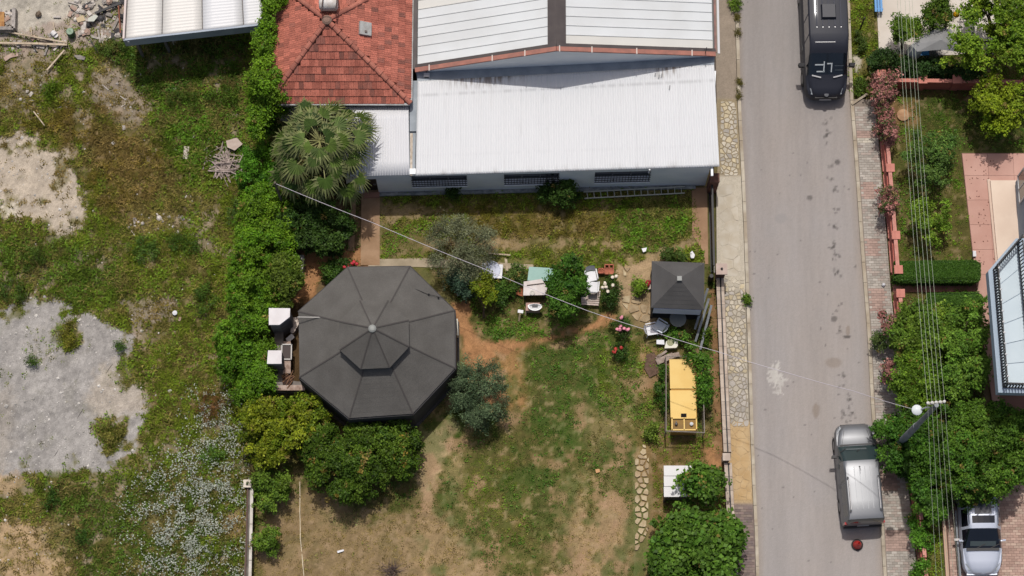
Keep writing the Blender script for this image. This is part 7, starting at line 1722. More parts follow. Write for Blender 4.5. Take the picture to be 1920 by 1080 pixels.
M_WIRE = mat('bare wire', S(176, 184, 164), rough=.45, metal=.3)
up_x = [1676, 1681, 1690, 1698, 1703]; dn_x = [1753, 1766, 1779, 1790, 1801]
for k, f in enumerate((.03, .27, .5, .73, .97)):
    a = ca0.lerp(ca1, f) + Vector((0, 0, .16))
    for (px, py, sag) in ((up_x[k], -120, .5), (dn_x[k] + 14, 1250, .25)):
        e_ = W(px, py, zp + .1); pts = []
        for j in range(19):
            s_ = j / 18; q = a.lerp(e_, s_); q.z -= sag * 4 * s_ * (1 - s_); pts.append(q)
        mb = MB(); mb.tube(pts, .0065, 5)
        o = mb.build('overhead_wire', M_WIRE, origin=a)
        tag(o, ('overhead wire from the lamp post up over the lawn' if py < 0 else 'overhead wire from the lamp post down past the car') + ', %s' % ('leftmost', 'second from the left', 'middle one', 'second from the right', 'rightmost')[k], 'wire', 'parallel overhead wires on the lamp post')
def cable(name, label, pts, r, m, cat='cable'):
    q = []
    for a, c in zip(pts[:-1], pts[1:]):
        for j in range(10): q.append(a.lerp(c, j / 10) - Vector((0, 0, .10 * 4 * (j / 10) * (1 - j / 10))))
    q.append(pts[-1]); mb = MB(); mb.tube(q, r, 6); return tag(mb.build(name, m, origin=q[0]), label, cat)
M_CAB = mat('pale cable', S(206, 198, 206), rough=.5)
zc1 = 6.2
cable('long_cable', 'long pale cable from the climber hedge over garden and street to the lamp head', [W(514, 343, 4.6), W(700, 418, 5.0), W(905, 503, 5.3), W(1100, 582, 5.6), W(1225, 622, 5.9), W(1345, 659, 6.2), W(1470, 697, 6.5), W(1600, 733, 7.8), W(1712, 767, 9.5)], .011, M_CAB)
ptop = W(516, 344, 4.6); mb = MB(); mb.tube([(ptop.x, ptop.y, 0), ptop + Vector((0, 0, .15))], [.06, .05], 8); tag(mb.build('timber_pole', mat('old pole timber', S(110, 100, 90), rough=.9), origin=(ptop.x, ptop.y, 0)), 'slim timber pole in the climber hedge holding the left end of the cable', 'pole')
cable('rope', 'thin pale rope sagging in the bushes left of the palm shadow', [W(528, 443, 1.9), W(540, 462, 1.9), W(552, 480, 1.8)], .014, M_CAB, 'rope')
cable('ground_hose', 'pale hose lying straight down the dry lawn right of the shrubs', [W(562, 903, .12), W(562, 960, .1), W(563, 1010, .1), W(568, 1062, .1), W(572, 1110, .1)], .022, mat('cream hose', S(226, 210, 180), rough=.6), 'hose')
cable('dark_cord', 'dark cord lying across the grey gravel', [W(248, 634, .05), W(205, 690, .05), W(150, 775, .05), W(105, 850, .05), W(70, 900, .06)], .007, mat('dark cord', S(96, 88, 84), rough=.8), 'cord')

# stacked grey pipes or beams by the kiosk
M_GRY = mat('grey steel pipe', S(150, 154, 158), S(126, 130, 134), 3, .55)
for k, (x0, y0, za_, x1, y1, zb_, lab) in enumerate(((1327, 541, 1.5, 1303, 617, .5, 'grey steel pipe leaning past the kiosk corner, left of three'), (1329, 560, 1.2, 1304, 640, .3, 'grey steel pipe leaning past the kiosk corner, middle of three'), (1334, 572, .9, 1313, 655, .25, 'grey steel pipe leaning past the kiosk corner, right of three'))):
    mb = MB(); mb.beam(W(x0, y0, za_), W(x1, y1, zb_), .10, .10); tag(mb.build('steel_pipe', M_GRY, origin=W(x1, y1, 0)), lab, 'pipe', 'grey pipes leaning beside the kiosk')
# wire-frame ladder under the windows
ld = thing('garden_ladder', 'thin metal ladder lying in the shade below the right window of the annexe', 'ladder', W(1190, 362, 0))
la0, la1, lb0, lb1 = W(1094, 360, .22), W(1284, 350, .22), W(1096, 372, .22), W(1284, 362, .22)
for p, q in ((la0, la1), (lb0, lb1)): mb = MB(); mb.beam(p, q, .045, .05); mb.build('rail', mat('pale ladder metal', S(190, 190, 176), rough=.5), ld)
for k in range(15): p, q = la0.lerp(la1, (k + .5) / 15), lb0.lerp(lb1, (k + .5) / 15); mb = MB(); mb.tube([p, q], .02, 5); mb.build('rung', mat('pale ladder metal', S(190, 190, 176)), ld)

# ================================================================== garden furniture
def table(label, pg, z, m, cat='table', legs=True, cloth=False, name='table'):
    P = WP(pg, z); c = sum(P, Vector()) / len(P)
    t = thing(name, label, cat, (c.x, c.y, 0)); mb = MB(); mb.prism(P, z - .035, z, bottom=True); mb.build('tabletop', m, t)
    if legs:
        for p in P[:4]:
            q = c + (p - c) * .86; mb = MB(); mb.beam((q.x, q.y, .03), (q.x, q.y, z - .03), .05, .05); mb.build('leg', M_BLKP, t)
    return t, c
M_WP = mat('white plastic furniture', S(232, 232, 236), S(220, 220, 224), 3, .45, fine=.03); M_CLOTH = mat('white cloth', S(228, 224, 224), S(214, 208, 206), 3, .8, bump=.4, bscale=14)
table('table with a turquoise top partly under the dark tree', [(992, 500), (1042, 503), (1040, 526), (989, 526)], .72, mat('turquoise table top', S(158, 194, 184), S(146, 182, 174), 2, .6))
t, c = table('white table right of the gazebo under a round white cloth', [(903, 493), (943, 496), (941, 522), (920, 521), (902, 510)], .72, M_WP)
q = W(920, 506, .745); mb = MB(); mb.lathe(q, [(.44, -.03), (.43, .005), (.2, .015), (.0, .016)], 22); tag(mb.build('round_tablecloth', mat('bluish white cloth', S(222, 226, 240), S(206, 210, 228), 6, .8), origin=q), 'round bluish-white cloth spread on the white table by the gazebo', 'tablecloth')
t, c = table('large dusty white bench table in front of the turquoise table', [(982, 528), (1016, 523), (1026, 540), (1022, 553), (981, 554)], .80, mat('dusty white table', S(232, 224, 220), S(216, 204, 198), 3, .7), legs=False)
for (x, y) in ((984, 551), (1020, 551), (985, 531), (1018, 531)): p = W(x, y, .8); mb = MB(); mb.beam((p.x, p.y, 0), (p.x, p.y, .77), .10, .10); mb.build('leg', M_BLKP, t)
p = W(998, 549, .84); mb = MB(); mb.lathe(p, [(.10, -.04), (.12, .02), (.08, .03), (.03, 0)], 12); tag(mb.build('bowl', mat('pale bowl', S(214, 208, 200), rough=.5), origin=p), 'small pale bowl on the front edge of the dusty white table', 'bowl')
mb = MB(); mb.beam(W(988, 535, .83), W(1020, 531, .83), .03, .03); tag(mb.build('stick', mat('dark stick', S(96, 84, 78), rough=.9), origin=W(988, 535, .8)), 'dark stick lying across the dusty white table', 'stick')
# wash basin on a stand
p = W(1003, 574, .6); bs = thing('wash_basin', 'white oval wash basin on a pinkish block below the dusty white table', 'basin', (p.x, p.y, 0))
mb = MB()
n = 20; vs = []
for (r_, z) in ((.30, .52), (.32, .66), (.27, .66), (.20, .56), (.04, .53)):
    for j in range(n): a = 2 * math.pi * j / n; vs.append((p.x + r_ * math.cos(a), p.y + r_ * .62 * math.sin(a) * (1.1 if math.sin(a) < 0 else .5), z))
mb.add(vs, [(k * n + j, k * n + (j + 1) % n, (k + 1) * n + (j + 1) % n, (k + 1) * n + j) for k in range(4) for j in range(n)] + [tuple(range(4 * n, 5 * n))]); mb.build('bowl', mat('white ceramic', S(238, 238, 240), rough=.2), bs, smooth=50)
mb = MB(); q = W(999, 576, .4); mb.box((q.x, q.y, .26), (.62, .36, .5)); mb.build('stand', mat('pinkish block', S(196, 160, 148), S(170, 138, 128), 5, .9), bs)
mb = MB(); mb.box((p.x, p.y + .02, .60), (.26, .10, .02)); mb.build('drain_grate', mat('dark grate', S(70, 70, 74), rough=.5), bs)
# small board on legs
t = thing('garden_stool', 'little white stool with one splayed wooden leg on the grass below the basin', 'stool', W(977, 590, 0))
mb = MB(); mb.box(W(976, 584, .4), (.24, .14, .04), rz=-.15); mb.build('seat', M_WP, t)
for (x, y) in ((973, 602), (985, 592)): mb = MB(); mb.beam(W(x + 2, y - 14, .37), W(x, y, .03), .08, .05); mb.build('leg', mat('bare wood', S(196, 178, 146), S(170, 150, 118), 5, .8), t)
def chair(label, x, y, rz, m, h=.42):
    """moulded plastic garden chair"""
    p = W(x, y, 0); t = thing('garden_chair', label, 'chair', (p.x, p.y, 0), 'white plastic garden chairs')
    Mr = Matrix.Rotation(rz, 4, 'Z'); T_ = Matrix.Translation((p.x, p.y, 0)) @ Mr
    def pt(x, y, z): return T_ @ Vector((x, y, z))
    mb = MB(); mb.add([pt(-.23, -.22, h), pt(.23, -.22, h + .02), pt(.23, .22, h + .02), pt(-.23, .22, h), pt(-.23, -.22, h - .03), pt(.23, -.22, h - .01), pt(.23, .22, h - .01), pt(-.23, .22, h - .03)], [(0, 1, 2, 3), (7, 6, 5, 4), (0, 4, 5, 1), (1, 5, 6, 2), (2, 6, 7, 3), (3, 7, 4, 0)]); mb.build('seat', m, t)
    mb = MB(); a = []
    for k in range(6):
        yy = -.22 + .44 * k / 5; cv = .04 * (1 - (2 * k / 5 - 1) ** 2)
        a += [pt(-.22 - cv, yy, h), pt(-.34 - cv, yy * .9, h + .42)]
    mb.add(a, [(2 * k, 2 * k + 2, 2 * k + 3, 2 * k + 1) for k in range(5)]); mb.build('backrest', m, t)
    for s_ in (-1, 1):
        mb = MB(); mb.beam(pt(-.25, s_ * .25, h + .22), pt(.2, s_ * .26, h + .2), .05, .03); mb.beam(pt(.2, s_ * .26, h + .2), pt(.22, s_ * .24, h), .04, .04); mb.build('armrest', m, t)
        for xx in (-.22, .22): mb = MB(); mb.beam(pt(xx, s_ * .2, h - .02), pt(xx * 1.15, s_ * .24, 0), .045, .045); mb.build('leg', m, t)
    return t
chair('white plastic chair at the far side of the pair right of the dark tree', 1108, 522, -1.4, M_WP)
chair('white plastic chair at the near side of the pair right of the dark tree', 1111, 542, 1.5, M_WP)
chair('white plastic chair standing alone left of the kiosk front', 1221, 622, .2, M_WP)
chair('white plastic chair tipped close to the open kiosk front', 1236, 616, 2.6, mat('bluish white plastic', S(214, 222, 230), rough=.5))
ls = thing('slatted_lounger', 'weathered pale slatted lounger below the pair of white chairs', 'lounger', W(1106, 560, 0))
for k in range(7):
    p, q = W(1090, 548 + k * 3.6, .3), W(1126 - k * .5, 547 + k * 4.1, .3); mb = MB(); mb.beam(p, q, .075, .025); mb.build('slat', mat('weathered pale slat', S(214, 200, 190), S(190, 170, 158), 6, .85, rnd=.15), ls)
mb = MB(); mb.beam(W(1094, 546, .26), W(1093, 572, .26), .05, .05); mb.beam(W(1121, 546, .26), W(1121, 573, .26), .05, .05); mb.build('frame', mat('pinkish frame wood', S(170, 134, 120), rough=.9), ls)
for (x, y) in ((1094, 548), (1093, 571), (1121, 548), (1121, 572)): p = W(x, y, .26); mb = MB(); mb.beam((p.x, p.y, 0), p, .05, .05); mb.build('leg', mat('pinkish frame wood', S(170, 134, 120)), ls)
# hollow terracotta blocks
M_TC = mat('terracotta', S(190, 116, 90), S(164, 96, 76), 5, .9, rnd=.15)
for k, (x, y, w, l, lab) in enumerate(((1142, 506, .38, .42, 'larger hollow terracotta block above the white rose bush'), (1127, 509, .22, .20, 'smaller hollow terracotta block beside the white chairs'))):
    p = W(x, y, .15); mb = MB(); th_ = .045
    for dx, dy, sx, sy in ((-w / 2, 0, th_, l), (w / 2, 0, th_, l), (0, -l / 2, w, th_), (0, l / 2, w, th_), (0, l * .1, w, th_), (0, l * .3, th_, l * .4)): mb.box((p.x + dx, p.y + dy, .16), (sx, sy, .26))
    mb.box((p.x, p.y - l * .2, .24), (w, l * .55, .04)); tag(mb.build('hollow_block', M_TC, origin=(p.x, p.y, 0)), lab, 'block')
# plank, panels and oddments by the paths
def flat(name, label, cat, pg, z, m, thick=.04, group=None):
    P = WP(pg, z); c = sum(P, Vector()) / len(P); mb = MB(); mb.prism(P, z - thick, z, bottom=True); return tag(mb.build(name, m, origin=(c.x, c.y, 0)), label, cat, group)
M_BWOOD = mat('bleached wood', S(204, 188, 164), S(176, 158, 134), 6, .85)
flat('plank', 'thin pale plank lying in the grass right of the pale olive', 'plank', [(916, 473), (957, 477), (957, 479.5), (916, 476)], .12, M_BWOOD)
flat('bent_sheet', 'narrow pale curved strip standing near the round cloth', 'board', [(946, 484), (951, 486), (953, 508), (948, 508)], .2, M_BWOOD)
flat('bluish_board', 'light bluish board edge on the bare soil beside the gazebo roof', 'board', [(856, 535), (859, 534), (860, 550), (857, 552)], .5, mat('bluish panel', S(196, 210, 214), rough=.5), .4)
flat('corner_sheet', 'rusty orange sheet leaning left of the dusty white table', 'sheet', [(966, 534), (980, 538), (980, 556), (968, 552)], .25, mat('rusty orange sheet', S(176, 106, 70), S(150, 90, 62), 4, .9))
flat('white_scrap', 'bit of white plastic in the weeds near the annexe drive', 'scrap', [(1203, 466), (1213, 464), (1211, 471), (1206, 473)], .2, M_WP)
flat('white_sign', 'small white triangular plate by the drive behind the kiosk', 'plate', [(1294, 474), (1298, 470), (1303, 478), (1301, 484), (1295, 484)], .3, M_WP)
mb = MB(); p = W(1216, 536, .1); mb.lathe(p, [(.16, -.06), (.20, .16), (.17, .16), (.14, .1), (.0, .1)], 12); tag(mb.build('flower_pot', mat('pale pot rim', S(206, 190, 178), rough=.7), origin=p), 'pale pot with red flowers against the left side of the kiosk', 'pot')
fp = thing('red_flowers', 'clump of dark red flowers in the pale pot left of the kiosk', 'flowers', p)
for k in range(12): mb = MB(); mb.lathe(p + Vector((R.uniform(-.15, .15), R.uniform(-.17, .17), .2 + R.uniform(0, .08))), [(.02, -.05), (.06, 0), (.0, .04)], 6); mb.build('blossom', mat('dark red petal', S(164, 36, 52), rough=.6, rnd=.2), fp)
# white bits by the planks
flat('foam_box', 'square white foam lid left of the white basin tray by the street wall', 'lid', [(1231, 637), (1245, 637), (1246, 646), (1231, 645)], .3, M_WP, .10)
tr = thing('laundry_tray', 'white square tray with a greenish hollow in front of the grey pipes', 'tray', W(1262, 646, 0))
P = WP([(1249, 640), (1259, 635), (1270, 637), (1271, 648), (1268, 652), (1246, 653)], .42); mb = MB(); mb.prism(P, .14, .42); mb.build('body', mat('cream white tray', S(232, 228, 212), rough=.5), tr)
mb = MB(); q = W(1257, 642, .425); mb.lathe(q, [(.16, 0), (.15, .012), (.0, .013)], 14); mb.build('hollow', mat('greenish hollow', S(168, 168, 132), rough=.8), tr)
flat('white_tile', 'white tile near the creeper above the tray', 'tile', [(1264, 628), (1274, 627), (1276, 633), (1266, 635)], .35, M_WP, .05)
M_GW = mat('grey weathered wood', S(176, 160, 148), S(142, 126, 116), 6, .9, rnd=.15)
for k, (pts, lab) in enumerate(((((1230, 672), (1250, 658)), 'narrow grey plank with a dark underside at the top of the plank pile'), (((1231, 679), (1262, 666)), 'wide grey plank just above the yellow bin'), (((1246, 670), (1274, 664)), 'short plank end under the white tray'), (((1232, 668), (1240, 664)), 'short dark batten at the left of the plank pile'))):
    mb = MB(); mb.beam(W(*pts[0], .2 + .06 * (k % 2)), W(*pts[1], .26), (.10, .26, .2, .08)[k], .04); tag(mb.build('plank', M_GW, origin=W(*pts[0], 0)), lab, 'plank')
mb = MB(); b_ = W(1248, 671, .1); mb.beam(W(1247, 672, .5), W(1248, 812, .5), .05, .05); tag(mb.build('long_batten', mat('brown batten', S(140, 116, 98), rough=.9), origin=W(1247, 672, 0)), 'long thin brown batten along the left side of the wire cage', 'batten')
flat('weed_mat', 'dark heap of dry clippings left of the plank pile', 'heap', [(1212, 664), (1226, 660), (1236, 676), (1234, 700), (1218, 708), (1208, 690)], .10, mat('dry clippings', S(118, 94, 80), S(96, 76, 62), 8, 1, bump=.8), .12)
# stepping stones
rs = random.Random(12)
M_FS = [mat('flagstone cream', S(206, 188, 154), S(182, 162, 128), 4, .9, bump=.4, rnd=.12), mat('flagstone tan', S(190, 168, 136), S(166, 144, 112), 4, .9, bump=.4, rnd=.12)]
def flags(reg, sp, seed, z, keep, lab, grp):
    for c in cells(xy(WP(reg, 0)), sp, .34, .06, seed):
        if rs.random() > keep + .14: continue
        cx = sum(p[0] for p in c) / len(c); cy = sum(p[1] for p in c) / len(c); zz = float(gz(cx, cy))
        mb = MB(); n = len(c); mb.prism([(p[0], p[1]) for p in c], zz - .05, zz + z, top_pts=[(cx + (p[0] - cx) * .93, cy + (p[1] - cy) * .93) for p in c])
        tag(mb.build('flagstone', rs.choice(M_FS), origin=(cx, cy, zz)), lab, 'flagstone', grp)
flags([(1189, 852), (1221, 852), (1222, 990), (1216, 1000), (1215, 1085), (1189, 1085)], .30, 3, .08, .9, 'cream flagstone in the narrow lawn-edge path beside the fig tree', 'flagstones of the lawn-edge path')
flags([(1196, 826), (1212, 836), (1214, 862), (1200, 860)], .34, 5, .07, .8, 'cream flagstone at the top end of the lawn-edge path', 'flagstones at the top of the lawn-edge path')
flags([(1165, 556), (1186, 552), (1222, 572), (1222, 602), (1200, 612), (1190, 600), (1164, 584)], .48, 7, .06, .9, 'large tan flagstone in the paved patch left of the kiosk', 'flagstones left of the kiosk')
flags([(1166, 502), (1218, 500), (1220, 522), (1186, 520), (1190, 548), (1172, 548)], .46, 9, .06, .75, 'pale flagstone on the upper paved patch behind the kiosk', 'flagstones behind the kiosk')
p = W(1201, 865, .1); 

# ================================================================== oddments right of the street
M_BLUE = mat('blue plastic', S(56, 140, 206), rough=.4)
be = thing('blue_bench', 'bright blue slatted bench on the white courtyard at the top edge', 'bench', W(1648, 10, 0))
for k in range(3): mb = MB(); mb.beam(W(1640 + k * 5.2, -40, .44), W(1642.5 + k * 5.2, 22, .44), .10, .04); mb.build('slat', M_BLUE, be)
mb = MB()
for (x, y) in ((1643, 17), (1655, 17), (1641, -30), (1653, -30)): p = W(x, y, .42); mb.beam((p.x, p.y, 0), p, .05, .05)
mb.beam(W(1641, 17, .40), W(1656, 17, .40), .05, .05); mb.build('frame', M_BLUE, be)
pa = thing('parasol', 'large grey parasol half under the trees on the white courtyard', 'parasol', W(1765, 110, 0))
c = W(1764, 74, 2.32); ring8 = []
mb = MB(); rim = [W(x, y, 2.1) for (x, y) in ((1708, 84), (1732, 66), (1762, 50), (1784, 56), (1804, 80), (1800, 98), (1764, 93), (1720, 97))]
for k in range(8): mb.add([rim[k], rim[(k + 1) % 8], c], [(0, 1, 2)])
mb.build('canopy', mat('grey canopy', S(150, 150, 150), S(138, 138, 138), 2, .85), pa)
mb = MB(); mb.tube([(c.x, c.y, 0), c], .03, 8); mb.build('pole', M_POLE, pa); mb = MB(); mb.lathe((c.x, c.y, .06), [(.3, 0), (.3, .06), (.05, .1)], 14); mb.build('base', M_BLKP, pa)
for k in range(8): mb = MB(); mb.tube([rim[k] - Vector((0, 0, .03)), c - Vector((0, 0, .04))], .012, 4); mb.build('rib', M_BLKP, pa)
cl = thing('folded_parasol', 'folded white parasol standing at the edge of the dark hedge', 'parasol', W(1706, 118, 0))
p = W(1706, 114, 0); mb = MB(); n = 12; vs = []
for (r_, z) in ((.30, .9), (.26, 1.2), (.24, 1.6), (.12, 2.0), (.02, 2.15)):
    for j in range(n): a = 2 * math.pi * j / n; q = r_ * (1 + .22 * (j % 2)); vs.append((p.x + q * math.cos(a), p.y + q * math.sin(a), z))
mb.add(vs, [(k * n + j, k * n + (j + 1) % n, (k + 1) * n + (j + 1) % n, (k + 1) * n + j) for k in range(4) for j in range(n)]); mb.build('canopy', mat('off-white canvas', S(226, 224, 218), S(206, 204, 198), 4, .8), cl)
mb = MB(); mb.tube([p, p + Vector((0, 0, 2.2))], .025, 6); mb.build('pole', M_POLE, cl)
t = table('small blue table under the edge of the grey parasol', [(1726, 95), (1742, 95), (1742, 103), (1726, 104)], .6, M_BLUE)[0]
p = W(1793, 27, 1.6); mb = MB(); mb.lathe(p, [(.0, -.16), (.10, -.13), (.16, 0), (.10, .13), (.0, .16)], 14); tag(mb.build('ball', mat('amber plastic', S(240, 176, 30), rough=.4), origin=p, smooth=60), 'amber-yellow ball caught in the top right tree', 'ball')
mb = MB(); p = W(1693, 216, .1); mb.lathe(p, [(.30, -.08), (.28, .05), (.12, .12), (.0, .13)], 14); tag(mb.build('stump', mat('sandy stump', S(196, 158, 122), S(176, 136, 102), 5, .9), origin=p), 'round sandy tree stump beneath the wires behind the photinias', 'stump')
mb = MB(); p = W(1657, 534, .2); mb.lathe(p, [(.07, -.06), (.09, 0), (.05, .08), (.0, .1)], 8); tag(mb.build('white_bag', M_WP, origin=p), 'small white bag at the foot of the pink wall by the brick walk', 'bag')
mb = MB(); p = W(1827, 476, .2); mb.prism([(p.x - .07, p.y - .13), (p.x + .07, p.y - .13), (p.x + .07, p.y + .13), (p.x - .07, p.y + .13)], .05, .25); tag(mb.build('white_block', M_WP, origin=p), 'small white block on the terrace edge above the clipped hedge', 'block')
for k, (x, y, lab) in enumerate(((1616, 45, 'dark leaning stake in the verge beside the van roof'), (1630, 118, 'dark leaning stake in the verge by the photinia corner'))):
    q = W(x - 4, y + 12, 0); mb = MB(); mb.tube([q, W(x + 5, y - 12, 1.2)], .035, 6); tag(mb.build('stake', M_BLACK, origin=q), lab, 'stake')
ra = thing('drive_rail', 'low grey metal rail along the left side of the pale car', 'rail', W(1797, 1010, 0))
mb = MB(); mb.tube([W(1792, 958, .55), W(1795, 1010, .55), W(1801, 1085, .55)], .045, 8); mb.build('rail', M_POLE, ra)
for (x, y) in ((1792, 962), (1795, 1012), (1800, 1080)): p = W(x, y, .55); mb = MB(); mb.tube([(p.x, p.y, 0), p], .03, 6); mb.build('post', M_POLE, ra)
mb = MB(); p = W(1794, 1012, .62); mb.box(p, (.22, .10, .08)); mb.build('clamp', mat('pale clamp', S(206, 200, 196), rough=.5), ra)
mb = MB(); p = W(1738, 922, 1.4); mb.beam(p, W(1732, 920, 1.4), .03, .03); mb.lathe(p, [(.03, -.04), (.08, 0), (.0, .05)], 8); tag(mb.build('garden_light', mat('bluish lamp plastic', S(176, 184, 200), rough=.4), origin=p), 'small bluish garden light among the leaves below the lamp post', 'light')

# ================================================================== rubble and scrap on the waste lot
rr = random.Random(33)
M_RUB = [mat('rubble grey', S(186, 178, 170), S(150, 142, 136), 6, .9, bump=.4, rnd=.25), mat('rubble pale', S(220, 212, 204), S(190, 180, 170), 6, .9, bump=.4, rnd=.15), mat('rubble dark', S(84, 82, 84), S(64, 62, 64), 6, .85, rnd=.3), mat('rubble brick', S(194, 168, 152), S(168, 140, 126), 6, .9, rnd=.2)]
PL = [((0, 57), (62, 69), .07, 'long weathered pole across the top left, upper one, left length'), ((62, 69), (126, 80), .07, 'long weathered pole across the top left, upper one, right length'), ((0, 80.5), (72, 82), .09, 'pale straight timber below the weathered poles, left piece'), ((70, 82), (126, 84), .09, 'pale straight timber below the weathered poles, right piece'),
      ((88, 132), (121, 94), .07, 'single bleached stick lying diagonally in the weeds'), ((63, 209), (84, 236), .05, 'thin pale stick lying lower left of the bare soil'), ((178, 25), (228, 5), .11, 'pale timber leaning across the dark rubble beside the shed'), ((56, 75), (68, 96), .05, 'thin black rod crossing the pale timber'), ((100, 42), (104, 66), .05, 'short pale batten standing up near the white pipe'), ((58, 50), (60, 66), .05, 'short tan batten above the long poles'), ((222, 8), (226, 62), .06, 'rusty rod standing beside the shed edge'), ((168, 72), (184, 100), .04, 'dark thin rod in the bush by the shed corner')]
for (a, c, w, lab) in PL:
    mb = MB(); m = M_BLACK if ('black' in lab or 'dark' in lab) else (mat('rust rod', S(150, 96, 76), rough=.9) if 'rusty' in lab else mat('lot timber', S(212, 194, 168), S(180, 162, 140), 5, .85, rnd=.08))
    mb.beam(W(*a, .22), W(*c, .26 if w > .06 else .12), w, .07); tag(mb.build('timber', m, origin=W(*a, 0)), lab, 'timber')
flat('white_board', 'short white board in the green weeds left of the scrap laths', 'board', [(345, 274), (355, 275), (352, 298), (343, 297)], .16, mat('dirty white board', S(214, 204, 192), S(190, 178, 164), 5, .85))
flat('slab_piece', 'grey broken slab casting a black shadow below the green barrel', 'slab', [(138, 104), (150, 103), (160, 107), (158, 112), (146, 111)], .18, M_RUB[0], .12)
flat('slab_piece', 'curved pinkish slab in the bare patch under the long poles', 'slab', [(6, 108), (20, 100), (34, 100), (34, 105), (20, 108), (10, 115)], .12, mat('pinkish slab', S(196, 172, 156), S(176, 150, 136), 4, .9), .1)
flat('pale_sheet', 'pale greenish broken sheet on the dark rubble', 'sheet', [(165, 34), (178, 27), (184, 30), (176, 40), (166, 40)], .4, mat('pale greenish sheet', S(206, 208, 196), rough=.7))
flat('ochre_sheet', 'ochre sheet corner among the rubble', 'sheet', [(142, 34), (156, 28), (160, 38), (146, 42)], .2, mat('ochre sheet', S(206, 186, 152), rough=.9))
flat('white_pipe', 'short white slab lying at the edge of the pale concrete', 'slab', [(99, 30), (113, 29), (114, 33), (100, 33)], .12, M_RUB[1], .1)
mb = MB(); p = W(102, 64, .15); mb.tube([W(98, 60, .16), W(104, 66, .16)], [.13, .13], 12, False); mb.lathe(W(104, 66, .16), [(.0, -.02), (.12, 0), (.0, .02)], 10); tag(mb.build('pipe_piece', mat('white pvc', S(230, 226, 224), rough=.5), origin=p), 'short white pipe with a dark mouth above the pale timber', 'pipe')
ba = thing('green_barrel', 'faded green barrel beside the rubble near the shed', 'barrel', W(135, 66, 0)); p = W(135, 66, 0)
mb = MB(); mb.lathe(p, [(.17, 0), (.19, .15), (.195, .32), (.17, .50)], 16); mb.build('body', mat('faded green plastic', S(70, 112, 76), S(50, 90, 60), 5, .6), ba)
mb = MB(); mb.lathe(p, [(.172, .50), (.16, .54), (.05, .55), (.0, .53)], 16); mb.build('lid', mat('pale green lid', S(156, 176, 152), S(116, 146, 116), 6, .6), ba)
mb = MB(); p = W(72, 27, .1); mb.rock(p, .16, .8, rr); tag(mb.build('boulder', mat('brown boulder', S(128, 112, 96), S(104, 90, 76), 5, .9), origin=p), 'single brown boulder on the pale concrete at the top left', 'rock')
bxs = thing('rubble_skip', 'low grey block-walled bin full of scrap at the left edge', 'bin', W(16, 44, 0))
for a, c in (((28, 18), (27, 56)), ((27, 56), (-6, 56))): mb = MB(); mb.beam(W(*a, .25), W(*c, .25), .16, .5); mb.build('bin_wall', M_RUB[0], bxs)
mb = MB(); mb.prism(xy(WP([(-6, 22), (8, 22), (8, 54), (-6, 54)], .15)), 0, .15); mb.build('sand_fill', mat('ochre sand', S(196, 150, 96), S(160, 112, 72), 5, .95), bxs)
def rubble(n, pg, smin, smax, weights, group, labs):
    lo = (min(p[0] for p in pg), min(p[1] for p in pg)); hi = (max(p[0] for p in pg), max(p[1] for p in pg)); k = 0
    while k < n:
        x, y = rr.uniform(lo[0], hi[0]), rr.uniform(lo[1], hi[1])
        if sdist(np.array([x]), np.array([y]), pg)[0] > 0: continue
        s_ = smin + (smax - smin) * rr.random() ** 2; p = W(x, y, s_ * .3); mi = rr.choices(range(4), weights)[0]; mb = MB()
        if rr.random() < .45: mb.rock(p, s_ * .6, .7, rr); nm, cat, w_ = 'rubble_lump', 'rubble', 'lump'
        else:
            Mr = Matrix.Rotation(rr.uniform(0, 3.14), 3, 'Z') @ Matrix.Rotation(rr.uniform(-.3, .3), 3, 'X')
            long_ = rr.random() < .45; mb.box(p, (s_ * (2.6 if long_ else 1.3), s_ * (.35 if long_ else .8), s_ * (.2 if long_ else .4)), M=Mr); nm, cat, w_ = ('broken_lath', 'lath', 'lath') if long_ else ('rubble_block', 'rubble', 'block')
        tag(mb.build(nm, M_RUB[mi], origin=p), ('grey', 'pale', 'dark', 'brick-coloured')[mi] + ' broken %s %s' % (w_, labs), cat, '%s %ss %s' % (('grey', 'pale', 'dark', 'brick-coloured')[mi], w_, group)); k += 1
rubble(130, [(128, 0), (232, 0), (232, 66), (190, 74), (150, 60), (128, 20)], .07, .32, (5, 4, 2.4, 2), 'in the big rubble heap', 'in the big rubble heap beside the shed')
rubble(24, [(0, 20), (24, 20), (24, 54), (0, 54)], .10, .26, (4, 3, 3, 2), 'in the scrap bin', 'inside the grey scrap bin')
rubble(34, [(0, 60), (40, 62), (130, 66), (128, 92), (60, 100), (0, 98)], .08, .26, (5, 4, .6, 2), 'along the long poles', 'strewn along the long weathered poles')
rubble(22, [(20, 160), (140, 150), (280, 140), (280, 270), (160, 260), (40, 260)], .06, .18, (3, 6, 0, 1), 'in the upper weeds', 'scattered in the weeds below the rubble heap')
rubble(26, [(235, 410), (345, 395), (345, 440), (240, 440)], .06, .20, (3, 6, 0, 1), 'in the stony strip', 'in the stony strip in the middle of the lot')
rubble(16, [(230, 590), (340, 580), (350, 700), (260, 690)], .05, .14, (3, 6, 0, 1), 'right of the gravel', 'in the weeds right of the grey gravel')
tag(MB().prism(xy(WP([(562, 478), (570, 478), (566, 530), (560, 530)], .6)), 0, .6).build('low_wall', mat('flaking white wall', S(232, 228, 222), S(150, 138, 126), 6, .9), origin=W(565, 505, 0)), 'short flaking white garden wall between the climber hedge and the bare soil', 'wall')
mb = MB(); p = W(328, 587, .1); mb.lathe(p, [(.10, -.05), (.11, .05), (.0, .08)], 10); tag(mb.build('white_tub', M_WP, origin=p), 'small white tub in the weeds above the tip of the gravel', 'tub')
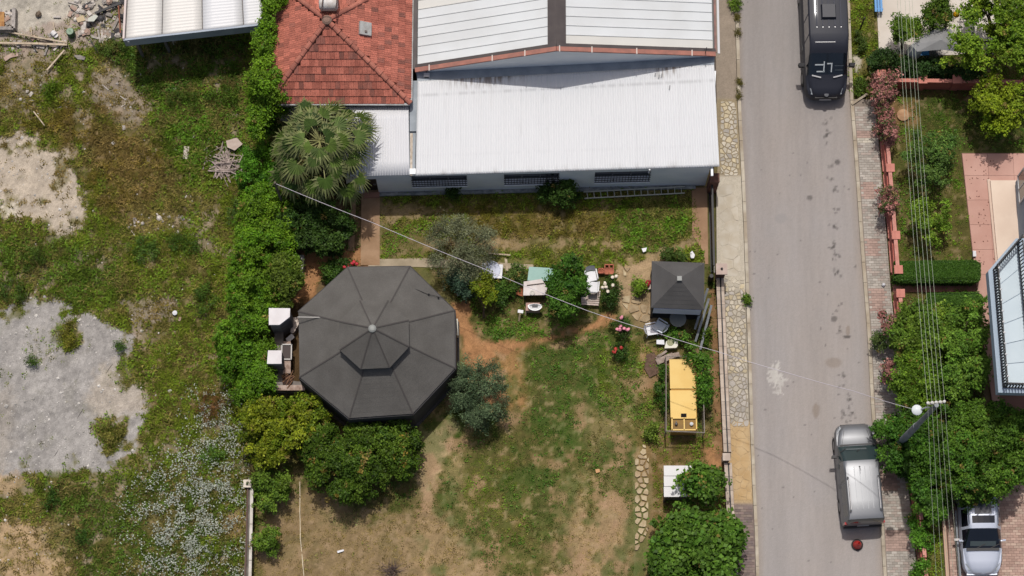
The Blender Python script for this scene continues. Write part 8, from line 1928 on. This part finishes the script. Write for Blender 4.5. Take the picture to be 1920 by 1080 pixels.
# scrap laths heaped by the hedge
M_LATH = mat('grey pink lath', S(184, 168, 160), S(146, 130, 124), 7, .9, rnd=.22)
for k in range(95):
    x, y = rr.gauss(420, 15), rr.gauss(306, 15)
    if not (380 < x < 458 and 268 < y < 340): x, y = rr.uniform(395, 450), rr.uniform(280, 330)
    L = rr.uniform(.35, 1.1); a = rr.choice((.3, -.35, 1.2, 1.9, -.1)) + rr.gauss(0, .3); z = .10 + .38 * max(0, 1 - math.hypot((x - 420) / 40, (y - 305) / 34)) * rr.random()
    p = W(x, y, z); d = Vector((math.cos(a), math.sin(a), rr.uniform(-.12, .12))) * L / 2
    mb = MB(); mb.beam(p - d, p + d, rr.uniform(.025, .055), .025); tag(mb.build('scrap_lath', M_LATH, origin=p), 'greyish lath tossed on the scrap heap beside the climber hedge', 'lath', 'laths on the scrap heap')
flat('scrap_sheet', 'pale pinkish sheet lying on the top of the scrap laths', 'sheet', [(424, 264), (444, 258), (455, 270), (440, 282), (426, 276)], .4, mat('pale pink sheet', S(206, 188, 176), S(186, 166, 154), 4, .9))
# bare twiggy bush at the bottom of the lawn
t = thing('bare_bush', 'leafless twiggy bush on the dry lawn at the bottom edge', 'bush', W(735, 1072, 0)); mb = MB()
for k in range(80):
    a, e_ = rr.uniform(0, 6.28), rr.uniform(.25, 1.2); p = W(735 + rr.gauss(0, 5), 1070 + rr.gauss(0, 5), 0); L = rr.uniform(.4, 1.0)
    q = p + Vector((math.cos(a) * math.cos(e_), math.sin(a) * math.cos(e_), math.sin(e_))) * L; mb.tube([p, p.lerp(q, .5) + Vector((rr.uniform(-.06, .06), rr.uniform(-.06, .06), .05)), q], [.014, .009, .003], 3, False)
mb.build('twigs', mat('grey twig', S(136, 116, 108), S(104, 88, 82), 8, .95), t, kind='stuff')
flat('white_scrap', 'sliver of white plastic on the dry lawn in the lower left', 'scrap', [(632, 1033), (644, 1030), (645, 1033), (633, 1037)], .1, M_WP, .02)
flat('orange_leaf_scrap', 'tan scrap of cardboard on the lawn right of centre', 'scrap', [(1116, 880), (1124, 879), (1125, 885), (1118, 887)], .1, mat('tan scrap', S(214, 166, 118), rough=.9), .02)
